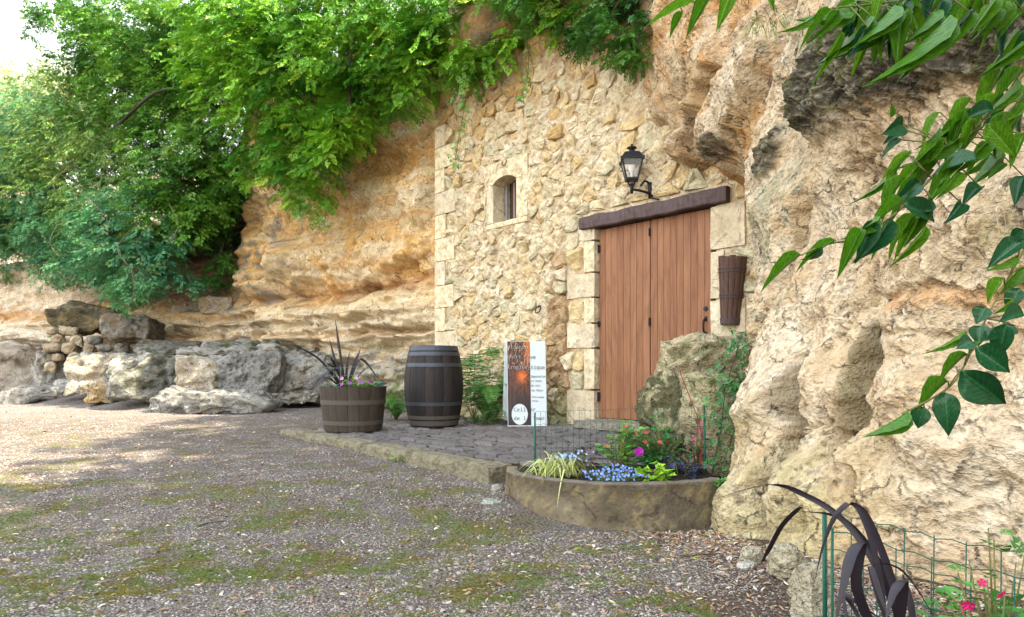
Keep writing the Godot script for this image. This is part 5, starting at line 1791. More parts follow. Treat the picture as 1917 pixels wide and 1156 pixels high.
func build_courtyard_things() -> void:
	# the wine barrel
	var t := thing("wine_barrel", "upright dark wooden wine barrel with four iron hoops beside the ferns", "barrel", at(Vector3(-0.947, TERRACE_Y + 0.004, -8.40), 0.13))
	var prof := []
	for i in 13:
		var y := 0.965 * i / 12.0
		prof.append(Vector2(barrel_r(y), y))
	var n := 20
	for i in n:
		put_mesh("stave", stave_mesh(prof, TAU * i / n, TAU * (i + 1) / n, 0.026, i), M.staves[(i * 7 + i / 3) % 4], t)
	for band in [[0.905, 0.962], [0.845, 0.89], [0.715, 0.757], [0.255, 0.297], [0.095, 0.135], [0.02, 0.075]]:
		put_mesh("hoop", hoop_mesh(barrel_r, band[0], band[1]), M.hoop if band[0] > 0.2 else M.hoop_dull, t)
	var st := st_new()
	lathe(st, [Vector2(0.262, 0.90), Vector2(0.262, 0.925), Vector2(0.0, 0.927)], 32)
	obj("lid", st, M.staves[1], t)
	st = st_new()
	lathe(st, [Vector2(0.0, 0.03), Vector2(0.26, 0.03), Vector2(0.26, 0.05)], 32)
	obj("bottom", st, M.staves[1], t)

	# the half-barrel tub
	t = thing("planter_tub", "brown half-barrel planter tub with two iron hoops at the corner of the terrace", "planter", at(Vector3(-1.80, TERRACE_Y + 0.004, -7.87), 0.4))
	prof = []
	for i in 7:
		var y := 0.49 * i / 6.0
		prof.append(Vector2(tub_r(y), y))
	n = 18
	for i in n:
		put_mesh("stave", stave_mesh(prof, TAU * i / n, TAU * (i + 1) / n, 0.028, i, 0.002), M.tub_staves[(i * 5 + i / 4) % 3], t)
	for band in [[0.295, 0.345], [0.07, 0.115]]:
		put_mesh("hoop", hoop_mesh(tub_r, band[0], band[1]), M.hoop_dull, t)
	st = st_new()
	lathe(st, [Vector2(0.33, 0.43), Vector2(0.30, 0.445), Vector2(0.15, 0.45), Vector2(0, 0.452)], 24)
	obj("soil", st, M.soil, t)
	build_tub_plants(Vector3(-1.80, TERRACE_Y, -7.87))
	build_sign()
	build_lantern()
	build_hod()
	build_ferns()

func build_tub_plants(o: Vector3) -> void:
	# strap-leaved plant
	var t := thing("purple_flax", "dark purple strap-leaved flax growing in the half-barrel tub", "plant", at(o + Vector3(-0.08, 0.44, -0.02)))
	var defs := [[Vector3(-0.07, 0.42, 0.0), Vector3(-0.13, 0.82, 0.0), 0.035], [Vector3(0.08, 0.26, 0.02), Vector3(0.17, 0.48, 0.05), 0.042], [Vector3(-0.3, 0.36, 0.02), Vector3(-0.62, 0.54, 0.05), 0.030], [Vector3(0.16, 0.36, 0.05), Vector3(0.38, 0.14, 0.1), 0.034], [Vector3(-0.18, 0.22, 0.05), Vector3(-0.42, 0.05, 0.12), 0.034], [Vector3(-0.14, 0.30, -0.1), Vector3(-0.33, 0.14, -0.12), 0.036], [Vector3(0.02, 0.22, 0.08), Vector3(0.06, 0.44, 0.12), 0.034], [Vector3(-0.1, 0.25, 0.08), Vector3(-0.22, 0.33, 0.14), 0.032], [Vector3(-0.22, 0.16, 0.1), Vector3(-0.4, -0.08, 0.15), 0.03], [Vector3(0.24, 0.27, 0.02), Vector3(0.62, 0.38, 0.0), 0.016], [Vector3(-0.12, 0.35, 0.03), Vector3(-0.19, 0.6, 0.03), 0.028]]
	for d in defs:
		var st := st_new(true)
		blade(st, curve_points([Vector3.ZERO + Vector3(d[0].x * 0.1, 0, d[0].z * 0.1), d[0], d[1]], 12), d[2], Vector3(0.9, 0.1, 0.35))
		obj("leaf", st, M.blade, t)
	bushy("flowering_plant", "low bright green plant with pink and purple petunias in the half-barrel tub", o + Vector3(0.07, 0.45, 0.12), Vector3(0.24, 0.13, 0.16), 170, 0.055, [Color(0.06, 0.19, 0.015), Color(0.15, 0.32, 0.03)], [Color(0.45, 0.03, 0.35), Color(0.62, 0.25, 0.40), Color(0.30, 0.05, 0.42)], 7, 0.024, 1, 3)
	bushy("trailing_plant", "small blue-green trailing plant at the left rim of the half-barrel tub", o + Vector3(-0.24, 0.46, 0.12), Vector3(0.12, 0.06, 0.12), 90, 0.032, [Color(0.07, 0.2, 0.13), Color(0.16, 0.33, 0.22)], [], 0, 0.0, 1, 4)
	bushy("blue_green_plant", "bluish leafy plant at the right rim of the half-barrel tub", o + Vector3(0.26, 0.47, 0.02), Vector3(0.11, 0.10, 0.12), 80, 0.055, [Color(0.02, 0.12, 0.09), Color(0.05, 0.2, 0.15)], [], 0, 0.0, 1, 5)
	# ring of wire mesh round the plants
	t = thing("wire_mesh_ring", "thin green wire mesh standing round the plants in the half-barrel tub", "wire mesh", at(o + Vector3(0, 0.44, -0.02)))
	for k in 20:
		var a := TAU * k / 20.0
		var st := st_new(true)
		tube(st, [Vector3(0.29 * sin(a), -0.02, 0.27 * cos(a)), Vector3(0.30 * sin(a + 0.03), 0.27, 0.28 * cos(a + 0.03))], [0.0016], 4)
		obj("wire", st, M.wire_grey, t)
	for y in [0.0, 0.09, 0.18, 0.27]:
		var st := st_new(true)
		var ring := []
		for k in 41:
			var a := TAU * k / 40.0
			ring.append(Vector3(0.30 * sin(a), y + 0.008 * sin(a * 3.0), 0.28 * cos(a)))
		tube(st, ring, [0.0016], 4, false)
		obj("wire", st, M.wire_grey, t)

func bushy(called: String, label: String, p: Vector3, size: Vector3, n: int, L: float, pal: Array, fl: Array, nfl: int, fr: float, kind: int, seed_: int, category := "plant") -> Node3D:
	# stems, leaves and flowers in a mound standing on p
	var r := RandomNumberGenerator.new()
	r.seed = seed_ * 13 + 5
	var t := thing(called, label, category, at(p))
	var st := st_new(true)
	var tips := []
	for i in maxi(5, n / 12):
		var a := r.randf() * TAU
		var q := sqrt(r.randf())
		var tip := Vector3(cos(a) * q * size.x * 0.85, size.y * r.randf_range(0.55, 1.0) * (1.15 - 0.5 * q * q), sin(a) * q * size.z * 0.85)
		tips.append(tip)
		tube(st, [Vector3(tip.x * 0.25, -0.02, tip.z * 0.25), tip * Vector3(0.6, 0.6, 0.6) + Vector3(0, size.y * 0.08, 0), tip], [0.0035, 0.003, 0.0015], 4)
	obj("stem", st, M.twig, t).set_meta("kind", "stuff")
	st = st_new()
	for i in n:
		var tip: Vector3 = tips[r.randi() % tips.size()]
		var q := tip.lerp(Vector3(tip.x * 0.3, 0, tip.z * 0.3), r.randf() * 0.8) + Vector3(r.randfn(), r.randfn() * 0.5, r.randfn()) * L * 0.35
		q.y = maxf(q.y, 0.004)
		var outw := Vector3(q.x / size.x, 0, q.z / size.z).normalized()
		var dirn := (outw * 0.7 + Vector3(r.randf_range(-1, 1), r.randf_range(-0.35, 0.6), r.randf_range(-1, 1)) * 0.8).normalized()
		var side := dirn.cross(Vector3(r.randf_range(-0.5, 0.5), 1, r.randf_range(-0.5, 0.5))).normalized()
		st.set_color(pal[0].lerp(pal[1], clampf(r.randf() * 0.8 + 0.3 * q.y / size.y, 0, 1)))
		leaf_shape(st, q, dirn, side, L * r.randf_range(0.65, 1.2), kind)
	obj("leaves", st, M.plant, t).set_meta("kind", "stuff")
	if nfl:
		for i in nfl:
			st = st_new()
			var tip: Vector3 = tips[i % tips.size()] * r.randf_range(0.9, 1.12) + Vector3(r.randf_range(-0.3, 0.3) * size.x, 0.01, 0.2 * size.z)
			st.set_color(fl[i % fl.size()])
			flower(st, tip, fr * r.randf_range(0.8, 1.2), Vector3(r.randf_range(-0.5, 0.5), 0.6, 0.9).normalized())
			obj("flower", st, M.plant, t)
	return t

func flower(st: SurfaceTool, p: Vector3, rad: float, face: Vector3) -> void:
	var u := face.cross(Vector3(0.2, 1, 0.1)).normalized()
	var v := face.cross(u)
	for k in 5:
		var a := TAU * k / 5.0
		var c := u * cos(a) + v * sin(a)
		var e := u * cos(a + 0.55) + v * sin(a + 0.55)
		var f := u * cos(a - 0.55) + v * sin(a - 0.55)
		tri(st, p, p + f * rad * 0.8 + face * rad * 0.35, p + c * rad + face * rad * 0.25)
		tri(st, p, p + c * rad + face * rad * 0.25, p + e * rad * 0.8 + face * rad * 0.35)

func sign_print() -> ImageTexture:   # the photograph printed on the board: warm light falling into a cellar
	var im := Image.create(128, 256, false, Image.FORMAT_RGB8)
	var n := FastNoiseLite.new()
	n.seed = 8
	n.frequency = 0.03
	for y in 256:
		for x in 128:
			var u := x / 128.0
			var v := y / 256.0
			var g := n.get_noise_2d(x * 2.2, y * 0.8)
			var c := Color(0.13, 0.075, 0.05).lerp(Color(0.36, 0.17, 0.06), clampf(0.5 + g * 1.3, 0, 1))
			var g2 := n.get_noise_2d(x * 5.0 + 200.0, y * 3.0)
			c = c.lerp(Color(0.70, 0.36, 0.10), clampf(1.2 * smoothstep(0.55, 0.95, u) * (1.0 - smoothstep(0.18, 0.36, v)) + 0.7 * g2, 0, 1))
			c = c.lerp(Color(0.88, 0.43, 0.09), clampf(exp(-(((u - 0.62 - 0.2 * g2) / 0.24) ** 2 + ((v - 0.42) / 0.10) ** 2) * 1.3) + 0.25 * g2, 0, 1) * smoothstep(0.58, 0.48, v))
			c = c.lerp(Color(0.70, 0.58, 0.42), smoothstep(0.28, 0.42, g2 + g) * (1.0 - smoothstep(0.25, 0.35, v)))
			c = c.lerp(Color(0.10, 0.09, 0.11), smoothstep(0.55, 0.75, v) * 0.8)
			im.set_pixel(x, y, c)
	# slender timbers
	for bar in [[12, 60, 5, 150], [34, 70, 5, 140], [6, 84, 44, 5], [6, 130, 50, 5], [62, 20, 6, 70], [84, 0, 5, 80]]:
		im.fill_rect(Rect2i(bar[0], bar[1], bar[2], bar[3]), Color(0.30, 0.19, 0.13))
	return ImageTexture.create_from_image(im)

func text_on(parent: Node, s: String, x: float, y: float, hgt: float, wide: float, m: Material, z: float) -> void:
	var font := SystemFont.new()
	font.font_names = PackedStringArray(["Droid Sans Mono"])
	var tm := TextMesh.new()
	tm.font = font
	tm.text = s
	tm.font_size = 48
	tm.pixel_size = 0.01
	tm.depth = 0.02
	tm.curve_step = 2.0
	tm.horizontal_alignment = HORIZONTAL_ALIGNMENT_LEFT
	var bb := tm.get_aabb()
	var sx := wide / maxf(bb.size.x, 0.01)
	var sy := hgt / 0.35
	put_mesh("lettering", tm, m, parent, Transform3D(Basis.from_scale(Vector3(sx, sy, 0.05)), Vector3(x - bb.position.x * sx, y, z)))

func build_sign() -> void:
	var yaw := 0.13
	var lean := 0.115
	var root := thing("sandwich_board", "white folding signboard with a dark cellar picture and typewriter lettering beside the ferns", "sign", at(Vector3(0.187, TERRACE_Y + 0.004, -8.32), yaw))
	var W := 0.475
	var H := 1.035
	var front := node("front_panel", root, Transform3D(Basis(Vector3.RIGHT, -lean), Vector3.ZERO))
	var st := st_new()
	box(st, Vector3(0, H * 0.5, -0.009), Vector3(W, H, 0.018), 0.002)
	obj("board", st, M.board, front)
	var pm := StandardMaterial3D.new()
	pm.resource_name = "printed_picture"
	pm.albedo_texture = sign_print()
	pm.roughness = 0.5
	st = SurfaceTool.new()
	st.begin(Mesh.PRIMITIVE_TRIANGLES)
	var x0 := -W * 0.5 + 0.004
	var x1 := 0.045
	var y0 := 0.012
	var y1 := H - 0.006
	for q in [[x0, y0, 0, 1], [x0, y1, 0, 0], [x1, y1, 1, 0], [x0, y0, 0, 1], [x1, y1, 1, 0], [x1, y0, 1, 1]]:
		st.set_uv(Vector2(q[2], q[3]))
		st.set_normal(Vector3(0, 0, 1))
		st.add_vertex(Vector3(q[0], q[1], 0.0025))
	put_mesh("picture", st.commit(), pm, front)
	st = st_new()
	var disc := []
	for k in 32:
		disc.append(Vector3(-0.093 + 0.098 * cos(TAU * k / 32.0), 0.145 + 0.125 * sin(TAU * k / 32.0), 0.0042))
	for k in range(1, 31):
		tri(st, disc[0], disc[k + 1], disc[k])
	obj("white_disc", st, M.board, front)
	# lettering: over the picture it is white with a dark edge, over the board dark
	for l in [["Visitez", -0.225, 0.955, 0.040, 0.235, true], ["notre Cave", -0.225, 0.838, 0.045, 0.335, true], ["troglodytique", -0.225, 0.712, 0.045, 0.445, true]]:
		var s: String = l[0]
		text_on(front, s, l[1] - 0.003, l[2] + 0.002, l[3], l[4], M.ink_pale, 0.0045)
		text_on(front, s, l[1], l[2], l[3], l[4], M.ink, 0.0062)
	for l in [["Dégustation", 0.055, 0.600, 0.026, 0.172], ["et Vente", 0.055, 0.545, 0.026, 0.125], ["de Vins", 0.055, 0.490, 0.026, 0.108], ["sur Place", 0.055, 0.432, 0.026, 0.138], ["Très Grand", 0.062, 0.350, 0.022, 0.138], ["Choix", 0.062, 0.305, 0.022, 0.07]]:
		text_on(front, l[0], l[1], l[2], l[3], l[4], M.ink, 0.0045)
	text_on(front, "Cellier", -0.165, 0.20, 0.045, 0.265, M.ink, 0.0062)
	text_on(front, "de la Tour", -0.165, 0.095, 0.042, 0.375, M.ink, 0.0062)
	# the panel behind, hinged at the top
	var back := node("back_panel", root, Transform3D(Basis(Vector3.RIGHT, 0.24), Vector3(0, H * cos(lean) - 1.0 * cos(0.24) * 1.0 - 0.012, -H * sin(lean) - 0.02 - sin(0.24) * 1.0)))
	st = st_new()
	box(st, Vector3(-0.02, 0.505, -0.009), Vector3(W, 1.0, 0.018), 0.002)
	obj("board", st, M.board, back)
	st = st_new()
	for x in [-0.16, 0.16]:
		tube(st, [Vector3(x - 0.03, H * cos(lean), -H * sin(lean) - 0.012), Vector3(x + 0.03, H * cos(lean), -H * sin(lean) - 0.012)], [0.008], 8)
	obj("hinge", st, M.rust, root)

func build_lantern() -> void:
	# bracket plate on the wall at (4.08, 2.83); the lantern hangs left of it and out from the wall
	var root := thing("wall_lantern", "black four-sided wall lantern with clear panes on a curved iron bracket above the door", "lantern", FX * at(Vector3(4.04, 2.83, 0.05)))
	var st := st_new(true)
	# scrolled arm, in the wall's frame
	tube(st, [Vector3(0.03, -0.05, -0.03), Vector3(0.03, 0.12, -0.01)], [0.028, 0.024], 8)
	tube(st, curve_points([Vector3(0.03, 0.10, -0.02), Vector3(0.02, 0.125, 0.06), Vector3(-0.02, 0.07, 0.09)], 10), [0.017, 0.014, 0.013, 0.012, 0.012, 0.012, 0.012, 0.012, 0.012, 0.010], 6)
	tube(st, curve_points([Vector3(0.03, 0.0, 0.0), Vector3(-0.03, 0.025, 0.10), Vector3(-0.085, 0.035, 0.16)], 10), [0.018, 0.016, 0.015, 0.014, 0.014, 0.014, 0.014, 0.014, 0.014, 0.014], 7)
	tube(st, curve_points([Vector3(0.05, -0.05, -0.02), Vector3(0.10, -0.07, 0.01), Vector3(0.15, -0.09, -0.02)], 8), [0.014, 0.012, 0.01], 6)
	tube(st, [Vector3(-0.085, -0.01, 0.16), Vector3(-0.085, 0.10, 0.16)], [0.016, 0.022, 0.016], 8)
	tube(st, curve_points([Vector3(-0.085, 0.05, 0.16), Vector3(-0.05, 0.09, 0.16), Vector3(-0.025, 0.15, 0.16)], 8), [0.010], 6)
	tube(st, curve_points([Vector3(-0.085, 0.05, 0.16), Vector3(-0.12, 0.09, 0.16), Vector3(-0.145, 0.15, 0.16)], 8), [0.010], 6)
	obj("bracket", st, M.iron, root)
	var lan := node("lantern_head", root, Transform3D(Basis(Vector3.UP, 0.75).scaled(Vector3.ONE * 0.93), Vector3(-0.085, 0.125, 0.16)))
	st = st_new()
	var lo := 0.068
	var hi := 0.118
	var h := 0.245
	for sx in [-1, 1]:
		for sz in [-1, 1]:
			tube(st, [Vector3(sx * lo, 0.03, sz * lo), Vector3(sx * hi, h, sz * hi)], [0.010], 4)
	box(st, Vector3(0, 0.02, 0), Vector3(0.155, 0.03, 0.155), 0.006)
	for a in 4:
		var b := Basis(Vector3.UP, a * PI / 2)
		box(st, b * Vector3(0, h + 0.004, hi), Vector3(0.255, 0.02, 0.022), 0.003, b)
		box(st, b * Vector3(hi + 0.006, h + 0.0, hi + 0.006), Vector3(0.03, 0.045, 0.03), 0.004, b)
	obj("frame", st, M.iron, lan)
	st = st_new()
	for a in 4:
		var b := Basis(Vector3.UP, a * PI / 2)
		quad(st, b * Vector3(-0.128, h + 0.012, 0.128), b * Vector3(-0.085, h + 0.085, 0.085), b * Vector3(0.085, h + 0.085, 0.085), b * Vector3(0.128, h + 0.012, 0.128))
		quad(st, b * Vector3(-0.085, h + 0.085, 0.085), b * Vector3(-0.035, h + 0.105, 0.035), b * Vector3(0.035, h + 0.105, 0.035), b * Vector3(0.085, h + 0.085, 0.085))
	obj("roof", st, M.iron, lan)
	st = st_new(true)
	lathe(st, [Vector2(0.034, h + 0.10), Vector2(0.030, h + 0.135), Vector2(0.062, h + 0.145), Vector2(0.058, h + 0.155), Vector2(0.018, h + 0.168), Vector2(0.014, h + 0.18), Vector2(0.016, h + 0.19), Vector2(0.0, h + 0.20)], 16)
	obj("chimney", st, M.iron, lan)
	for a in 4:
		var b := Basis(Vector3.UP, a * PI / 2)
		st = st_new()
		quad(st, b * Vector3(-lo, 0.035, lo), b * Vector3(-hi, h - 0.004, hi), b * Vector3(hi, h - 0.004, hi), b * Vector3(lo, 0.035, lo))
		obj("pane", st, M.glass, lan)
	st = st_new(true)
	lathe(st, [Vector2(0.016, 0.03), Vector2(0.016, 0.10), Vector2(0.028, 0.115), Vector2(0.042, 0.15), Vector2(0.036, 0.185), Vector2(0.0, 0.20)], 14)
	obj("bulb", st, M.bulb, lan)

func build_hod() -> void:
	# a tall half basket of staves, hung on the stone beside the door
	var root := thing("wooden_hod", "tall tapered half basket of brown wooden staves hung right of the door", "wooden hod", Transform3D(FX.basis * Basis.from_euler(Vector3(0.0, 0, -0.055)), fw(5.055, 1.33, 0.03)))
	var rr := func(y: float) -> float: return 0.095 + 0.055 * y / 0.68
	var prof := []
	for i in 7:
		var y := 0.68 * i / 6.0
		prof.append(Vector2(rr.call(y), y))
	for i in 7:
		var a0 := -PI / 2 + PI * i / 7.0
		var p2 := []
		for q in prof:
			p2.append(Vector2(q.x, q.y * (1.0 if i in [1, 2, 4] else 0.985)))
		put_mesh("stave", stave_mesh(p2, a0, a0 + PI / 7.0, 0.014, i, 0.0025), M.hod, root)
	for band in [[0.01, 0.07], [0.265, 0.285], [0.295, 0.31], [0.52, 0.538], [0.55, 0.566]]:
		put_mesh("hoop", hoop_mesh(rr, band[0], band[1], 20, 0.006, -PI / 2, PI / 2), M.hod_band, root)
	var st := st_new()
	box(st, Vector3(0, 0.34, -0.002), Vector3(0.20, 0.66, 0.012), 0.002)
	obj("back_board", st, M.hod, root)

func fern(label: String, p: Vector3, n: int, L: float, upright: float, seed_: int, yaw0 := 0.0, spread := TAU) -> void:
	var r := RandomNumberGenerator.new()
	r.seed = seed_
	var t := thing("fern", label, "fern", at(p), "ferns at the foot of the wall")
	for i in n:
		var a := yaw0 + spread * (float(i) / n - 0.5) + r.randf_range(-0.2, 0.2)
		var len := L * r.randf_range(0.7, 1.1)
		var up := upright * r.randf_range(0.8, 1.2)
		var outw := Vector3(sin(a), 0, cos(a))
		var cp := curve_points([Vector3.ZERO, outw * len * 0.35 + Vector3(0, len * 0.62 * up, 0), outw * len * (0.8 - 0.2 * up) + Vector3(0, len * (0.65 * up - 0.05), 0), outw * len * (1.02 - 0.25 * up) + Vector3(0, len * (0.85 * up - 0.38), 0)], 24)
		var st := st_new()
		st.set_color(Color(0.05, 0.06, 0.015))
		tube(st, cp, [0.004, 0.0035, 0.003, 0.003, 0.002, 0.002, 0.0015], 4)
		var c: Color = Color(0.022, 0.105, 0.02).lerp(Color(0.085, 0.22, 0.03), r.randf())
		for k in range(3, 23):
			var tt := k / 23.0
			var dirn: Vector3 = (cp[k + 1 if k < 23 else 23] - cp[k - 1]).normalized()
			var side := dirn.cross(Vector3.UP).normalized()
			var w := len * 0.17 * sin(PI * pow(clampf(tt * 0.93 + 0.05, 0, 1), 0.75))
			st.set_color(c * r.randf_range(0.85, 1.15))
			for sgn in [-1.0, 1.0]:
				var d2: Vector3 = (side * sgn + dirn * 0.35 + Vector3(0, -0.15, 0)).normalized()
				var e: Vector3 = cp[k] + d2 * w
				var wide := len * 0.0095
				var m: Vector3 = cp[k] + d2 * w * 0.5
				if sgn > 0:
					quad(st, cp[k] - dirn * wide * 0.6, m - dirn * wide, e, m + dirn * wide)
					tri(st, cp[k] - dirn * wide * 0.6, m + dirn * wide, cp[k] + dirn * wide * 0.6)
				else:
					quad(st, m + dirn * wide, e, m - dirn * wide, cp[k] - dirn * wide * 0.6)
					tri(st, cp[k] + dirn * wide * 0.6, m + dirn * wide, cp[k] - dirn * wide * 0.6)
		obj("frond", st, M.plant, t)

func build_ferns() -> void:
	fern("tall upright fern against the corner stones right behind the barrel", fw(1.526, 0.2, 0.5), 16, 0.95, 1.4, 3)
	fern("broad dark fern between the barrel and the signboard", fw(1.816, 0.2, 0.5), 26, 0.8, 0.95, 5)
	fern("arching fern close to the left of the signboard", fw(1.92, 0.2, 0.5), 22, 0.52, 0.85, 8)
	fern("light green fern left of the barrel", px(742, 772, 9.4) * Vector3(1, 0, 1) + Vector3(0, 0.2, 0), 24, 0.55, 0.9, 13)
	bushy("ground_ivy", "low glossy leaves at the foot of the ferns right of the barrel", fw(2.114, 0.205, 0.85), Vector3(0.35, 0.16, 0.14), 160, 0.06, [Color(0.02, 0.085, 0.012), Color(0.07, 0.18, 0.03)], [], 0, 0.0, 1, 22)
	bushy("leafy_weed", "light green leafy weed at the foot of the rock left of the barrel", px(742, 762, 9.6) * Vector3(1, 0, 1) + Vector3(0, 0.2, 0), Vector3(0.16, 0.42, 0.16), 170, 0.06, [Color(0.05, 0.18, 0.02), Color(0.14, 0.30, 0.03)], [], 0, 0.0, 1, 25)
	bushy("kerb_weed", "tiny bright weed growing at the front of the kerb", px(745, 858, 5.8) * Vector3(1, 0, 1) + Vector3(0, 0.12, 0), Vector3(0.06, 0.06, 0.04), 16, 0.04, [Color(0.08, 0.24, 0.03), Color(0.15, 0.33, 0.05)], [], 0, 0.0, 1, 27)
	bushy("scree_weed", "small yellowish weed on the pale cliff at the far left", px(135, 545, 15.6), Vector3(0.3, 0.25, 0.2), 90, 0.1, [Color(0.12, 0.2, 0.03), Color(0.25, 0.32, 0.05)], [], 0, 0.0, 2, 29)
	bushy("scree_weed", "green weed below the pale cliff, left of the dry stone wall", px(98, 638, 15.0), Vector3(0.18, 0.22, 0.15), 70, 0.1, [Color(0.06, 0.2, 0.03), Color(0.12, 0.3, 0.05)], [], 0, 0.0, 2, 31)

# ---------- trough ----------
func trough_path(t: float) -> Vector3:   # front outer rim from the kerb corner to the rock face
	var ctrl := [Vector3(-0.035, 0, -4.50), Vector3(0.02, 0, -4.36), Vector3(0.16, 0, -4.16), Vector3(0.33, 0, -4.01), Vector3(0.55, 0, -3.90), Vector3(0.83, 0, -3.89), Vector3(1.05, 0, -3.93), Vector3(1.20, 0, -3.99)]
	var k := mini(int(t * 7.0), 6)
	var f := t * 7.0 - k
	var a: Vector3 = ctrl[k]
	return a.cubic_interpolate(ctrl[k + 1], ctrl[maxi(k - 1, 0)], ctrl[mini(k + 2, 7)], f)

func wire_fence(called: String, label: String, group: String, path: Callable, y0: Callable, y1: Callable, nv: int, rows: Array, m: Material, rad: float, wob: float, posts: Array) -> void:
	# welded mesh along path(0..1), from height y0 to y1, every wire its own piece
	var t := thing(called, label, "wire fence", Transform3D(), group)
	for k in nv + 1:
		var u := float(k) / nv
		var p: Vector3 = path.call(u)
		var st := st_new(true)
		var j := Vector3(sin(k * 12.3), 0, cos(k * 7.1)) * wob
		var lo: float = y0.call(u)
		var hi: float = y1.call(u)
		tube(st, [Vector3(p.x, lo, p.z), Vector3(p.x, (lo + hi) * 0.5, p.z) + j, Vector3(p.x, hi, p.z) + j * 0.6], [rad], 5)
		obj("upright_wire", st, m, t)
	for row in rows:
		var st := st_new(true)
		var pts := []
		for k in nv * 2 + 1:
			var u := float(k) / (nv * 2)
			var p: Vector3 = path.call(u)
			var lo: float = y0.call(u)
			var hi: float = y1.call(u)
			pts.append(Vector3(p.x, lerpf(lo, hi, row) + (0.004 if k % 2 else -0.004) + wob * sin(u * 9.0 + row * 7.0), p.z))
		tube(st, pts, [rad], 5)
		obj("cross_wire", st, m, t)
	for q in posts:
		var st := st_new(true)
		tube(st, [q[0], q[1]], [q[2]], 8)
		obj("post", st, m, t)

func build_trough() -> void:
	var root := thing("stone_trough", "curved brown stone trough planter between the kerb and the rock face", "planter")
	var n := 72
	var pts := PackedVector3Array()
	var cols := PackedColorArray()
	var rows := 20
	for i in n + 1:
		var t := float(i) / n
		var p := trough_path(t)
		var q := trough_path(minf(t + 0.01, 1.0)) - trough_path(maxf(t - 0.01, 0.0))
		var nrm := Vector3(-q.z, 0, q.x).normalized()     # outwards, towards the camera
		if nrm.z < 0:
			nrm = -nrm
		var top := lerpf(0.235, 0.262, t)
		for j in rows + 1:
			var w: Vector3
			if j <= 12:
				var v := j / 12.0
				var o := 0.028 * (1.0 - v) - 0.012 * sin(v * PI)
				w = Vector3(p.x, lerpf(-0.06, top - 0.014, v), p.z) + nrm * (o + 0.010 * nf.get_noise_3d(p.x * 3.0, v, p.z * 3.0) + 0.006 * nf.get_noise_3d(p.x * 12.0, v * 4.0, p.z * 12.0))
			else:
				var prof := [[0.004, -0.004], [-0.008, 0.002], [-0.035, 0.004], [-0.062, 0.002], [-0.078, -0.008], [-0.084, -0.03], [-0.086, -0.06], [-0.088, -0.14]]
				var e: Array = prof[j - 13]
				w = Vector3(p.x, top + e[1] + 0.004 * nf.get_noise_2d(p.x * 9.0, p.z * 9.0 + j), p.z) + nrm * e[0]
			pts.append(w)
			var a := nf.get_noise_3d(w.x * 3.0, w.y * 5.0, w.z * 3.0)
			var b := nf.get_noise_3d(w.x * 13.0, w.y * 13.0, w.z * 13.0)
			var c := Color(0.115, 0.098, 0.067).lerp(Color(0.185, 0.155, 0.105), clampf(0.4 + a * 1.3 + b * 0.6, 0, 1))
			c = c.lerp(Color(0.065, 0.056, 0.035), 0.7 * sst(0.1, 0.4, a * 0.4 + b + 0.35 * sst(0.1, 0.22, w.y) - 0.2))
			c = c.lerp(Color(0.29, 0.235, 0.125), 0.7 * sst(0.16, 0.36, b + 0.5 * a + 0.2 * sst(0.45, 0.9, t) - 0.1))
			c = c.lerp(Color(0.17, 0.155, 0.13), 0.75 if j > 12 else 0.0)
			cols.append(c)
	put_mesh("trough_wall", grid_mesh(n + 1, rows + 1, pts, cols), M.concrete, root)
	# the end that meets the kerb
	var st := st_new()
	st.set_color(Color(0.2, 0.16, 0.1))
	rough_block(st, Vector3(-0.0, 0.09, -4.60), Vector3(0.085, 0.30, 0.26), 5, 0.006, 3)
	obj("trough_end", st, M.concrete, root)
	# soil
	pts = PackedVector3Array()
	for i in 33:
		var t := i / 32.0
		var p := trough_path(t)
		for j in 17:
			var v := j / 16.0
			var bk := Vector3(lerpf(0.05, 1.35, t), 0, lerpf(-4.80, -5.1, t))
			var w := p.lerp(bk, 0.02 + v * 0.98)
			w.y = 0.205 + 0.02 * nf.get_noise_2d(w.x * 4.0, w.z * 4.0) + 0.012 * nf.get_noise_2d(w.x * 20.0, w.z * 20.0) + 0.03 * sin(v * PI)
			pts.append(w)
	put_mesh("soil", grid_mesh(33, 17, pts, PackedColorArray()), M.soil, root)

	# ---- plants in the trough ----
	var t := thing("sedge", "tuft of pale yellow striped sedge at the left end of the trough", "plant", at(Vector3(0.28, 0.215, -4.30)))
	for half in 2:
		for i in 60:
			var a := rng.randf() * TAU
			var L := rng.randf_range(0.12, 0.21)
			var outw := Vector3(cos(a) * 1.15, 0, sin(a) * 0.9)
			st = st_new(true)
			var up := rng.randf_range(0.45, 0.8)
			var o := Vector3(rng.randf_range(-0.13, 0.13), 0, rng.randf_range(-0.05, 0.05))
			blade(st, curve_points([o, o + outw * L * 0.4 + Vector3(0, L * up, 0), o + outw * L * 0.95 + Vector3(0, L * (up - 0.45), 0)], 8), 0.006, outw.cross(Vector3.UP) + Vector3(0, 0.3, 0), 0.2)
			obj("blade", st, M.sedge if rng.randf() < 0.7 else M.sedge_pale, t)
	st = st_new(true)
	blade(st, curve_points([Vector3(0.05, 0.03, 0.1), Vector3(0.03, 0.09, 0.2), Vector3(0.0, 0.0, 0.27), Vector3(-0.02, -0.12, 0.29)], 12), 0.007, Vector3.RIGHT, 0.2)
	obj("blade", st, M.sedge_pale, t)
	bushy("lobelia", "low clump of small blue lobelia flowers at the front of the trough", Vector3(0.60, 0.215, -4.06), Vector3(0.20, 0.10, 0.11), 420, 0.024, [Color(0.03, 0.13, 0.05), Color(0.08, 0.22, 0.09)], [Color(0.16, 0.28, 0.62), Color(0.25, 0.38, 0.70), Color(0.12, 0.2, 0.5)], 120, 0.0072, 2, 6)
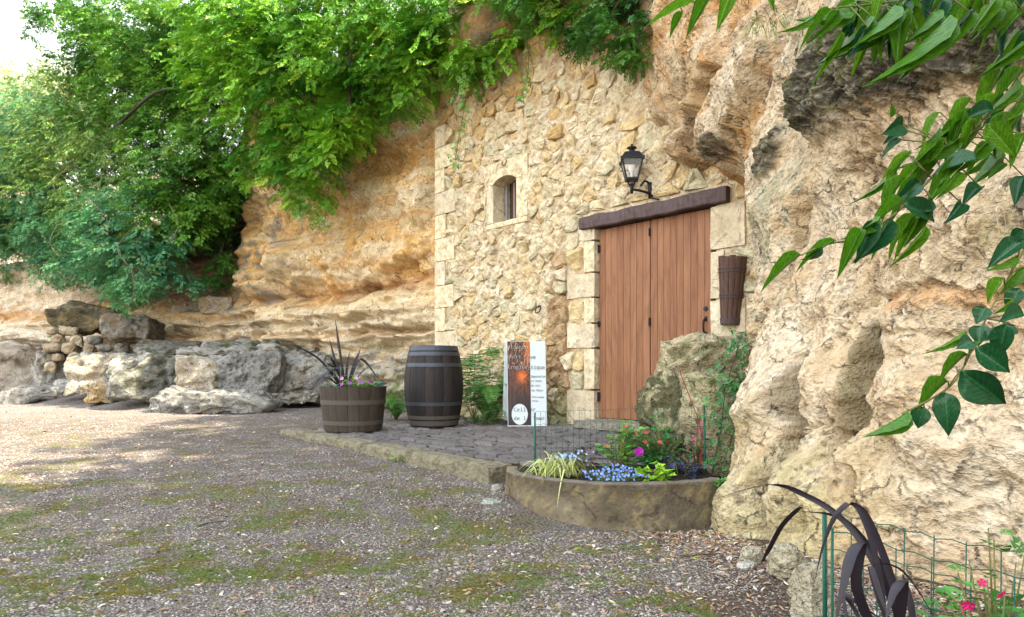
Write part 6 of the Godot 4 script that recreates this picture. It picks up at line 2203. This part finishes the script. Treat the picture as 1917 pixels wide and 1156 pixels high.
	bushy("lobelia", "thin patch of pale blue flowers behind the yellow sedge", Vector3(0.36, 0.215, -4.62), Vector3(0.20, 0.14, 0.08), 130, 0.026, [Color(0.05, 0.16, 0.10), Color(0.12, 0.25, 0.15)], [Color(0.25, 0.42, 0.65), Color(0.32, 0.5, 0.7)], 40, 0.008, 2, 7)
	bushy("purple_heuchera", "dark purple leaved plant standing behind the blue flowers", Vector3(0.50, 0.21, -4.66), Vector3(0.15, 0.20, 0.10), 70, 0.055, [Color(0.030, 0.012, 0.026), Color(0.075, 0.018, 0.05)], [], 0, 0.0, 1, 8)
	bushy("green_shrub", "tall light green leafy plant left of the magenta flower", Vector3(0.72, 0.21, -4.62), Vector3(0.18, 0.36, 0.14), 260, 0.055, [Color(0.03, 0.15, 0.02), Color(0.13, 0.32, 0.03)], [Color(0.42, 0.1, 0.05)], 3, 0.018, 1, 9)
	var fl := bushy("fuchsia", "dark green plant with one magenta flower in the middle of the trough", Vector3(0.98, 0.21, -4.62), Vector3(0.24, 0.34, 0.15), 330, 0.06, [Color(0.015, 0.085, 0.02), Color(0.05, 0.19, 0.035)], [Color(0.5, 0.07, 0.06)], 4, 0.018, 1, 10)
	st = st_new()
	st.set_color(Color(0.30, 0.004, 0.24))
	for k in 3:
		flower(st, Vector3(-0.17, 0.155, 0.20) + Vector3(0.004, 0.004, 0.006) * k, 0.034 - 0.006 * k, Vector3(-0.2, 0.5, 0.9).normalized())
	obj("flower", st, M.plant, fl)
	bushy("lime_heuchera", "lime green scalloped leaves at the front, right of the blue flowers", Vector3(0.83, 0.22, -4.16), Vector3(0.13, 0.10, 0.10), 60, 0.062, [Color(0.14, 0.36, 0.008), Color(0.28, 0.50, 0.015)], [], 0, 0.0, 0, 11)
	bushy("blue_grey_plant", "blackish blue leaved plant right of the lime green leaves", Vector3(1.06, 0.21, -4.36), Vector3(0.16, 0.15, 0.12), 80, 0.065, [Color(0.018, 0.022, 0.045), Color(0.045, 0.06, 0.11)], [], 0, 0.0, 1, 12)
	bushy("dark_red_plant", "dark red plant with a small pink bloom beside the right post", Vector3(1.22, 0.21, -4.55), Vector3(0.10, 0.34, 0.09), 60, 0.05, [Color(0.035, 0.012, 0.022), Color(0.08, 0.025, 0.035)], [Color(0.4, 0.08, 0.16)], 3, 0.02, 1, 14)
	bushy("trailing_ivy", "bright green leaves hanging over the right end of the trough", Vector3(1.13, 0.22, -4.02), Vector3(0.10, 0.05, 0.09), 34, 0.05, [Color(0.04, 0.2, 0.03), Color(0.10, 0.33, 0.05)], [], 0, 0.0, 0, 15)
	# the climber on the outcrop
	t = thing("climbing_plant", "ivy-like climber growing up the rock outcrop behind the right post", "ivy")
	var cp := curve_points([Vector3(1.30, 0.22, -4.50), Vector3(1.36, 0.5, -4.52), Vector3(1.40, 0.75, -4.55), Vector3(1.48, 0.98, -4.60), Vector3(1.56, 1.12, -4.72)], 20)
	st = st_new(true)
	tube(st, cp, [0.008, 0.006, 0.005, 0.004], 5)
	obj("stem", st, M.bark, t)
	st = st_new()
	for i in 210:
		var k := rng.randi() % 20
		var wide := lerpf(0.14, 0.07, k / 19.0)
		var p: Vector3 = cp[k] + Vector3(rng.randfn() * 0.7, rng.randfn() * 0.6, rng.randfn() * 0.3 + 0.3) * wide
		var dirn := Vector3(rng.randf_range(-1, 0.6), rng.randf_range(-1, 0.3), rng.randf_range(-0.2, 1)).normalized()
		st.set_color(Color(0.02, 0.10, 0.03).lerp(Color(0.06, 0.22, 0.05), rng.randf()))
		leaf_shape(st, p, dirn, dirn.cross(Vector3(rng.randf_range(-0.4, 0.4), 0.7, rng.randf_range(0.2, 1))).normalized(), rng.randf_range(0.035, 0.065), 1)
	obj("leaves", st, M.plant, t).set_meta("kind", "stuff")
	st = st_new(true)
	tube(st, curve_points([Vector3(1.22, 0.25, -4.5), Vector3(1.22, 0.5, -4.48), Vector3(1.15, 0.72, -4.5), Vector3(1.10, 0.88, -4.55)], 14), [0.006, 0.004, 0.003], 5)
	obj("red_stem", st, M.redstem, t)
	# fence behind the trough
	var pa := Vector3(0.155, 0, -4.72)
	var pb := Vector3(1.24, 0, -4.62)
	wire_fence("wire_fence", "fine green wire mesh fence standing behind the trough plants", "", func(u: float) -> Vector3: return pa.lerp(pb, u) + Vector3(0, 0, -0.10 * sin(u * PI)), func(_u: float) -> float: return 0.19, func(u: float) -> float: return 0.60 + 0.04 * u, 28, [0.0, 0.2, 0.4, 0.6, 0.8, 1.0], M.wire, 0.0013, 0.004, [[Vector3(0.155, 0.1, -4.70), Vector3(0.155, 0.60, -4.70), 0.006], [Vector3(1.255, 0.1, -4.5), Vector3(1.245, 0.66, -4.5), 0.007]])

# ---------- foreground ----------
func big_leaf_mesh(curl: float, fold: float, slim: float) -> ArrayMesh:
	# unit leaf along +y, its face towards +z, drawn out to a point, with a sunken midrib and faint side veins
	var st := st_new(true)
	st.set_color(Color.WHITE)
	var uvs := []
	var rows := []
	var n := 14
	for i in n + 1:
		var t := float(i) / n
		var w := slim * 0.58 * pow(sin(PI * pow(t, 0.62)), 1.05) * (1.0 - 0.25 * t)
		if i == 0 or i == n:
			w = 0.0015
		var cy := t - 0.10 * curl * t * t
		var cz := -curl * 0.35 * t * t
		var row := []
		for k in 7:
			var s := (k - 3) / 3.0
			uvs.append(Vector2(0.5 + 0.5 * s, 1.0 - t))
			var vein := 0.010 * slim * sin(t * 42.0 - absf(s) * 5.0) * (1.0 if absf(s) > 0.2 else 0.0)
			var edge := 0.012 * sin(t * 23.0 + 1.3 * signf(s)) * absf(s)
			row.append(Vector3(s * w, cy + 0.02 * absf(s) * sin(PI * t), cz + absf(s) * w * fold + vein * sin(PI * t) + edge * slim))
		rows.append(row)
	for i in n:
		for k in 6:
			for q in [[i, k], [i + 1, k], [i + 1, k + 1], [i, k], [i + 1, k + 1], [i, k + 1]]:
				st.set_uv(uvs[q[0] * 7 + q[1]])
				st.add_vertex(rows[q[0]][q[1]])
	return done(st)

var leaf_variants := []
func put_leaf(parent: Node, base: Vector3, tip: Vector3, wide: float, roll: float, m: Material) -> void:
	var y := tip - base
	var L := y.length()
	y /= L
	var toward := (Vector3(0, EYE, 0) - base).normalized()
	var z := (toward - y * toward.dot(y)).normalized()
	z = z.rotated(y, roll)
	var x := y.cross(z)
	put_mesh("leaf", leaf_variants[rng.randi() % leaf_variants.size()], m, parent, Transform3D(Basis(x * wide, y * L, z * L), base))

func build_foreground() -> void:
	for q in [[0.5, 0.45, 1.0], [0.25, 0.6, 1.0], [0.8, 0.3, 1.0], [0.1, 0.5, 1.0]]:
		leaf_variants.append(big_leaf_mesh(q[0], q[1], q[2]))
	# branches of the tree on the right; leaves as [u0, v0, u1, v1, depth, width, dark, roll]
	var defs := [
		["leafy_branch", "bright green leaflets hanging into the top edge of the picture, above the lantern", [[1480, -60, 1.25], [1400, -25, 1.25], [1310, -8, 1.25], [1262, 8, 1.24]], [[1300, 3, 1204, 38, 1.22, 0.026, 0, 0.5], [1278, 22, 1252, 72, 1.24, 0.022, 0, -0.3], [1325, -6, 1283, 72, 1.25, 0.034, 0, 0.2], [1368, -12, 1341, 60, 1.25, 0.040, 0, 0.0], [1425, -30, 1452, 22, 1.27, 0.032, 0, -0.4]]],
		["leafy_branch", "broad spray of bright leaflets across the upper right corner", [[1960, -60, 1.35], [1800, -30, 1.3], [1690, 0, 1.28], [1560, 15, 1.25]], [[1524, 29, 1461, 72, 1.22, 0.020, 0, 0.7], [1556, 18, 1493, 90, 1.23, 0.024, 0, 0.4], [1570, 22, 1533, 80, 1.25, 0.022, 0, 0.3], [1600, 5, 1490, 45, 1.27, 0.024, 0, 0.8], [1630, 30, 1538, 130, 1.24, 0.026, 0, 0.6], [1624, 50, 1585, 112, 1.22, 0.028, 1, -0.2], [1690, 22, 1677, 124, 1.22, 0.050, 0, 0.1], [1780, 28, 1637, 176, 1.18, 0.028, 0, 0.8], [1670, 30, 1565, 122, 1.26, 0.024, 0, 0.7], [1738, 20, 1722, 48, 1.3, 0.03, 1, 0.2], [1815, 22, 1772, 102, 1.25, 0.030, 0, 0.5], [1726, 82, 1686, 158, 1.22, 0.022, 0, 0.6], [1866, 4, 1836, 46, 1.3, 0.028, 0, 0.2], [1730, -5, 1664, 60, 1.28, 0.034, 0, 0.4], [1640, -10, 1598, 60, 1.3, 0.03, 0, 0.3], [1915, 20, 1868, 70, 1.3, 0.03, 0, 0.4], [1700, 12, 1745, 100, 1.27, 0.03, 0, 0.5], [1750, 40, 1735, 125, 1.26, 0.022, 0, 0.9], [1790, 0, 1745, 62, 1.3, 0.03, 0, 0.3], [1660, 0, 1620, 85, 1.3, 0.026, 0, 0.5], [1600, 0, 1560, 55, 1.3, 0.026, 0, 0.2], [1850, 30, 1862, 62, 1.3, 0.02, 0, 0.5], [1905, -5, 1880, 40, 1.35, 0.032, 0, 0.4]]],
		["leafy_branch", "longest branch, its slender leaflets trailing down to the left across the rock face", [[1990, 60, 1.35], [1890, 170, 1.25], [1800, 270, 1.18], [1705, 375, 1.12], [1620, 440, 1.08], [1560, 455, 1.06]], [[1914, 78, 1832, 146, 1.22, 0.026, 0, 0.5], [1917, 130, 1850, 205, 1.2, 0.028, 0, 0.6], [1905, 150, 1838, 225, 1.22, 0.024, 0, 0.8], [1870, 180, 1800, 260, 1.2, 0.026, 0, 0.6], [1820, 185, 1768, 250, 1.2, 0.024, 0, 0.7], [1848, 232, 1905, 296, 1.15, 0.055, 0, 0.1], [1690, 232, 1652, 252, 1.2, 0.036, 1, 0.2], [1668, 220, 1670, 190, 1.22, 0.014, 0, 0.3], [1700, 245, 1650, 268, 1.22, 0.022, 1, 0.6], [1690, 262, 1645, 290, 1.22, 0.018, 1, 0.8], [1822, 205, 1772, 290, 1.18, 0.028, 0, 0.5], [1800, 255, 1690, 330, 1.15, 0.028, 0, 0.6], [1770, 260, 1680, 348, 1.15, 0.028, 0, 0.7], [1750, 258, 1672, 345, 1.16, 0.026, 0, 0.5], [1705, 292, 1646, 335, 1.14, 0.022, 0, 0.6], [1720, 310, 1668, 365, 1.13, 0.024, 0, 0.4], [1800, 300, 1732, 370, 1.14, 0.034, 0, 0.2], [1832, 296, 1742, 312, 1.12, 0.034, 1, 0.9], [1770, 330, 1735, 385, 1.13, 0.036, 0, 0.1], [1795, 320, 1752, 375, 1.13, 0.030, 0, 0.4], [1722, 340, 1678, 380, 1.12, 0.028, 1, 0.2], [1690, 384, 1778, 412, 1.1, 0.036, 1, 0.5], [1745, 372, 1700, 395, 1.12, 0.024, 1, 0.6], [1690, 378, 1620, 430, 1.08, 0.026, 0, 0.5], [1632, 412, 1604, 499, 1.06, 0.030, 1, 0.3], [1668, 408, 1602, 500, 1.08, 0.024, 1, 0.5], [1612, 430, 1566, 524, 1.05, 0.034, 0, 0.1], [1640, 405, 1578, 452, 1.07, 0.022, 0, 0.6], [1565, 450, 1478, 500, 1.04, 0.020, 0, 0.7], [1500, 478, 1417, 541, 1.03, 0.022, 0, 0.6], [1540, 462, 1500, 496, 1.04, 0.016, 1, 0.7], [1835, 350, 1800, 385, 1.16, 0.026, 1, 0.4], [1800, 380, 1770, 420, 1.15, 0.024, 1, 0.3], [1880, 305, 1850, 330, 1.18, 0.03, 0, 0.4], [1917, 250, 1890, 320, 1.15, 0.03, 0, 0.3], [1890, 210, 1858, 300, 1.16, 0.026, 0, 0.6], [1850, 260, 1785, 330, 1.15, 0.026, 0, 0.5], [1745, 285, 1710, 350, 1.15, 0.026, 0, 0.3], [1760, 210, 1715, 275, 1.2, 0.024, 0, 0.7], [1860, 205, 1790, 225, 1.18, 0.028, 1, 0.6], [1805, 230, 1745, 280, 1.18, 0.022, 0, 0.8], [1910, 190, 1870, 235, 1.2, 0.03, 0, 0.5], [1880, 120, 1835, 190, 1.22, 0.024, 0, 0.6], [1917, 330, 1898, 385, 1.2, 0.03, 1, 0.2]]],
		["leafy_branch", "lower branch ending in broad dark green leaflets with clear veins", [[1990, 330, 1.3], [1905, 490, 1.15], [1850, 590, 1.08], [1803, 690, 1.03], [1767, 733, 1.0], [1690, 775, 0.98]], [[1806, 618, 1742, 676, 1.03, 0.016, 0, 0.9], [1812, 663, 1746, 716, 1.02, 0.014, 0, 0.9], [1775, 714, 1712, 768, 1.0, 0.016, 0, 0.9], [1700, 770, 1621, 824, 0.98, 0.016, 0, 0.9], [1731, 762, 1714, 808, 0.99, 0.028, 1, 0.2], [1770, 735, 1777, 825, 0.99, 0.036, 1, 0.0], [1799, 694, 1895, 769, 0.98, 0.050, 1, 0.15], [1825, 652, 1894, 699, 1.0, 0.042, 1, 0.3], [1884, 606, 1868, 676, 1.02, 0.032, 1, 0.1], [1822, 640, 1790, 654, 1.02, 0.026, 1, 0.3], [1836, 610, 1832, 650, 1.04, 0.030, 1, 0.0], [1917, 588, 1870, 602, 1.04, 0.030, 1, 0.6], [1846, 575, 1828, 608, 1.06, 0.028, 1, 0.2], [1880, 520, 1846, 570, 1.1, 0.030, 0, 0.5], [1915, 452, 1845, 500, 1.12, 0.034, 1, 0.4], [1905, 480, 1858, 512, 1.12, 0.024, 0, 0.6], [1917, 500, 1872, 560, 1.1, 0.030, 0, 0.5], [1910, 540, 1880, 590, 1.08, 0.028, 1, 0.3], [1895, 560, 1862, 590, 1.08, 0.02, 0, 0.7], [1860, 628, 1840, 640, 1.03, 0.02, 1, 0.4], [1917, 430, 1890, 455, 1.15, 0.028, 1, 0.3], [1835, 640, 1812, 668, 1.02, 0.016, 0, 0.6], [1900, 610, 1880, 625, 1.05, 0.03, 1, 0.5]]],
	]
	for b in defs:
		var t := thing(b[0], b[1], "branch")
		var ctrl := []
		for q in b[2]:
			ctrl.append(px(q[0], q[1], q[2]))
		var cp := curve_points(ctrl, 30)
		var st := st_new(true)
		tube(st, cp, [0.004, 0.0038, 0.0035, 0.003, 0.0028, 0.0025, 0.0022, 0.002, 0.0018, 0.0016], 6)
		obj("twig", st, M.twig, t)
		st = st_new(true)   # the bough that it grows from, off to the right
		tube(st, curve_points([Vector3(2.1, 2.9, 0.6), cp[0].lerp(Vector3(2.1, 2.9, 0.6), 0.5) + Vector3(0, 0.12, 0), cp[0]], 12), [0.012, 0.010, 0.009, 0.008, 0.007, 0.006, 0.0055, 0.005, 0.005, 0.0045, 0.0042, 0.004], 6)
		obj("bough", st, M.bark, t)
		var all: Array = b[3].duplicate()
		if "longest" in b[1] or "broad spray" in b[1]:   # the thick of the branch
			for i in 44:
				var f := rng.randf() * (0.62 if "longest" in b[1] else 0.9)
				var q: Vector3 = cp[int(f * 29)]
				var u := 958.5 + q.x / -q.z * FOCAL + rng.randf_range(-70, 60)
				var v := 690.0 - (q.y - EYE) / -q.z * FOCAL + rng.randf_range(-40, 70)
				var ang := rng.randf_range(0.75, 1.15) + (0.2 if rng.randf() < 0.3 else 0.0)
				var L := rng.randf_range(60, 115)
				all.append([u, v, u - L * cos(ang), v + L * sin(ang), -q.z + rng.randf_range(-0.06, 0.1), rng.randf_range(0.018, 0.028), 1 if rng.randf() < 0.12 else 0, rng.randf_range(0.1, 0.9), 1])
		for l in all:
			var base := px(l[0], l[1], l[4])
			var tip := px(l[2], l[3], l[4] - 0.015 + 0.03 * rng.randf())
			var m: Material = M.leaf_dark if l[6] else (M.leaf_big if rng.randf() < 0.6 else M.leaf_big2)
			put_leaf(t, base, tip, l[5] * (0.9 if l[6] else 0.64), l[7] * (1.0 if rng.randf() < 0.5 else -1.0), m)
			# the stalk to the twig
			if l.size() > 8:
				continue
			var best: Vector3 = cp[0]
			for p in cp:
				if p.distance_to(base) < best.distance_to(base):
					best = p
			if best.distance_to(base) < 0.12:
				st = st_new(true)
				tube(st, [best, best.lerp(base, 0.5) + Vector3(0, 0.002, 0), base], [0.0012], 4)
				obj("stalk", st, M.twig, t)
	build_fore_bed()

func build_fore_bed() -> void:
	# dark flax at the lower right
	var t := thing("purple_flax", "large dark purple flax arching over the wire fence in the lower right corner", "plant")
	var root := px(1668, 1290, 1.72)
	var defs := [
		[[[1700, 1200, 1.70], [1640, 1060, 1.74], [1580, 975, 1.8], [1510, 928, 1.86], [1440, 907, 1.9], [1335, 936, 1.95]], 0.026],
		[[[1660, 1200, 1.70], [1648, 1080, 1.72], [1625, 990, 1.74], [1598, 943, 1.76], [1565, 965, 1.78], [1542, 1020, 1.8], [1527, 1082, 1.81]], 0.022],
		[[[1700, 1220, 1.68], [1680, 1120, 1.68], [1655, 1040, 1.69], [1620, 960, 1.7], [1598, 944, 1.71]], 0.030],
		[[[1650, 1210, 1.66], [1605, 1100, 1.62], [1612, 1017, 1.58], [1592, 1040, 1.55], [1578, 1100, 1.53], [1563, 1170, 1.52]], 0.040],
		[[[1670, 1230, 1.6], [1685, 1150, 1.5], [1690, 1087, 1.45], [1672, 1110, 1.42], [1658, 1165, 1.40]], 0.036],
		[[[1690, 1210, 1.7], [1660, 1080, 1.74], [1610, 1000, 1.78], [1560, 965, 1.82], [1497, 958, 1.86]], 0.020],
		[[[1690, 1220, 1.66], [1650, 1130, 1.68], [1630, 1060, 1.7], [1650, 1120, 1.66], [1660, 1150, 1.64]], 0.022],
		[[[1600, 1220, 1.6], [1580, 1100, 1.64], [1625, 1060, 1.66], [1690, 1070, 1.66], [1752, 1160, 1.64]], 0.013],
		[[[1640, 1230, 1.66], [1600, 1140, 1.7], [1575, 1110, 1.7], [1620, 1140, 1.66], [1650, 1160, 1.64]], 0.016],
		[[[1500, 950, 1.86], [1465, 985, 1.95], [1440, 1030, 2.05], [1425, 1056, 2.1]], 0.022],
		[[[1720, 1220, 1.65], [1705, 1130, 1.66], [1690, 1075, 1.68]], 0.026],
	]
	for d in defs:
		var ctrl := []
		for q in d[0]:
			ctrl.append(px(q[0], q[1], q[2]))
		var st := st_new(true)
		blade(st, curve_points(ctrl, 26), d[1] * 0.62, Vector3(0.75, 0.2, 0.6), 0.35)
		obj("leaf", st, M.blade, t)
	# wire fence round the bed: back panel and front panel meet at a post
	var a := Vector3(0.965, 0, -2.13)
	var b := Vector3(1.42, 0, -1.50)
	wire_fence("wire_fence", "green wire fence panel against the rock face behind the purple flax", "wire fence of the corner bed", func(u: float) -> Vector3: return a.lerp(b, u), func(_u: float) -> float: return 0.0, func(u: float) -> float: return 0.455 - 0.02 * u, 10, [0.06, 0.30, 0.54, 0.77, 1.0], M.wire, 0.0016, 0.005, [[Vector3(0.96, -0.05, -2.13), Vector3(0.958, 0.46, -2.13), 0.006]])
	var c := Vector3(0.90, 0, -1.95)
	var e := Vector3(1.24, 0, -1.42)
	wire_fence("wire_fence", "nearer green wire fence panel, in front of the red flowers", "wire fence of the corner bed", func(u: float) -> Vector3: return c.lerp(e, u), func(_u: float) -> float: return 0.0, func(u: float) -> float: return 0.44 - 0.02 * u, 7, [0.1, 0.4, 0.7, 1.0], M.wire, 0.0016, 0.005, [[Vector3(0.90, -0.05, -1.95), Vector3(0.90, 0.45, -1.95), 0.004]])
	var fu := bushy("fuchsia", "green bush with crimson flowers in the lower right corner", Vector3(1.12, 0.02, -1.60), Vector3(0.19, 0.47, 0.13), 520, 0.05, [Color(0.025, 0.12, 0.02), Color(0.08, 0.26, 0.04)], [Color(0.5, 0.01, 0.10), Color(0.45, 0.005, 0.14)], 3, 0.014, 1, 17)
	var st := st_new()
	st.set_color(Color(0.52, 0.01, 0.12))
	flower(st, px(1812, 1132, 1.45) - Vector3(1.12, 0.02, -1.60), 0.015, Vector3(-0.4, -0.5, 0.7).normalized())
	flower(st, px(1806, 1138, 1.44) - Vector3(1.12, 0.02, -1.60), 0.014, Vector3(0.5, -0.6, 0.6).normalized())
	flower(st, px(1872, 1112, 1.45) - Vector3(1.12, 0.02, -1.60), 0.013, Vector3(0.3, -0.5, 0.7).normalized())
	obj("flower", st, M.plant, fu)
	# tufts and roots on the rock face
	var g := thing("dry_grass", "dry brown grass and dead stems hanging from the hollow at the right edge of the rock face", "grass")
	for k in 40:
		st = st_new(true)
		var o := Vector3(right_x(2.72, 1.62) - 0.05 + rng.randf_range(-0.03, 0.03), rng.randf_range(1.45, 1.75), -2.72 + rng.randf_range(-0.12, 0.12))
		var d := Vector3(-rng.randf_range(0.02, 0.12), -rng.randf_range(0.05, 0.22), rng.randf_range(-0.14, 0.1))
		blade(st, curve_points([o, o + d * 0.4 + Vector3(-0.04, 0.03, 0), o + d], 8), 0.004, Vector3(0, 0.2, 1), 0.2)
		obj("blade", st, M.straw if k % 3 else M.moss_blade, g)
	g = thing("dry_grass", "straw-coloured grass tuft on the ledge at the top of the rock face", "grass")
	for k in 46:
		st = st_new(true)
		var o := px(1435 + rng.randf_range(-25, 25), 42 + rng.randf_range(-12, 12), 4.75)
		var d := Vector3(rng.randf_range(-0.2, 0.16), -rng.randf_range(0.02, 0.22), rng.randf_range(-0.04, 0.14))
		blade(st, curve_points([o, o + d * 0.4 + Vector3(0, 0.06, 0), o + d], 8), 0.006, Vector3(1, 0.2, 0.3), 0.2)
		obj("blade", st, M.straw if k % 3 else M.moss_blade, g)

# ---------- what lies on the ground ----------
func scatter(called: String, label: String, mesh: Mesh, m: Material, ts: Array, cs: Array) -> void:
	var mm := MultiMesh.new()
	mm.transform_format = MultiMesh.TRANSFORM_3D
	mm.use_colors = true
	mm.mesh = mesh
	mm.instance_count = ts.size()
	for i in ts.size():
		mm.set_instance_transform(i, ts[i])
		mm.set_instance_color(i, cs[i])
	var o := MultiMeshInstance3D.new()
	o.name = numbered(called)
	o.multimesh = mm
	o.material_override = m
	o.set_meta("kind", "stuff")
	add_child(o, true)
	tag(o, label)

func ground_spot(r: RandomNumberGenerator, near: float, far: float) -> Vector3:
	# more of them near, as one sees them
	var d := near * pow(far / near, r.randf())
	var x := r.randf_range(-0.80, 0.62) * d
	return Vector3(x, ground_y(x, -d), -d)

func on_ground(p: Vector3) -> bool:
	var f := to_f(p.x, p.z)
	if f.x > 1.1 and f.y < 3.1 and f.x < 6.4:
		return false
	if p.x > 0.0 and -p.z > 3.85 and -p.z < 5.5:
		return false
	return p.x < right_x(-p.z, 0.05) - 0.02

func build_litter() -> void:
	var r := RandomNumberGenerator.new()
	r.seed = 77
	# gravel
	var st := st_new()
	var oct := [Vector3(1, 0, 0.1), Vector3(0.2, 0.1, 1), Vector3(-0.9, 0, 0.3), Vector3(-0.2, 0.05, -1), Vector3(0.5, 0.1, -0.6)]
	for k in 5:
		tri(st, oct[k] * 0.5, oct[(k + 1) % 5] * 0.5, Vector3(0.05, 0.35, 0.03))
	var chip := done(st)
	var ts := []
	var cs := []
	while ts.size() < 90000:
		var p := ground_spot(r, 2.3, 16.0)
		if not on_ground(p):
			continue
		var gr := nf.get_noise_2d(p.x * 1.3 + 40.0, p.z * 1.3)
		if gr > 0.12 and r.randf() < 0.75:
			continue
		var s := r.randf_range(0.004, 0.012) * (1.0 + 0.06 * -p.z)
		if r.randf() < 0.015:
			s *= 2.4
		ts.append(Transform3D(Basis.from_euler(Vector3(r.randf_range(-0.4, 0.4), r.randf() * TAU, r.randf_range(-0.4, 0.4))).scaled_local(Vector3(s * r.randf_range(0.8, 1.5), s * r.randf_range(0.6, 1.1), s)), p))
		var v := r.randf()
		cs.append(Color(0.13, 0.107, 0.09).lerp(Color(0.40, 0.355, 0.30), v * v) * r.randf_range(0.75, 1.1))
	scatter("gravel", "loose grey and beige gravel chips all over the courtyard", chip, M.pebble, ts, cs)
	# dry leaves, thick near the foot of the rock
	st = st_new()
	blade(st, [Vector3(0, 0.01, -0.5), Vector3(0.03, 0.06, -0.25), Vector3(0.06, 0.10, 0.0), Vector3(0.02, 0.04, 0.25), Vector3(-0.06, 0.03, 0.5)], 0.4, Vector3.RIGHT, 0.5)
	var dry := done(st)
	ts = []
	cs = []
	while ts.size() < 4200:
		var p := ground_spot(r, 2.3, 13.0)
		if r.randf() < 0.22:
			var d := r.randf_range(2.5, 3.9)
			p = Vector3(right_x(d, 0.1) - absf(r.randfn()) * 0.28 - 0.03, 0, -d)
			p.y = ground_y(p.x, p.z)
		if not on_ground(p):
			continue
		var dn := -p.z
		if p.x < 0.1 * dn - 0.6 and r.randf() < 0.6:
			continue
		var s := r.randf_range(0.014, 0.034) * (1.0 + 0.05 * dn)
		ts.append(Transform3D(Basis.from_euler(Vector3(r.randf_range(-0.5, 0.5), r.randf() * TAU, r.randf_range(-0.7, 0.7))).scaled_local(Vector3(s * r.randf_range(0.5, 1.0), s * r.randf_range(0.6, 1.8), s)), p + Vector3(0, 0.004, 0)))
		var k := r.randf()
		var c := Color(0.22, 0.12, 0.06).lerp(Color(0.36, 0.26, 0.155), r.randf())
		if k < 0.25:
			c = Color(0.12, 0.065, 0.045)
		elif k > 0.86:
			c = Color(0.46, 0.41, 0.33)
		elif k > 0.845:
			c = Color(0.16, 0.26, 0.05)
		cs.append(c)
	scatter("dry_leaves", "dry brown and straw-coloured fallen leaves scattered on the gravel", dry, M.litter, ts, cs)
	# moss and tiny grass
	st = st_new()
	for k in 7:
		var a := TAU * k / 7.0
		var o := Vector3(cos(a), 0, sin(a)) * 0.25
		tri(st, o + Vector3(0.10, 0, 0), o + Vector3(-0.05, 0, 0.1), o * 1.9 + Vector3(0, 0.8 - 0.05 * k, 0))
	var tuft := done(st)
	ts = []
	cs = []
	var tries := 0
	while ts.size() < 42000 and tries < 700000:
		tries += 1
		var p := ground_spot(r, 2.3, 8.5)
		var a := nf.get_noise_2d(p.x * 1.3 + 40.0, p.z * 1.3)
		var b := nf.get_noise_2d(p.x * 4.5 - 11.0, p.z * 4.5)
		var g := a * 0.6 + b * 0.6 + 0.6 * nf.get_noise_2d(p.x * 11.0, p.z * 11.0 + 3.0) - 0.24 + 0.36 * sst(6.5, 3.2, -p.z) + r.randf_range(-0.1, 0.1)
		if g < 0.10 + 0.34 * r.randf() or not on_ground(p) or p.x > 0.75:
			continue
		var s := r.randf_range(0.006, 0.014) * (1.0 + 0.05 * -p.z)
		ts.append(Transform3D(Basis.from_euler(Vector3(r.randf_range(-0.3, 0.3), r.randf() * TAU, 0)).scaled_local(Vector3(s, s * r.randf_range(0.5, 1.0), s)), p - Vector3(0, 0.001, 0)))
		var q := clampf(0.5 + 1.4 * nf.get_noise_2d(p.x * 3.0, p.z * 3.0 + 31.0) + r.randf_range(-0.3, 0.3), 0, 1)
		cs.append(Color(0.19, 0.165, 0.03).lerp(Color(0.13, 0.185, 0.035), q) * r.randf_range(0.8, 1.25))
	scatter("moss", "low yellow-green moss and tiny grass in patches on the gravel", tuft, M.plant, ts, cs)
	# a few twigs
	var tw := [["fallen_twig", "dark bent twig lying on the gravel in the left foreground", px(397, 985, 3.95), 0.16, 0.7], ["fallen_twig", "short brown stick among the leaves in front of the trough", px(1312, 1045, 3.3), 0.2, 0.2]]
	for q in tw:
		var p: Vector3 = q[2]
		p.y = ground_y(p.x, p.z) + 0.008
		st = st_new(true)
		var dirn: Vector3 = Vector3(cos(q[4]), 0, -sin(q[4])) * q[3]
		tube(st, curve_points([p - dirn * 0.5, p + Vector3(0, 0.008, 0.01), p + dirn * 0.5 + Vector3(0, 0.004, 0)], 8), [0.004, 0.005, 0.004, 0.003], 5)
		tag(obj(q[0], st, M.bark), q[1], "twig")
